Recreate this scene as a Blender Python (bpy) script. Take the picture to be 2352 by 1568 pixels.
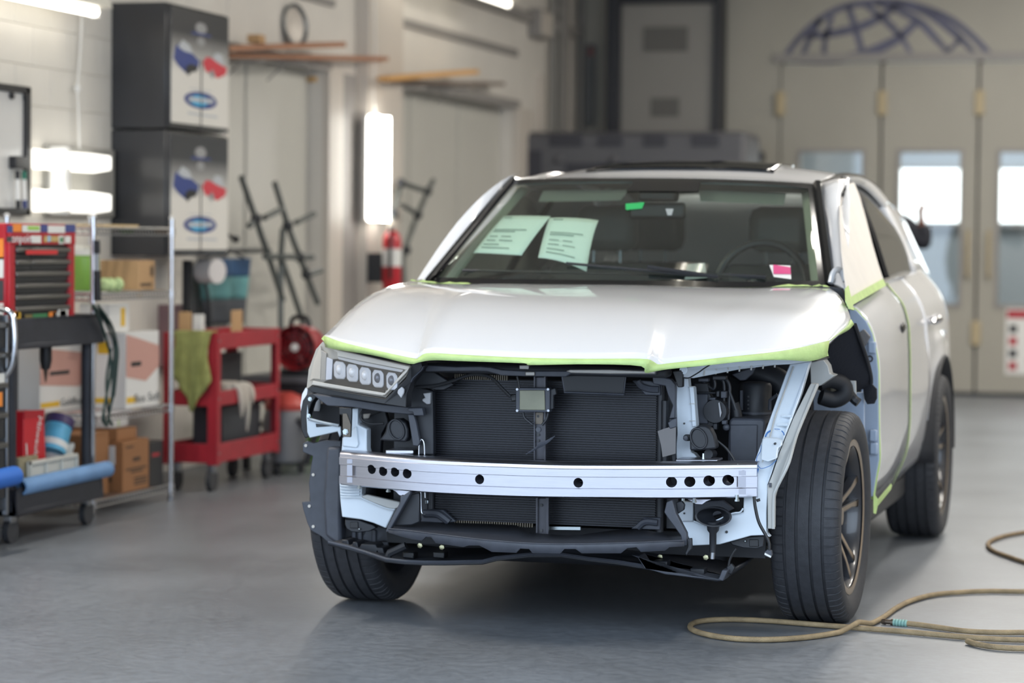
import bpy, bmesh, math, random
from mathutils import Vector, Matrix, Euler
random.seed(7)
scene = bpy.context.scene
for o in list(bpy.data.objects): bpy.data.objects.remove(o, do_unlink=True)
COL = scene.collection
W, H = 2352, 1568
# ------------------------------------------------------------------ camera
FPX = 5881.9
CAM = Vector((2.186, -9.039, 1.339)); YAW, PITCH, ROLL = map(math.radians, (15.433, 2.236, 0.537))
_r0 = Vector((math.cos(YAW), math.sin(YAW), 0)); _f0 = Vector((-math.sin(YAW), math.cos(YAW), 0)); _z = Vector((0, 0, 1))
FWD = _f0*math.cos(PITCH) - _z*math.sin(PITCH); _u = _z*math.cos(PITCH) + _f0*math.sin(PITCH)
RGT = _r0*math.cos(ROLL) + _u*math.sin(ROLL); UPV = _u*math.cos(ROLL) - _r0*math.sin(ROLL)
cd = bpy.data.cameras.new('camera'); cam = bpy.data.objects.new('camera', cd); COL.objects.link(cam)
cam.matrix_world = Matrix(((RGT.x, UPV.x, -FWD.x, CAM.x), (RGT.y, UPV.y, -FWD.y, CAM.y), (RGT.z, UPV.z, -FWD.z, CAM.z), (0, 0, 0, 1)))
cd.sensor_fit = 'HORIZONTAL'; cd.sensor_width = 36.0; cd.lens = FPX/W*36.0
cd.clip_start = 0.1; cd.clip_end = 200
cd.dof.use_dof = True; cd.dof.focus_distance = 8.45; cd.dof.aperture_fstop = 1.9
scene.camera = cam
# ------------------------------------------------------------------ view, world, daylight
vs = scene.view_settings
vs.view_transform = 'Standard'; vs.look = 'None'; vs.gamma = 1.0; vs.use_curve_mapping = False
vs.exposure = -0.08
scene.cycles.use_denoising = True
scene.cycles.max_bounces = 8; scene.cycles.transparent_max_bounces = 12
scene.cycles.sample_clamp_indirect = 6.0
world = bpy.data.worlds.new('sky'); scene.world = world; world.use_nodes = True
_bg = world.node_tree.nodes['Background']
_bg.inputs[0].default_value = (0.68, 0.82, 1.0, 1); _bg.inputs[1].default_value = 4.2
def area(name, loc, rot, sx, sy, power, col):
    l = bpy.data.lights.new(name, 'AREA'); l.shape = 'RECTANGLE'; l.size = sx; l.size_y = sy; l.energy = power; l.color = col
    o = bpy.data.objects.new(name, l); COL.objects.link(o); o.location = loc; o.rotation_euler = rot; return o
XL, XR, YB, YF, ZC = -3.6, 6.4, 14.1, -4.6, 4.4        # room: left wall, right wall, back wall, open front, ceiling
_p = area('door_portal', (1.4, YF, 1.85), (math.radians(90), 0, 0), 9.9, 3.7, 1, (1, 1, 1))
try: _p.data.cycles.is_portal = True
except Exception: pass
# ------------------------------------------------------------------ helpers
def P(px, py, y=None, x=None, z=None, plane=None):
    """the point where the line of sight through a photo pixel meets a plane of the place"""
    d = FWD + RGT*((px-W/2)/FPX) - UPV*((py-H/2)/FPX)
    if y is not None: t = (y-CAM.y)/d.y
    elif x is not None: t = (x-CAM.x)/d.x
    elif z is not None: t = (z-CAM.z)/d.z
    else:
        n, k = Vector(plane[0]), plane[1]; t = (k-n.dot(CAM))/n.dot(d)
    return CAM + d*t
def s2l(c):
    return tuple(((v/255)/12.92 if v/255 <= 0.04045 else ((v/255+0.055)/1.055)**2.4) for v in c)
MATS = {}
def mat(name, col=(128, 128, 128), rough=0.5, metal=0.0, spec=0.5, coat=0.0, emit=0.0, emit_col=None, noise=None, bump=None, stretch=(1, 1, 1), alpha=None):
    """noise=(scale, amount) varies the colour, bump=(scale, strength) gives fine relief"""
    if name in MATS: return MATS[name]
    m = bpy.data.materials.new(name); m.use_nodes = True; nt = m.node_tree; b = nt.nodes['Principled BSDF']
    c = s2l(col); b.inputs['Base Color'].default_value = (*c, 1); b.inputs['Roughness'].default_value = rough
    b.inputs['Metallic'].default_value = metal; b.inputs['Specular IOR Level'].default_value = spec
    b.inputs['Coat Weight'].default_value = coat; b.inputs['Coat Roughness'].default_value = 0.04
    if emit:
        b.inputs['Emission Color'].default_value = (*(emit_col or c), 1); b.inputs['Emission Strength'].default_value = emit
    if noise or bump:
        tc = nt.nodes.new('ShaderNodeTexCoord'); mp = nt.nodes.new('ShaderNodeMapping'); mp.inputs['Scale'].default_value = stretch
        nt.links.new(tc.outputs['Object'], mp.inputs['Vector'])
    if noise:
        n = nt.nodes.new('ShaderNodeTexNoise'); n.inputs['Scale'].default_value = noise[0]; n.inputs['Detail'].default_value = 6
        nt.links.new(mp.outputs[0], n.inputs['Vector'])
        r = nt.nodes.new('ShaderNodeValToRGB'); a = noise[1]
        r.color_ramp.elements[0].position = 0.3; r.color_ramp.elements[1].position = 0.7
        r.color_ramp.elements[0].color = (*[v*(1-a) for v in c], 1); r.color_ramp.elements[1].color = (*[min(1, v*(1+a)) for v in c], 1)
        nt.links.new(n.outputs['Fac'], r.inputs[0]); nt.links.new(r.outputs[0], b.inputs['Base Color'])
    if bump:
        n2 = nt.nodes.new('ShaderNodeTexNoise'); n2.inputs['Scale'].default_value = bump[0]; n2.inputs['Detail'].default_value = 4
        nt.links.new(mp.outputs[0], n2.inputs['Vector'])
        bp = nt.nodes.new('ShaderNodeBump'); bp.inputs['Strength'].default_value = bump[1]; bp.inputs['Distance'].default_value = 0.01
        nt.links.new(n2.outputs['Fac'], bp.inputs['Height']); nt.links.new(bp.outputs[0], b.inputs['Normal'])
    MATS[name] = m; return m
def glass_mat(name, tint=(0.8, 0.85, 0.82), rough=0.0, refl=1.0, f0=0.05):
    if name in MATS: return MATS[name]
    m = bpy.data.materials.new(name); m.use_nodes = True; nt = m.node_tree; nt.nodes.clear()
    out = nt.nodes.new('ShaderNodeOutputMaterial'); mx = nt.nodes.new('ShaderNodeMixShader')
    t = nt.nodes.new('ShaderNodeBsdfTransparent'); t.inputs[0].default_value = (*tint, 1)
    g = nt.nodes.new('ShaderNodeBsdfGlossy'); g.inputs['Roughness'].default_value = rough; g.inputs['Color'].default_value = (refl, refl, refl, 1)
    lw = nt.nodes.new('ShaderNodeLayerWeight'); lw.inputs['Blend'].default_value = 0.5
    pw = nt.nodes.new('ShaderNodeMath'); pw.operation = 'POWER'; pw.inputs[1].default_value = 5.0
    fr = nt.nodes.new('ShaderNodeMath'); fr.operation = 'MULTIPLY_ADD'; fr.inputs[1].default_value = 0.92; fr.inputs[2].default_value = f0
    nt.links.new(lw.outputs['Facing'], pw.inputs[0]); nt.links.new(pw.outputs[0], fr.inputs[0])
    nt.links.new(fr.outputs[0], mx.inputs[0]); nt.links.new(t.outputs[0], mx.inputs[1]); nt.links.new(g.outputs[0], mx.inputs[2])
    nt.links.new(mx.outputs[0], out.inputs[0]); MATS[name] = m; return m

ORG = {}
def tag(o, label=None, cat=None, group=None, kind=None):
    if label: o['label'] = label
    if cat: o['category'] = cat
    if group: o['group'] = group
    if kind: o['kind'] = kind
    return o
def thing(name, label, cat, loc=(0, 0, 0), group=None):
    o = bpy.data.objects.new(name, None); COL.objects.link(o); o.empty_display_size = 0.1
    o.location = loc; ORG[o.name] = Vector(loc); return tag(o, label, cat, group)
class MB:
    def __init__(s): s.v = []; s.f = []
    def add(s, vs, fs):
        n = len(s.v); s.v += [Vector(p) for p in vs]; s.f += [tuple(i+n for i in f) for f in fs]; return s
    def box(s, c, d, rz=0, M=None):
        hx, hy, hz = d[0]/2, d[1]/2, d[2]/2
        ps = [Vector((sx*hx, sy*hy, sz*hz)) for sz in (-1, 1) for sy in (-1, 1) for sx in (-1, 1)]
        R = M if M is not None else Matrix.Rotation(rz, 3, 'Z')
        ps = [R @ p + Vector(c) for p in ps]
        return s.add(ps, [(0, 2, 3, 1), (4, 5, 7, 6), (0, 1, 5, 4), (2, 6, 7, 3), (0, 4, 6, 2), (1, 3, 7, 5)])
    def bb(s, x0, x1, y0, y1, z0, z1):
        return s.box(((x0+x1)/2, (y0+y1)/2, (z0+z1)/2), (abs(x1-x0), abs(y1-y0), abs(z1-z0)))
    def prism(s, pts, vec):
        pts = [Vector(p) for p in pts]; n = len(pts); vec = Vector(vec)
        nrm = Vector((0, 0, 0))
        for i in range(n): nrm += pts[i].cross(pts[(i+1) % n])
        if nrm.dot(vec) > 0: pts.reverse()
        return s.add(pts + [p+vec for p in pts], [tuple(range(n)), tuple(range(2*n-1, n-1, -1))] + [(i, i+n, (i+1) % n + n, (i+1) % n) for i in range(n)])
    def tube(s, path, r, n=8, closed=False, caps=True):
        path = [Vector(p) for p in path]; m = len(path); rs = r if isinstance(r, (list, tuple)) else [r]*m
        vs = []; up = None
        for i, p in enumerate(path):
            if closed: t = path[(i+1) % m]-path[i-1]
            else: t = path[min(i+1, m-1)]-path[max(i-1, 0)]
            t = t.normalized() if t.length > 1e-9 else Vector((0, 0, 1))
            if up is None:
                up = Vector((0, 0, 1)) if abs(t.z) < 0.9 else Vector((0, 1, 0))
            a = t.cross(up); a = a.normalized() if a.length > 1e-6 else t.orthogonal().normalized()
            up = a.cross(t).normalized()
            vs += [p + (a*math.cos(2*math.pi*k/n) + up*math.sin(2*math.pi*k/n))*rs[i] for k in range(n)]
        fs = []
        for i in range(m if closed else m-1):
            j = (i+1) % m
            fs += [(i*n+k, i*n+(k+1) % n, j*n+(k+1) % n, j*n+k) for k in range(n)]
        if caps and not closed: fs += [tuple(range(n-1, -1, -1)), tuple((m-1)*n+k for k in range(n))]
        return s.add(vs, fs)
    def lathe(s, prof, o, axis=(0, 0, 1), n=24, caps=True):
        """prof: (radius, distance along axis)"""
        ax = Vector(axis).normalized(); a = ax.orthogonal().normalized(); b = ax.cross(a); o = Vector(o)
        vs = []; m = len(prof)
        for r, h in prof: vs += [o + ax*h + (a*math.cos(2*math.pi*k/n) + b*math.sin(2*math.pi*k/n))*r for k in range(n)]
        fs = [(i*n+k, i*n+(k+1) % n, (i+1)*n+(k+1) % n, (i+1)*n+k) for i in range(m-1) for k in range(n)]
        if caps: fs += [tuple(range(n-1, -1, -1)), tuple((m-1)*n+k for k in range(n))]
        return s.add(vs, fs)
    def cyl(s, a, b, r, n=14): return s.tube([a, b], r, n)
    def ell(s, c, rad, n=16, m=10, M=None):
        c = Vector(c); R = M or Matrix.Identity(3); vs = []; fs = []
        for i in range(m+1):
            th = math.pi*i/m
            for k in range(n):
                ph = 2*math.pi*k/n
                vs.append(c + R @ Vector((rad[0]*math.sin(th)*math.cos(ph), rad[1]*math.sin(th)*math.sin(ph), rad[2]*math.cos(th))))
        for i in range(m):
            for k in range(n): fs.append((i*n+k, (i+1)*n+k, (i+1)*n+(k+1) % n, i*n+(k+1) % n))
        return s.add(vs, fs)
    def grid(s, rows, thick=None):
        m, n = len(rows), len(rows[0]); vs = [Vector(p) for r in rows for p in r]
        return s.add(vs, [(i*n+j, i*n+j+1, (i+1)*n+j+1, (i+1)*n+j) for i in range(m-1) for j in range(n-1)])
    def build(s, name, m, parent=None, smooth=40, bev=None, solid=None, label=None, cat=None, group=None, kind=None, org=None, flip=False):
        me = bpy.data.meshes.new(name)
        if parent is not None: o0 = ORG[parent.name]
        elif org is not None: o0 = Vector(org)
        else:
            xs = [p.x for p in s.v]; ys = [p.y for p in s.v]; zs = [p.z for p in s.v]
            o0 = Vector(((min(xs)+max(xs))/2, (min(ys)+max(ys))/2, min(zs)))
        me.from_pydata([tuple(p-o0) for p in s.v], [], s.f); me.update()
        bm = bmesh.new(); bm.from_mesh(me); bmesh.ops.remove_doubles(bm, verts=bm.verts, dist=1e-6)
        bmesh.ops.recalc_face_normals(bm, faces=bm.faces)
        if flip: bmesh.ops.reverse_faces(bm, faces=bm.faces)
        bm.to_mesh(me); bm.free()
        if smooth:
            me.polygons.foreach_set('use_smooth', [True]*len(me.polygons)); me.set_sharp_from_angle(angle=math.radians(smooth))
        me.materials.append(m)
        o = bpy.data.objects.new(name, me); COL.objects.link(o)
        if parent is not None: o.parent = parent
        else: o.location = o0
        ORG[o.name] = o0
        if solid:
            md = o.modifiers.new('solid', 'SOLIDIFY'); md.thickness = abs(solid); md.offset = -1 if solid > 0 else 1
        if bev:
            md = o.modifiers.new('bevel', 'BEVEL'); md.width = bev; md.segments = 2; md.limit_method = 'ANGLE'; md.angle_limit = math.radians(40)
        return tag(o, label, cat, group, kind)
def cr(pts, n):
    """n points along a smooth curve through pts"""
    pts = [Vector(p) for p in pts]; m = len(pts)-1
    if m < 2:
        return [pts[0].lerp(pts[-1], i/(n-1)) for i in range(n)]
    out = []
    for i in range(n):
        t = i/(n-1)*m; k = min(int(t), m-1); t -= k
        p1, p2 = pts[k], pts[k+1]; p0 = pts[k-1] if k else p1*2-p2; p3 = pts[k+2] if k+2 <= m else p2*2-p1
        out.append(0.5*((2*p1) + (p2-p0)*t + (2*p0-5*p1+4*p2-p3)*t*t + (3*p1-p0-3*p2+p3)*t**3))
    return out
def loft(sections, n, m):
    """rows: each section resampled to n points, then m rows across the sections"""
    S = [cr(s, n) for s in sections]; cols = [cr([s[j] for s in S], m) for j in range(n)]
    return [[cols[j][i] for j in range(n)] for i in range(m)]
def px(pts, y=None, x=None, z=None): return [P(p[0], p[1], y=(p[2] if len(p) > 2 else y), x=x, z=z) for p in pts]
def plate(name, pts, m, parent, y=None, t=0.02, x=None, bev=None, label=None, smooth=30, vec=None):
    """a piece with a traced outline standing in a plane across (y) or along (x) the place, with thickness t"""
    v = vec or ((0, t, 0) if x is None else (-t, 0, 0))
    return MB().prism(px(pts, y=y, x=x), v).build(name, m, parent, smooth=smooth, bev=bev, label=label)
def wire(name, pts, r, m, parent, y=None, n=24, label=None, **k):
    return MB().tube(cr(px(pts, y=y), n), r, 8).build(name, m, parent, label=label, **k)
def text_mesh(s, size, name='lettering'):
    c = bpy.data.curves.new('t', 'FONT'); c.body = s; c.size = size; c.align_x = 'CENTER'; c.align_y = 'CENTER'; c.extrude = 0.0006; c.resolution_u = 2
    o = bpy.data.objects.new('t', c); COL.objects.link(o)
    me = bpy.data.meshes.new_from_object(o); bpy.data.objects.remove(o, do_unlink=True); bpy.data.curves.remove(c); me.name = name; return me
def lettering(s, size, at, right, up, m, parent, name='lettering', sx=1.0):
    me = text_mesh(s, size, name); me.materials.clear(); me.materials.append(m)
    r = Vector(right).normalized(); u = Vector(up).normalized(); n = r.cross(u)
    o0 = ORG[parent.name]; at = Vector(at)-o0
    T = Matrix(((r.x*sx, u.x, n.x, at.x), (r.y*sx, u.y, n.y, at.y), (r.z*sx, u.z, n.z, at.z), (0, 0, 0, 1)))
    me.transform(T); o = bpy.data.objects.new(name, me); COL.objects.link(o); o.parent = parent; ORG[o.name] = o0; return o
def copy_to(o, dx, parent=None):
    c = o.copy(); COL.objects.link(c); c.location = Vector(o.location)+Vector(dx)
    if parent is not None: c.parent = parent
    ORG[c.name] = ORG[o.name]; return c
# ------------------------------------------------------------------ materials of the room
m_floor = mat('sealed_concrete', (119, 123, 128), 0.36, noise=(1.3, 0.2), bump=(35, 0.05))
m_wall = mat('cream_wall_paint', (212, 207, 199), 0.55, noise=(2.5, 0.04), bump=(60, 0.08))
m_block = mat('painted_block', (212, 208, 200), 0.5, noise=(3, 0.04), bump=(90, 0.15))
m_wallb = mat('booth_panel_paint', (160, 156, 145), 0.5, noise=(1.2, 0.05))
m_ceil = mat('ceiling_paint', (170, 168, 160), 0.7)
m_door = mat('grey_door_paint', (190, 188, 180), 0.5, noise=(1.5, 0.03))
m_trim = mat('pale_trim', (196, 188, 178), 0.5)
m_trimd = mat('mid_trim_grey', (142, 138, 134), 0.5)  # the darker grey of the two trim colours
m_dark = mat('near_black_metal', (38, 40, 44), 0.5)
m_white = mat('white_enamel', (225, 224, 220), 0.4)
m_black = mat('black_plastic', (24, 25, 28), 0.45)
m_chrome = mat('chrome', (215, 215, 218), 0.15, 1.0)
m_steel = mat('dull_steel', (150, 152, 156), 0.38, 1.0)
m_red = mat('red_paint', (168, 28, 40), 0.35, noise=(8, 0.1))
def struct(mb, name, m, **k): return mb.build(name, m, kind='structure', org=(0, 0, 0), **k)
def floor_mat():
    nt = m_floor.node_tree; b = nt.nodes['Principled BSDF']; ramp = [n for n in nt.nodes if n.type == 'VALTORGB'][0]; mp = [n for n in nt.nodes if n.type == 'MAPPING'][0]
    f = nt.nodes.new('ShaderNodeTexNoise'); f.inputs['Scale'].default_value = 22; f.inputs['Detail'].default_value = 8; f.inputs['Roughness'].default_value = .75
    nt.links.new(mp.outputs[0], f.inputs['Vector'])
    r2 = nt.nodes.new('ShaderNodeValToRGB'); r2.color_ramp.elements[0].position = .36; r2.color_ramp.elements[0].color = (.78, .78, .78, 1); r2.color_ramp.elements[1].position = .62; r2.color_ramp.elements[1].color = (1.12, 1.12, 1.12, 1)
    nt.links.new(f.outputs['Fac'], r2.inputs[0])
    mx = nt.nodes.new('ShaderNodeMix'); mx.data_type = 'RGBA'; mx.blend_type = 'MULTIPLY'; mx.inputs['Factor'].default_value = 1.0
    nt.links.new(ramp.outputs[0], mx.inputs['A']); nt.links.new(r2.outputs[0], mx.inputs['B']); nt.links.new(mx.outputs['Result'], b.inputs['Base Color'])
    r3 = nt.nodes.new('ShaderNodeMapRange'); r3.inputs['To Min'].default_value = .26; r3.inputs['To Max'].default_value = .5; nt.links.new(f.outputs['Fac'], r3.inputs['Value']); nt.links.new(r3.outputs[0], b.inputs['Roughness'])
floor_mat()
floor = struct(MB().grid([[(XL-0.6, y, 0), (XR+0.6, y, 0)] for y in (-26, -11, 14.4, 19)]), 'floor', m_floor, smooth=None)
struct(MB().bb(XL-0.5, XR+0.5, YF, YB+0.2, ZC, ZC+0.15), 'ceiling', m_ceil, smooth=None)
struct(MB().bb(XR, XR+0.2, YF, YB, 0, ZC), 'wall_right', m_wall, smooth=None)
struct(MB().bb(XL-0.2, XR+0.2, YF, YF+0.2, 3.7, ZC), 'wall_front', m_wall, smooth=None)
# ---- left wall with two panel-door openings
D1, D2 = (5.45, 7.12), (8.62, 11.85); ZD = 2.47
wl = MB()
for a, b in ((YF, 0.2), (5.42, D1[0]), (D1[1], D2[0]), (D2[1], YB)): wl.bb(XL-0.2, XL, a, b, 0, ZC)
wl.bb(XL-0.2, XL, 0.2, 5.42, 3.2, ZC); wl.bb(XL-0.2, XL-0.006, 0.2, 5.42, 0, 3.2)
for a, b in (D1, D2): wl.bb(XL-0.2, XL, a, b, ZD, ZC)
wall_left = struct(wl, 'wall_left', m_wall, smooth=None)
bl = MB(); e = 0.0035
_q = lambda x, k: [(x, k, k), (x, 0.4-k, k), (x, 0.4-k, 0.2-k), (x, k, 0.2-k)]
bl.add(_q(-0.006, 0.0005)+_q(0.0, e), [(4, 5, 6, 7), (0, 1, 5, 4), (1, 2, 6, 5), (2, 3, 7, 6), (3, 0, 4, 7)])
b0 = None
for r in range(16):
    off = 0.2 if r % 2 else 0.0
    for c in range(14):
        y = 0.2 + c*0.4 - off
        if y < 0.19 or y+0.4 > 5.43: continue
        if b0 is None:
            b0 = bl.build('block', m_block, wall_left, smooth=None, flip=False); b0.location = (XL, y, r*0.2)
        else: copy_to(b0, (0, y-b0.location.y, r*0.2-b0.location.z), wall_left)
# panel doors
def panel_door(name, a, b, seams):
    d = MB().bb(XL-0.16, XL-0.13, a, b, 0, ZD); o = struct(d, name, m_door, smooth=None)
    ys = [a]+seams+[b]
    for i in range(len(ys)-1):
        MB().bb(XL-0.13, XL-0.10, ys[i]+0.02, ys[i+1]-0.02, 0.02, ZD-0.03).build('panel', m_door, o, smooth=None, bev=0.006)
    return o
panel_door('door_1', *D1, [5.98]); panel_door('door_2', *D2, [9.35, 10.6])
def trim(i, m, *b): return struct(MB().bb(*b), 'trim_%d' % i, m, smooth=None, bev=0.004)
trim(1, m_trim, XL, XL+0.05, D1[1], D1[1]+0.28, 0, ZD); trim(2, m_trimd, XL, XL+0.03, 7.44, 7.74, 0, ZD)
trim(3, m_trim, XL, XL+0.10, 7.78, 8.55, 0, ZC)
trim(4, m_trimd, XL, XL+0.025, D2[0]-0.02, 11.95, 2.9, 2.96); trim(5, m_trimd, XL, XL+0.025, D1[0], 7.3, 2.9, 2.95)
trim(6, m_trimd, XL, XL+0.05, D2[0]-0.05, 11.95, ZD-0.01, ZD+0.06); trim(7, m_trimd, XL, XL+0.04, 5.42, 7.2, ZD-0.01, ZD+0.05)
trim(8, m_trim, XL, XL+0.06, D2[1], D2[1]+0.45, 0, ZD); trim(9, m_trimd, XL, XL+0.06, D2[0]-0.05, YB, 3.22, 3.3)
trim(10, m_trim, XL, XL+0.05, 12.6, 12.72, 0, 2.8); trim(11, m_trimd, XL, XL+0.08, 13.3, 13.5, 0, ZC)
# ---- back wall: the front of the spray booth
bw = MB(); xs = [-1.695, -0.775, 0.09, 0.95, 1.8]
wins = [(-1.5, -0.94), (-0.6, -0.065), (0.285, 0.82), (1.15, 1.7)]; ZW0, ZW1 = 0.82, 2.17
bw.bb(XL-0.2, -1.695, YB, YB+0.15, 0, ZC); bw.bb(1.8, XR+0.2, YB, YB+0.15, 0, ZC); bw.bb(-1.695, 1.8, YB, YB+0.15, 2.99, ZC)
wall_back = struct(bw, 'wall_back', m_wallb, smooth=None)
m_pane = glass_mat('booth_window_glass', (0.82, 0.86, 0.88))
m_hinge = mat('tan_hinge', (176, 160, 128), 0.5)
for i in range(4):
    a, b = xs[i]+0.012, xs[i+1]-0.012; w0, w1 = wins[i]
    d = MB(); d.bb(a, w0, YB-0.02, YB+0.06, 0.03, 2.965); d.bb(w1, b, YB-0.02, YB+0.06, 0.03, 2.965)
    d.bb(w0, w1, YB-0.02, YB+0.06, 0.03, ZW0); d.bb(w0, w1, YB-0.02, YB+0.06, ZW1, 2.965)
    o = struct(d, 'door_%d' % (i+3), m_wallb, smooth=None)
    MB().bb(w0-0.01, w1+0.01, YB+0.02, YB+0.03, ZW0-0.01, ZW1+0.01).build('pane', m_pane, o, smooth=None)
    f = MB(); f.bb(w0-0.03, w0, YB-0.035, YB-0.02, ZW0-0.03, ZW1+0.03); f.bb(w1, w1+0.03, YB-0.035, YB-0.02, ZW0-0.03, ZW1+0.03)
    f.bb(w0, w1, YB-0.035, YB-0.02, ZW0-0.03, ZW0); f.bb(w0, w1, YB-0.035, YB-0.02, ZW1, ZW1+0.03); f.build('window_frame', m_trimd, o, smooth=None)
    for hz in (2.6, 0.55):
        MB().bb(xs[i]-0.035, xs[i]+0.05, YB-0.05, YB-0.02, hz-0.1, hz+0.12).build('hinge', m_hinge, o, bev=0.01)
    if i in (1, 2): MB().tube(cr([(a+0.10 if i == 2 else b-0.06, YB-0.02, 1.05), (a+0.10 if i == 2 else b-0.06, YB-0.07, 1.1), (a+0.10 if i == 2 else b-0.06, YB-0.07, 1.42), (a+0.10 if i == 2 else b-0.06, YB-0.02, 1.47)], 12), 0.014).build('handle', m_hinge, o)
for k, x in enumerate(xs): struct(MB().bb(x-.03, x+.03, YB+.061, YB+.075, 0, 2.985), 'trim_%d' % (20+k), m_dark, smooth=None)  # added dark strips behind the seams stop booth light leaking through
struct(MB().bb(-1.76, 1.85, YB-0.03, YB, 2.985, 3.06), 'trim_12', m_trimd, smooth=None)
struct(MB().bb(XL, XR, YB-0.025, YB, 0, 0.035), 'baseboard_back', m_dark, smooth=None)
# the booth behind the doors: pale room with a daylit window band
m_booth = mat('booth_interior', (214, 216, 214), 0.5); m_lit = mat('daylit_window', (255, 252, 245), 0.5, emit=4.0, emit_col=(1, 0.98, 0.92))
bo = MB(); bo.bb(-2.6, 3.4, 17.6, 17.7, 0, 3.4); bo.bb(-2.7, -2.6, YB+0.15, 17.7, 0, 3.4); bo.bb(3.4, 3.5, YB+0.15, 17.7, 0, 3.4); bo.bb(-2.7, 3.5, YB+0.15, 17.7, 3.4, 3.5)
struct(bo, 'wall_booth', m_booth, smooth=None)
wn = struct(MB().bb(-1.05, 2.6, 17.54, 17.6, 1.58, 2.12), 'window_1', m_lit, smooth=None)
f = MB(); f.bb(-1.1, 2.65, 17.52, 17.6, 1.53, 1.58); f.bb(-1.1, 2.65, 17.52, 17.6, 2.12, 2.17)
for k in range(5): f.bb(-1.1+k*0.93, -1.05+k*0.93, 17.52, 17.6, 1.58, 2.12)
f.build('window_frame', m_trim, wn, smooth=None)
area('booth_lamp', (0.4, 16.0, 3.35), (0, 0, 0), 3.5, 1.2, 60, (0.95, 0.98, 1.0))
# ---- painted globe emblem above the doors
m_emb = mat('faded_blue_paint', (94, 95, 116), 0.6, noise=(3, 0.25))
em = MB()
def stroke(pts, w0, w1, n=22):
    c = cr([P(1700+a/3.136, b/3.136, y=YB-0.004) for a, b in pts], n); rows = [[], []]
    for i, p in enumerate(c):
        t = (c[min(i+1, n-1)]-c[max(i-1, 0)]).normalized(); q = Vector((-t.z, 0, t.x)); w = (w0+(w1-w0)*math.sin(math.pi*i/(n-1)))/2
        rows[0].append(p+q*w); rows[1].append(p-q*w)
    em.grid(rows)
stroke([(310, 425), (430, 270), (560, 150), (720, 60), (900, 22), (1100, 14), (1300, 50), (1500, 130), (1650, 240), (1770, 360), (1830, 430)], 0.05, 0.06, 40)
stroke([(1100, 30), (1330, 90), (1500, 200), (1620, 310), (1740, 440)], 0.02, 0.07)
stroke([(980, 30), (1150, 80), (1300, 165), (1420, 290), (1535, 415)], 0.02, 0.07)
stroke([(900, 40), (960, 80), (1060, 160), (1160, 270), (1255, 425)], 0.03, 0.06)
stroke([(780, 50), (830, 200), (885, 400)], 0.05, 0.06); stroke([(660, 120), (615, 280), (600, 430)], 0.05, 0.045)
stroke([(580, 140), (490, 300), (440, 430)], 0.05, 0.05)
stroke([(470, 262), (640, 245), (840, 200), (1000, 130), (1120, 50)], 0.05, 0.075)
stroke([(330, 425), (620, 432), (880, 392), (1060, 320), (1160, 260), (1280, 150)], 0.06, 0.09, 30)
stroke([(1440, 410), (1560, 310), (1590, 270)], 0.03, 0.04)
em.build('globe_emblem', m_emb, wall_back, smooth=None, label='faded dark blue painted globe line emblem')
# red and white notice on the right booth door
sg = thing('notice_sign', 'white notice with red heading taped to the pale booth door', 'sign', (0.66, YB-0.02, 0.2))
MB().bb(0.36, 0.78, YB-0.03, YB-0.02, 0.2, 0.80).build('sheet', m_white, sg, smooth=None)
MB().bb(0.37, 0.77, YB-0.034, YB-0.03, 0.70, 0.77).build('heading', m_red, sg, smooth=None)
for k in range(4): MB().bb(0.39, 0.39+0.07, YB-0.034, YB-0.03, 0.24+k*0.11, 0.31+k*0.11).build('mark', m_red if k % 2 == 0 else m_dark, sg, smooth=None)
# ------------------------------------------------------------------ lamps of the shop, plus added ceiling fill
m_tube = mat('lit_tube', (255, 250, 235), 0.4, emit=5.5, emit_col=(1.0, 0.95, 0.84))
m_shade = mat('lamp_reflector', (226, 222, 210), 0.35)
CEILROT = (0, 0, 0)
def ceiling_lamp(x, y, L=2.4, z=ZC-0.02, power=0, label='long white twin-tube lamp added on the unseen ceiling for fill', grp='twin-tube ceiling lamps'):
    t = thing('ceiling_lamp', label, 'lamp', (x, y, z-0.16), grp)
    MB().prism([(x-0.16, y-L/2, z-0.10), (x-0.07, y-L/2, z), (x+0.07, y-L/2, z), (x+0.16, y-L/2, z-0.10)], (0, L, 0)).build('housing', m_shade, t, smooth=None)
    for s in (-1, 1): MB().cyl((x+s*0.08, y-L/2+0.03, z-0.13), (x+s*0.08, y+L/2-0.03, z-0.13), 0.019, 10).build('tube', m_tube, t)
    if power: area('ceiling_fill_light', (x, y, z-0.17), CEILROT, 0.3, L, power, (1.0, 0.95, 0.88))
    return t
for x, y in ((-2.6, -0.7), (1.7, 3.2), (0.8, 7.0), (0.8, 10.8), (4.0, 0.0), (4.0, 6.0), (4.0, 10.0)): ceiling_lamp(x, y, power=115)  # added out of view for general fill, placed clear of the car's reflections
ceiling_lamp(-0.15, 0.9, L=1.2, power=0, label='short white twin-tube lamp fixed to the ceiling above the windscreen')
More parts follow.
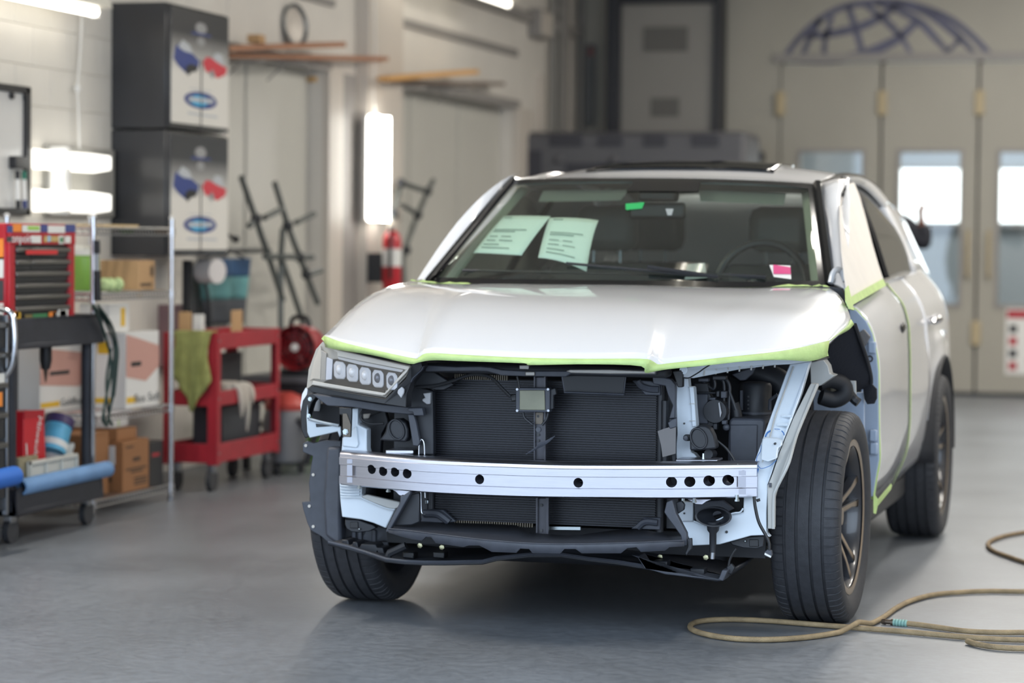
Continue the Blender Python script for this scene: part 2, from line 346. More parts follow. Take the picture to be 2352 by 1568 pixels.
# lamp high on the left wall and a lamp hung further back
def strip_lamp(y0, y1, x, z, label):
    t = thing('strip_lamp', label, 'lamp', (x, (y0+y1)/2, z-0.08))
    MB().prism([(x-0.09, y0, z-0.01), (x-0.05, y0, z+0.07), (x+0.05, y0, z+0.07), (x+0.09, y0, z-0.01)], (0, y1-y0, 0)).build('housing', m_shade, t, smooth=None)
    MB().cyl((x+0.0, y0+0.02, z-0.03), (x+0.0, y1-0.02, z-0.03), 0.026, 10).build('tube', m_tube, t)
    for e in (y0+0.3, y1-0.3): MB().cyl((x, e, z+0.06), (x, e, ZC), 0.005, 6).build('hanger_rod', m_steel, t)
    for e in (y0+0.015, y1-0.015): MB().bb(x-0.025, x+0.025, e-0.012, e+0.012, z-0.06, z+0.0).build('socket', m_white, t)
    return t
_a = P(222, 24, x=-3.42); strip_lamp(_a.y-2.2, _a.y, -3.42, _a.z+0.02, 'white strip lamp high on the block wall above the whiteboard')
_a = P(1168, 6, x=-3.2); strip_lamp(_a.y-2.4, _a.y, -3.2, _a.z+0.02, 'white strip lamp hanging high in front of the widest panel door')
# vertical twin tube on the pillar
_t, _b = P(871, 275, x=-3.44), P(871, 500, x=-3.44)
vl = thing('pillar_lamp', 'upright lamp with two bright vertical tubes on the pale pillar', 'lamp', (-3.5, _t.y, _b.z))
MB().bb(-3.5, -3.47, _t.y-0.17, _t.y+0.19, _b.z-0.02, _t.z+0.02).build('backplate', m_white, vl, bev=0.005)
m_tube2 = mat('bright_lit_tube', (255, 255, 250), 0.4, emit=16.0, emit_col=(1.0, 0.98, 0.92))
for px_ in (859, 884):
    q = P(px_, 380, x=-3.43); MB().tube(cr([(q.x, q.y, _b.z), (q.x, q.y, _b.z+0.03), (q.x, q.y, _t.z-0.03), (q.x, q.y, _t.z)], 12), [0.02]+[0.036]*10+[0.02], 12).build('tube', m_tube2, vl)
MB().tube(cr([P(862, 270, x=-3.47), P(858, 200, x=-3.47), P(862, 120, x=-3.48), P(860, 0, x=-3.48)], 14), 0.006).build('cord', m_white, vl)
# wall lamp with two lit troughs between whiteboard and cabinet
wlm = thing('wall_lamp', 'white wall lamp with two lit trough diffusers beside the black cabinet', 'lamp', (-3.55, 3.3, 1.45))
A, B = P(106, 340, x=-3.58), P(128, 488, x=-3.58)
MB().bb(-3.6, -3.565, A.y, P(262, 400, x=-3.58).y-0.02, B.z-0.02, A.z+0.02).build('backplate', mat('lamp_backplate', (150, 148, 142), .5), wlm, bev=0.01)
m_diff = mat('lit_diffuser', (255, 255, 248), 0.4, emit=1.5, emit_col=(1, 0.97, 0.90))
for top, bot in ((341, 393), (434, 489)):
    a, b = P(122, top, x=-3.44), P(262, bot, x=-3.44); z1, z0 = a.z, P(190, bot, x=-3.44).z
    MB().add([(-3.56, a.y, z0), (-3.44, a.y+0.03, z0+0.015), (-3.44, a.y+0.03, z1-0.015), (-3.56, a.y, z1), (-3.56, b.y, z0), (-3.44, b.y-0.03, z0+0.015), (-3.44, b.y-0.03, z1-0.015), (-3.56, b.y, z1)],
             [(0, 3, 2, 1), (4, 5, 6, 7), (0, 1, 5, 4), (1, 2, 6, 5), (2, 3, 7, 6), (3, 0, 4, 7)]).build('diffuser', m_diff, wlm, smooth=None, bev=0.008)
MB().bb(-3.565, -3.46, A.y-0.01, A.y+0.05, B.z-0.015, A.z+0.01).build('end_cap', m_white, wlm, bev=0.015)
cp = [P(182, 342, x=-3.57), P(180, 250, x=-3.57), P(178, 205, x=-3.57), P(184, 120, x=-3.58), P(188, 28, x=-3.58)]
MB().tube(cr(cp, 24), 0.006, 6).build('cord', m_white, wlm)
MB().ell(P(178, 203, x=-3.57), (0.018, 0.018, 0.025)).build('plug', m_white, wlm)
# ------------------------------------------------------------------ the car
m_paint = mat('white_car_paint', (234, 234, 236), 0.3, coat=1.0)
m_inner = mat('inner_white_panel', (205, 214, 222), 0.38, coat=0.3, noise=(6, 0.05))
m_innerg = mat('grey_inner_flange', (178, 178, 174), 0.4, noise=(9, 0.06))
m_pblack = mat('gloss_black_trim', (18, 18, 21), 0.22, coat=0.4)
m_bplas = mat('moulded_black_plastic', (33, 35, 40), 0.48, noise=(30, 0.12))
m_gplas = mat('moulded_grey_plastic', (64, 67, 75), 0.5, noise=(25, 0.12))
m_bay = mat('engine_bay_black', (32, 33, 37), 0.65)
m_rubber = mat('tyre_rubber', (50, 51, 55), 0.62, noise=(45, 0.18), bump=(220, 0.12))
m_alu = mat('brushed_aluminium', (184, 184, 192), 0.34, 1.0, noise=(14, 0.05), stretch=(1, 1, 30))
m_tape = mat('lime_masking_tape', (186, 210, 136), 0.55, noise=(14, 0.10), bump=(80, 0.2))
m_paper = mat('masking_paper', (226, 220, 212), 0.6, noise=(7, 0.03), bump=(7, 0.5))
m_glass = glass_mat('windscreen_glass', (0.76, 0.85, 0.79), f0=0.15)
m_glassd = glass_mat('dark_side_glass', (0.22, 0.24, 0.24))
m_lens = glass_mat('clear_lamp_lens', (0.93, 0.93, 0.93))
m_bolt = mat('zinc_bolt', (176, 184, 186), 0.3, 1.0)
car = thing('car', 'white SUV stripped of its front bumper with lime masking tape', 'car', (0, 0, 0))
# ---- hood: a surface between its four edges
rear = px([(942, 646, .50), (1000, 652, .56), (1100, 655, .62), (1250, 656, .66), (1400, 656, .67), (1560, 658, .66), (1720, 661, .62), (1850, 659, .56), (1905, 661, .50)])
front = px([(744, 771, -.45), (790, 787, -.58), (870, 806, -.71), (950, 823, -.81), (962, 821, -.83), (985, 811, -.86), (1063, 815, -.89), (1216, 822, -.92), (1350, 824, -.92), (1475, 824, -.89), (1500, 830, -.86), (1513, 837, -.84), (1540, 834, -.81), (1597, 828, -.76), (1700, 817, -.68), (1776, 809, -.60), (1840, 798, -.50), (1906, 782, -.36)])
left = px([(942, 646, .50), (900, 656, .32), (860, 672, .15), (830, 691, 0), (800, 716, -.15), (770, 746, -.32), (744, 771, -.45)])
right = px([(1905, 661, .50), (1928, 678, .32), (1944, 704, .16), (1954, 734, .0), (1946, 750, -.12), (1930, 764, -.22), (1906, 782, -.36)])
NU, NV = 61, 31
R_, F_, L_, T_ = cr(rear, NU), cr(front, NU), cr(left, NV), cr(right, NV)
def hood_pt(i, j):
    u, v = i/(NU-1), j/(NV-1)
    a = R_[i].lerp(F_[i], v) + L_[j].lerp(T_[j], u)
    b = R_[0].lerp(R_[-1], u).lerp(F_[0].lerp(F_[-1], u), v)
    p = a-b
    w = abs(2*u-1)
    p = p + Vector((0, 0, 1))*(0.055*(4*v*(1-v))*(1-w**4) + 0.035*(math.sin(math.pi*v**1.8))*(1-w**3))
    d = (w-(0.62-0.13*v))/0.05                               # soft ridge running back from each grille corner
    p.z += 0.003*math.exp(-d*d)*min(1, 6*v)*min(1, 6*(1-v))
    return p
HG = [[hood_pt(i, j) for i in range(NU)] for j in range(NV)]
hood = MB().grid(HG).build('hood', m_paint, car, smooth=70, solid=0.012)
# masking tape along the hood's front and side edges
lo = px([(748, 797, -.455), (779, 803, -.56), (865, 817, -.70), (940, 835, -.80), (962, 832, -.835), (996, 827, -.865), (1063, 829, -.895), (1205, 834, -.925), (1218, 838, -.928), (1350, 836, -.925), (1470, 840, -.895), (1483, 856, -.87), (1508, 852, -.845), (1540, 847, -.815), (1630, 838, -.745), (1725, 828, -.67), (1800, 826, -.575), (1861, 829, -.47), (1901, 818, -.385)])
hi = cr(front, 19)
tw = cr([p+Vector((0, -0.004, 0.001)) for p in front], 60); tl = cr([p+Vector((0, -0.006, 0)) for p in lo], 60)
MB().grid([tw, [a.lerp(b, .5)+Vector((0, -0.003, 0)) for a, b in zip(tw, tl)], tl]).build('masking_tape', m_tape, hood, smooth=60, solid=0.0015)
e1 = [p+Vector((0.002, -0.003, 0.002)) for p in cr(right[3:], 16)]
e2 = cr(px([(1962, 744, .03), (1950, 757, -.10), (1925, 772, -.22), (1904, 789, -.35)]), 16)
MB().grid([e1, e2]).build('masking_tape', m_tape, hood, smooth=60, solid=0.0015)
MB().prism(px([(1861, 829, -.47), (1905, 786, -.36), (1900, 800, -.365), (1903, 818, -.37), (1893, 816, -.39)]), (0, .002, 0)).build('masking_tape', m_tape, hood, smooth=None)
MB().prism(px([(738, 778, -.44), (744, 770, -.45), (760, 783, -.5), (753, 792, -.48)]), (0, .002, 0)).build('masking_tape', m_tape, hood, smooth=None)
e1 = [p+Vector((0.0, 0, 0.004)) for p in cr(rear, 60)]
e2 = [p+Vector((0, 0.012, 0.004+0.003*math.sin(i*2.1)+0.003*math.sin(i*5.3))) for i, p in enumerate(e1)]
MB().grid([e1, e2]).build('masking_tape', m_tape, hood, smooth=60, solid=0.001)
# underside lip so the hood has depth at the nose
ul = [p+Vector((0, 0.16, 0.015)) for p in cr(front, 60)]
MB().grid([cr([p+Vector((0, .012, -.01)) for p in front], 60), ul]).build('hood_inner_lip', m_bay, car, smooth=60, solid=0.004)
# ---- windscreen
wb = px([(986, 647, .74), (1080, 652, .62), (1250, 656, .55), (1430, 658, .53), (1620, 660, .55), (1790, 660, .61), (1903, 654, .70)])
wt = px([(1178, 413, 1.44), (1270, 411, 1.38), (1400, 410, 1.34), (1520, 410, 1.33), (1650, 412, 1.34), (1780, 417, 1.38), (1874, 424, 1.43)])
WB, WT = cr(wb, 41), cr(wt, 41)
def ws(u, v, off=0.0):
    i = u*40; k = min(int(i), 39); f = i-k
    a = WB[k].lerp(WB[k+1], f); b = WT[k].lerp(WT[k+1], f); p = a.lerp(b, v)
    bow = 0.05*4*v*(1-v)*(1-abs(2*u-1)**4)
    return p + Vector((0, -0.45, 0.89))*(bow+off)
def wsgrid(u0, u1, v0, v1, n, m, off): return [[ws(u0+(u1-u0)*i/(n-1), v0+(v1-v0)*j/(m-1), off) for i in range(n)] for j in range(m)]
wsc = MB().grid(wsgrid(0.01, 0.99, 0.01, 0.99, 41, 17, 0)).build('windscreen', m_glass, car, smooth=80)
fr = MB()
for a in ((0, 0.028, 0, 1, 3, 17), (0.965, 1, 0, 1, 3, 17), (0.028, 0.965, 0, 0.035, 30, 3), (0.028, 0.965, 0.935, 1, 30, 3)): fr.grid(wsgrid(*a, 0.003))
fr.grid(wsgrid(0.42, 0.62, 0.80, 0.935, 8, 3, 0.003))
fr.build('black_border', m_pblack, wsc, smooth=80)
# ---- cowl trim, wipers
ct = cr(rear, 40); cb = [p+Vector((0, 0.10, 0.006)) for p in cr(wb, 40)]
MB().grid([[p+Vector((0, -.02, -.012)) for p in ct], [a.lerp(b, .6)+Vector((0, 0, -0.01)) for a, b in zip(ct, cb)], cb]).build('cowl_trim', m_bplas, car, smooth=60, solid=0.01)
plate('cowl_end_trim', [(1878, 655), (1932, 662), (1940, 680), (1947, 698), (1939, 703), (1925, 678), (1905, 664)], m_bplas, car, y=.52, t=.05)
for a, b in (((1085, 628), (1700, 638)), ((1300, 604), (1600, 632))):
    q = [ws(0.12+0.7*(a[0]-1085)/615, 0.055+(0.075 if a[1] < 620 else 0.02), 0.012), ws(0.14+0.66*(b[0]-1085)/615, 0.05, 0.012)]
    w = MB().tube(cr(q, 10), 0.006, 6).build('wiper_blade', m_bplas, car)
    MB().tube(cr([q[1], q[1].lerp(q[0], .45)+Vector((0, -.02, .015))], 6), 0.008, 6).build('wiper_arm', m_bplas, w)
# ---- A pillars and windscreen side trim
def lrow(pts): return cr(px(pts), 16)
lo_ = lrow([(958, 643, .72), (982, 606, .84), (1016, 556, .97), (1060, 499, 1.11), (1110, 448, 1.25), (1160, 410, 1.38), (1205, 391, 1.5)])
li_ = [ws(-0.012, v, 0.006) for v in [i/15 for i in range(16)]]
pl = MB().grid([lo_, [a.lerp(b, .5)+Vector((-.002, -.003, .004)) for a, b in zip(lo_, li_)], li_]).build('pillar', m_paint, car, smooth=60)
MB().tube([p+Vector((-.006, -.006, .004)) for p in [ws(0.0, i/15) for i in range(16)]], 0.012, 6).build('pillar_trim', m_pblack, pl)
ro_ = lrow([(1945, 668, .62), (1938, 620, .76), (1932, 560, .93), (1928, 500, 1.10), (1930, 455, 1.28), (1938, 425, 1.40), (1950, 412, 1.52)])
ri_ = [ws(1.012, v, 0.006) for v in [i/15 for i in range(16)]]
pr_ = MB().grid([ri_, [a.lerp(b, .5)+Vector((.012, -.012, .01)) for a, b in zip(ro_, ri_)], ro_]).build('pillar', m_paint, car, smooth=60, solid=0.02)
MB().tube([p+Vector((.008, -.006, .004)) for p in [ws(1.0, i/15) for i in range(16)]], 0.019, 6).build('pillar_trim', m_pblack, pr_)
# bare mirror mount at the foot of the right pillar
MB().tube(cr(px([(1908, 650, .60), (1915, 625, .62), (1930, 620, .66), (1942, 645, .64)]), 14), [0.012]*14, 8).build('mirror_mount_cover', mat('clear_film', (205, 208, 212), 0.2), car)
# ---- roof, rails, sunroof
def zc(y):
    k = [(1.33, 1.605), (1.45, 1.632), (1.65, 1.660), (2.0, 1.688), (2.5, 1.695), (3.0, 1.675), (3.45, 1.62)]
    for (a, za), (b, zb) in zip(k, k[1:]):
        if y <= b:
            t = (y-a)/(b-a); return za+(zb-za)*(t*t*(3-2*t)*.4+t*.6)
    return k[-1][1]
def roof_pt(u, v, off=0):
    f = WT[0].lerp(WT[-1], u); i = u*40; k = min(int(i), 39); f = WT[k].lerp(WT[k+1], i-k)
    y = f.y + (3.45-f.y)*v; xh = 0.655-0.02*v; x = -0.035+(2*u-1)*xh
    base = zc(y) - 0.055*abs(2*u-1)**2.6 + off
    if v < 0.25: t = v/0.25; base = f.z*(1-t)**2 + base*(1-(1-t)**2); x = f.x*(1-t)+x*t
    return Vector((x, y, base))
roof = MB().grid([[roof_pt(i/30, j/24) for i in range(31)] for j in range(25)]).build('roof', m_paint, car, smooth=70, solid=0.02)
MB().grid([[roof_pt(0.2+0.6*i/16, 0.14+0.30*j/10, 0.012) for i in range(17)] for j in range(11)]).build('sunroof', mat('sunroof_glass', (16, 18, 22), 0.08), car, smooth=60, solid=0.01)
for s, u in ((-1, 0.0), (1, 1.0)):
    MB().tube([roof_pt(u, v/20, 0.004) for v in range(21)], 0.014, 6).build('roof_trim', m_pblack, car)
# ---- right-hand side of the picture: greenhouse side at x + 0.45 z = 1.355
GP = ((1, 0, .45), 1.355)
def G(pts, off=0): return [P(a, b, plane=(GP[0], GP[1]+off)) for a, b in pts]
belt = [(1953, 690), (2029, 643), (2060, 634), (2096, 626)]
rail_y = [1.45, 1.7, 2.1, 2.6, 3.0, 3.35]
def side_pt(y, z): return Vector((1.355-.45*z, y, z))
def rail(y): return roof_pt(1.0, max(0, min(1, (y-1.43)/(3.45-1.43))))
SX = 0.0
def mirror(p): return Vector((SX-p.x, p.y, p.z))
# solid upper side: pillars, door frame (painted), as a surface from rail to belt
ub = [side_pt(0.62, 1.128), side_pt(1.2, 1.165), side_pt(1.82, 1.19), side_pt(2.3, 1.205), side_pt(2.6, 1.21), side_pt(2.95, 1.216)]
ut = [side_pt(0.80, 1.24), side_pt(1.25, 1.46), side_pt(1.62, 1.565), side_pt(2.1, 1.59), side_pt(2.5, 1.57), side_pt(2.85, 1.50)]
rows = loft([ut, [a.lerp(b, .5)+Vector((.018, 0, .006)) for a, b in zip(ut, ub)], ub], 30, 10)
MB().grid(rows).build('side_glass', m_glassd, car, smooth=60, label='dark tinted side window')
MB().grid([[mirror(p) for p in r] for r in rows]).build('side_glass', m_glassd, car, smooth=60)
fr_ = cr([(p+Vector((.012, 0, .012))) for p in ut], 40); rl = cr([roof_pt(1.0, 0.02), rail(1.8), rail(2.2), rail(2.6), rail(3.0), rail(3.45)], 40)
ro2 = [p for p in cr([Vector(ro_[8]), Vector(ro_[-1]), rail(2.0), rail(2.5), rail(3.0), rail(3.45)], 40)]
for mir in (0, 1):
    r1 = [mirror(p) for p in fr_[18:]] if mir else fr_; r2 = [mirror(p) for p in ro2[18:]] if mir else ro2
    MB().grid([r2, [a.lerp(b, .5)+Vector(((-.02 if mir else .02), 0, .012)) for a, b in zip(r1, r2)], r1]).build('roof_side', m_paint, car, smooth=60, solid=0.015)
    for ya, w in ((1.80, .03),):
        q = [side_pt(ya+.0, 1.2)+Vector((.012, 0, 0)), side_pt(ya+.12, 1.40)+Vector((.02, 0, 0)), side_pt(ya+.22, 1.575)+Vector((.012, 0, 0))]
        q = [mirror(p) for p in q] if mir else q
        MB().tube(cr(q, 10), [w*.6]*10, 6).build('door_pillar', m_pblack, car)
    dp = [[side_pt(2.93, 1.21)+Vector((.008, 0, 0)), side_pt(2.88, 1.40)+Vector((.014, 0, 0)), side_pt(2.82, 1.50)+Vector((.014, 0, 0)), rail(2.8)+Vector((.02, 0, .0))], [side_pt(3.6, 1.2), side_pt(3.57, 1.40), side_pt(3.5, 1.5), rail(3.42)]]
    dp = loft(dp, 10, 4); dp = [[mirror(p) for p in r] for r in dp] if mir else dp
    MB().grid(dp).build('rear_pillar', m_paint, car, smooth=60, solid=0.02)
    bt = [p+Vector((.014, 0, .004)) for p in cr(ub[:-1], 24)]; bt = [mirror(p) for p in bt] if mir else bt
    MB().tube(bt, 0.012, 6).build('belt_moulding', m_chrome, car)
# masking paper over the front door window and its tape
pp = [(1950, 690), (1941, 640), (1934, 575), (1930, 510), (1930, 462), (1938, 432), (1952, 421), (1962, 419), (1975, 452), (1990, 505), (2004, 560), (2017, 605), (2030, 644)]
MB().prism(G(pp, .035), (-.004, 0, -.002)).build('masking_paper', m_paper, car, smooth=None, label='white masking paper over the door window')
tp = [(1947, 686), (1990, 661), (2028, 640), (2036, 655), (2000, 676), (1953, 703)]
MB().prism(G(tp, .045), (-.003, 0, -.002)).build('masking_tape', m_tape, car, smooth=None)
MB().prism(G([(1942, 662), (1949, 655), (1957, 690), (1962, 712), (1951, 709), (1943, 690)], .05), (-.003, 0, -.002)).build('masking_tape', m_tape, car, smooth=None)
# ---- body side below the belt: cross-sections along the car
sec1 = px([(1949, 702), (1966, 711), (1989, 738), (2002, 765), (2011, 804), (2017, 851), (2018, 975), (2020, 1055), (2012, 1100), (2006, 1146)], y=.62)
secm = [Vector((.845, 1.2, 1.15)), Vector((.885, 1.2, 1.115)), Vector((.918, 1.2, 1.06)), Vector((.938, 1.2, 1.0)), Vector((.945, 1.2, .93)), Vector((.95, 1.2, .85)), Vector((.95, 1.2, .64)), Vector((.955, 1.2, .52)), Vector((.93, 1.2, .42)), Vector((.88, 1.2, .33))]
sec2 = px([(2029, 643), (2052, 672), (2072, 698), (2084, 738), (2087, 771), (2089, 830), (2089, 935), (2087, 985)], y=1.75) + [Vector((.925, 1.75, .46)), Vector((.87, 1.75, .33))]
d1 = loft([sec1, secm, sec2], 30, 16)
door1 = MB().grid(d1).build('front_door', m_paint, car, smooth=60, solid=0.03)
off = lambda r, d: [p+Vector((d, 0, 0)) for p in r]
fe = d1[0]
MB().grid([[p+Vector((.004, -.006, 0)) for p in fe], [p+Vector((.004, .012, .0)) for p in fe]]).build('masking_tape', m_tape, door1, smooth=60, solid=.001)
MB().grid([[p+Vector((-.012, -.008, 0)) for p in fe], [p+Vector((.004, -.006, 0)) for p in fe]]).build('masking_tape', m_tape, door1, smooth=60, solid=.001)
re_ = d1[-1]
MB().grid([[p+Vector((.005, -.012, 0)) for p in re_], [p+Vector((.005, .012, 0)) for p in re_]]).build('masking_tape', m_tape, door1, smooth=60, solid=.001)
MB().prism(px([(2006, 1130, .60), (2016, 1146, .62), (2046, 1110, .95), (2049, 1115, .98), (2046, 1124, .95), (2016, 1162, .66), (2012, 1180, .62), (2006, 1178, .60)]), (0, .003, 0)).build('masking_tape', m_tape, door1, smooth=None)
# rear door and quarter
sec3 = [Vector((.812, 2.4, 1.2)), Vector((.86, 2.4, 1.15)), Vector((.90, 2.4, 1.09)), Vector((.925, 2.4, 1.02)), Vector((.932, 2.4, .95)), Vector((.945, 2.4, .86)), Vector((.955, 2.4, .74)), Vector((.950, 2.38, .60)), Vector((.935, 2.37, .48)), Vector((.91, 2.36, .385))]
d2 = loft([sec2, [a.lerp(b, .5)+Vector((0, -.02, 0)) if k < 6 else a.lerp(b, .42) for k, (a, b) in enumerate(zip(sec2, sec3))], sec3], 30, 14)
door2 = MB().grid([[p+Vector((.001, .008 if i == 0 else 0, 0)) for p in r] for i, r in enumerate(d2)]).build('rear_door', m_paint, car, smooth=60, solid=0.03)
h = P(2137, 735, x=.935); hd = MB().tube(cr([h+Vector((0, -.07, -.005)), h+Vector((.035, -.04, 0)), h+Vector((.035, .05, .01)), h+Vector((0, .08, .01))], 12), [.012, .014]+[.016]*8+[.014, .012], 8).build('door_handle', m_chrome, door2, label='chrome door handle')
m_recess = mat('handle_recess', (70, 70, 72), .3, 1.0)
h1 = P(2073, 752, x=.937); MB().ell(h1, (.012, .06, .022)).build('lock_hole', m_recess, door1)
def arch(y, top):                                           # lower edge of the quarter above the rear wheel
    d = (y-2.82)/0.46; return .375+0.46*math.sqrt(max(0, 1-d*d)) if abs(d) < 1 else .375
qs = []
for y in (2.4, 2.55, 2.7, 2.82, 2.95, 3.1, 3.27, 3.45, 3.7, 3.85):
    zt = 1.205+(y-2.4)*.02 if y < 3.3 else 1.22-(y-3.3)*.1; za = arch(y, 0); za = max(za, .40) if y < 3.3 else .40
    fl = .035*math.exp(-((y-2.85)/.35)**2); tail = 0 if y < 3.3 else (y-3.3)**2*.35
    prof = [(.812, zt), (.862, zt-.055), (.905, zt-.115), (.93, zt-.19), (.938, zt-.26)]
    row = [Vector((a-tail, y, z)) for a, z in prof]
    z0 = prof[-1][1]
    for t in (.25, .5, .75, 1.0):
        z = z0+(za-z0)*t; row.append(Vector((.942+fl*(.4+.6*t)-tail, y, z)))
    qs.append(row)
qg = loft(qs, 24, 40)
MB().grid(qg).build('rear_quarter', m_paint, car, smooth=60, solid=0.03)
ap = [Vector((.985, 2.82-.46*math.cos(t), .375+.46*math.sin(t))) for t in [math.pi*i/24 for i in range(25)]]
MB().grid([[p+Vector((-.003, 0, 0)) for p in ap], [p+Vector((-.25, 0, .0)) for p in ap]]).build('wheel_arch_liner', m_bay, car, smooth=60, solid=.01)
MB().bb(.66, .86, .55, 2.35, .22, .35).build('sill', m_bplas, car, bev=.03)
# far side (mirror image): doors, quarter, fender
for nm, g in (('front_door', d1), ('rear_door', d2), ('rear_quarter', qg)):
    MB().grid([[mirror(p) for p in r] for r in g]).build(nm, m_paint, car, smooth=60, solid=-0.03)
MB().bb(SX-.86, SX-.66, .55, 2.35, .22, .35).build('sill', m_bplas, car, bev=.03)
fs = []
for y, x, zt in ((-.32, -.935, .93), (-.2, -.95, .98), (-.05, -.96, 1.02), (.15, -.965, 1.06), (.40, -.955, 1.09), (.60, -.95, 1.09)):
    d = (y)/0.45; za = .375+.45*math.sqrt(max(0, 1-d*d)) if abs(d) < 1 else .42
    za = max(za, .72) if y < 0 else za
    fs.append([Vector((x+.06, y, zt)), Vector((x+.02, y, zt-.04)), Vector((x, y, zt-.12)), Vector((x-.004, y, (zt+za)/2)), Vector((x-.006, y, za))])
MB().grid(loft(fs, 14, 20)).build('fender', m_paint, car, smooth=60, solid=-.02)
# tail
tl_ = [[Vector((-.035+x*(.90 if z < 1.0 else .90-(z-1.0)*.47), 3.84+(.0 if z < 1.1 else (1.1-z)*.55)-.12*abs(x)**3, z)) for x in [-1+.25*k for k in range(9)]] for z in (.38, .6, .85, 1.1, 1.3, 1.5, 1.6)]
MB().grid(tl_).build('tailgate', m_paint, car, smooth=60, solid=.03)
# floor pan, firewall, inner cabin
MB().bb(-.78, .70, .45, 3.7, .26, .34).build('floor_pan', m_bay, car)
MB().bb(-.80, .73, .42, .50, .30, 1.12).build('firewall', m_bay, car)
m_int = mat('dark_cabin_trim', (60, 61, 60), .6); m_seat = mat('grey_leather', (92, 92, 88), .5)
dr = [[Vector((x, y, z+.02*math.sin((x+.9)*3))) for x in [-.72+.16*k-.03 for k in range(10)]] for y, z in ((.66, 1.13), (.85, 1.165), (1.02, 1.17), (1.12, 1.10), (1.14, .9))]
MB().grid(dr).build('dashboard', m_int, car, smooth=60, solid=.03)
def seat(x, y, w=.5):
    s = MB().prism([(x-w/2, y, .55), (x-w/2, y+.12, .68), (x-w/2, y+.5, .66), (x-w/2, y+.72, 1.25), (x-w/2, y+.84, 1.25), (x-w/2, y+.66, .5)], (w, 0, 0)).build('seat', m_seat, car, bev=.05)
    MB().box((x, y+.82, 1.40), (w*.55, .12, .2)).build('headrest', m_seat, s, bev=.05)
    for d in (-.06, .06): MB().cyl((x+d, y+.8, 1.2), (x+d, y+.81, 1.34), .008, 8).build('headrest_post', m_steel, s)
seat(.35, 1.15); seat(-.42, 1.15); seat(-.42, 2.1, .55); seat(.35, 2.1, .55)
c0 = P(1748, 645, y=1.18); c0.z -= .03; stw = [c0+Vector((.185*math.cos(a), .06*math.sin(a), .185*math.sin(a))) for a in [2*math.pi*i/32 for i in range(32)]]
sw = MB().tube(stw, .016, 8, closed=True).build('steering_wheel', m_black, car)
MB().ell(c0, (.07, .04, .06)).build('steering_hub', m_black, sw)
for a in (0, math.pi, -math.pi/2): MB().cyl(c0, c0+Vector((.18*math.cos(a), .055*math.sin(a), .18*math.sin(a))), .014, 8).build('steering_spoke', m_black, sw)
mm = ws(.5, .84, -.10); MB().box(mm, (.24, .03, .07)).build('inner_mirror', m_black, car, bev=.015)
MB().box(ws(.5, .9, -.05), (.16, .08, .05)).build('camera_housing', m_black, car, bev=.015)
for u in (.27, .74):
    MB().prism([ws(u-.13, .95, -.04), ws(u+.13, .95, -.04), ws(u+.12, .86, -.06), ws(u-.12, .86, -.06)], (0, .01, .004)).build('sun_visor', mat('visor_cloth', (120, 126, 118), .8), car, bev=.004)
MB().grid([[roof_pt(i/12, .05+.9*j/8, -.045) for i in range(13)] for j in range(9)]).build('headliner', mat('headliner_cloth', (128, 130, 124), .9), car, smooth=60)
m_beige = mat('pale_pillar_lining', (176, 180, 160), .8)
for u in (.03, .97):
    s_ = 1 if u > .5 else -1
    r1 = [ws(u, v/12, -.03) for v in range(13)]; r2 = [p+Vector((s_*.03, .10, -.02)) for p in r1]; r3 = [p+Vector((-s_*.035, .02, -.01)) for p in r1]
    MB().grid([r3, r1, r2]).build('pillar_lining', m_beige, car, smooth=60, solid=.01)
# sheets of paper taped inside the windscreen (top-level: they only rest there)
def sheet(corners, label, curl):
    t = thing('paper_sheet', label, 'paper', tuple(ws(corners[0][0], corners[0][1], -.02)))
    (a, b, c_, d_) = corners; rows = []
    for j in range(9):
        v = j/8; row = []
        for i in range(9):
            u = i/8
            l = (a[0]+(d_[0]-a[0])*v, a[1]+(d_[1]-a[1])*v); r = (b[0]+(c_[0]-b[0])*v, b[1]+(c_[1]-b[1])*v)
            row.append(ws(l[0]+(r[0]-l[0])*u, l[1]+(r[1]-l[1])*u, -.008-curl*u*u*(v**2)*.05-curl*.02*u*u*(1-v)))
        rows.append(row)
    MB().grid(rows).build('sheet', mat('pale_green_paper', (232, 246, 238), .6, emit=0), t, smooth=60, solid=.001)
    m_ink = mat('grey_ink', (140, 156, 150), .6)
    for v, u0, u1 in ((.42, .12, .80), (.47, .12, .62), (.60, .14, .34), (.60, .42, .62), (.70, .14, .36), (.70, .44, .7), (.80, .14, .5), (.88, .14, .74), (.08, .1, .3)):
        pts = []
        for u in (u0, (u0+u1)/2, u1):
            l = (a[0]+(d_[0]-a[0])*v, a[1]+(d_[1]-a[1])*v); r = (b[0]+(c_[0]-b[0])*v, b[1]+(c_[1]-b[1])*v)
            pts.append(ws(l[0]+(r[0]-l[0])*u, l[1]+(r[1]-l[1])*u, -.004-curl*u*u*(v**2)*.05-curl*.02*u*u*(1-v)))
        MB().grid([[p+Vector((0, -.002, .002)) for p in pts], [p+Vector((0, -.004, -.002)) for p in pts]]).build('print_line', m_ink, t, smooth=None)
    return t
def uvpx(x, y):
    best = None
    for i in range(0, 101):
        for j in range(0, 61):
            p = ws(i/100, j/60); d = p-CAM; z = d.dot(FWD); qx = W/2+FPX*d.dot(RGT)/z; qy = H/2-FPX*d.dot(UPV)/z
            e = (qx-x)**2+(qy-y)**2
            if best is None or e < best[0]: best = (e, i/100, j/60)
    return best[1], best[2]
def uvpx2(l): return [uvpx(*q) for q in l]
sheet(uvpx2([(1155, 492), (1265, 491), (1200, 583), (1087, 578)]), 'flat white printed sheet inside the windscreen beside the pillar', 0.0)
sheet(uvpx2([(1265, 496), (1376, 492), (1342, 592), (1237, 588)]), 'curling white printed sheet inside the middle of the windscreen', 1.0)

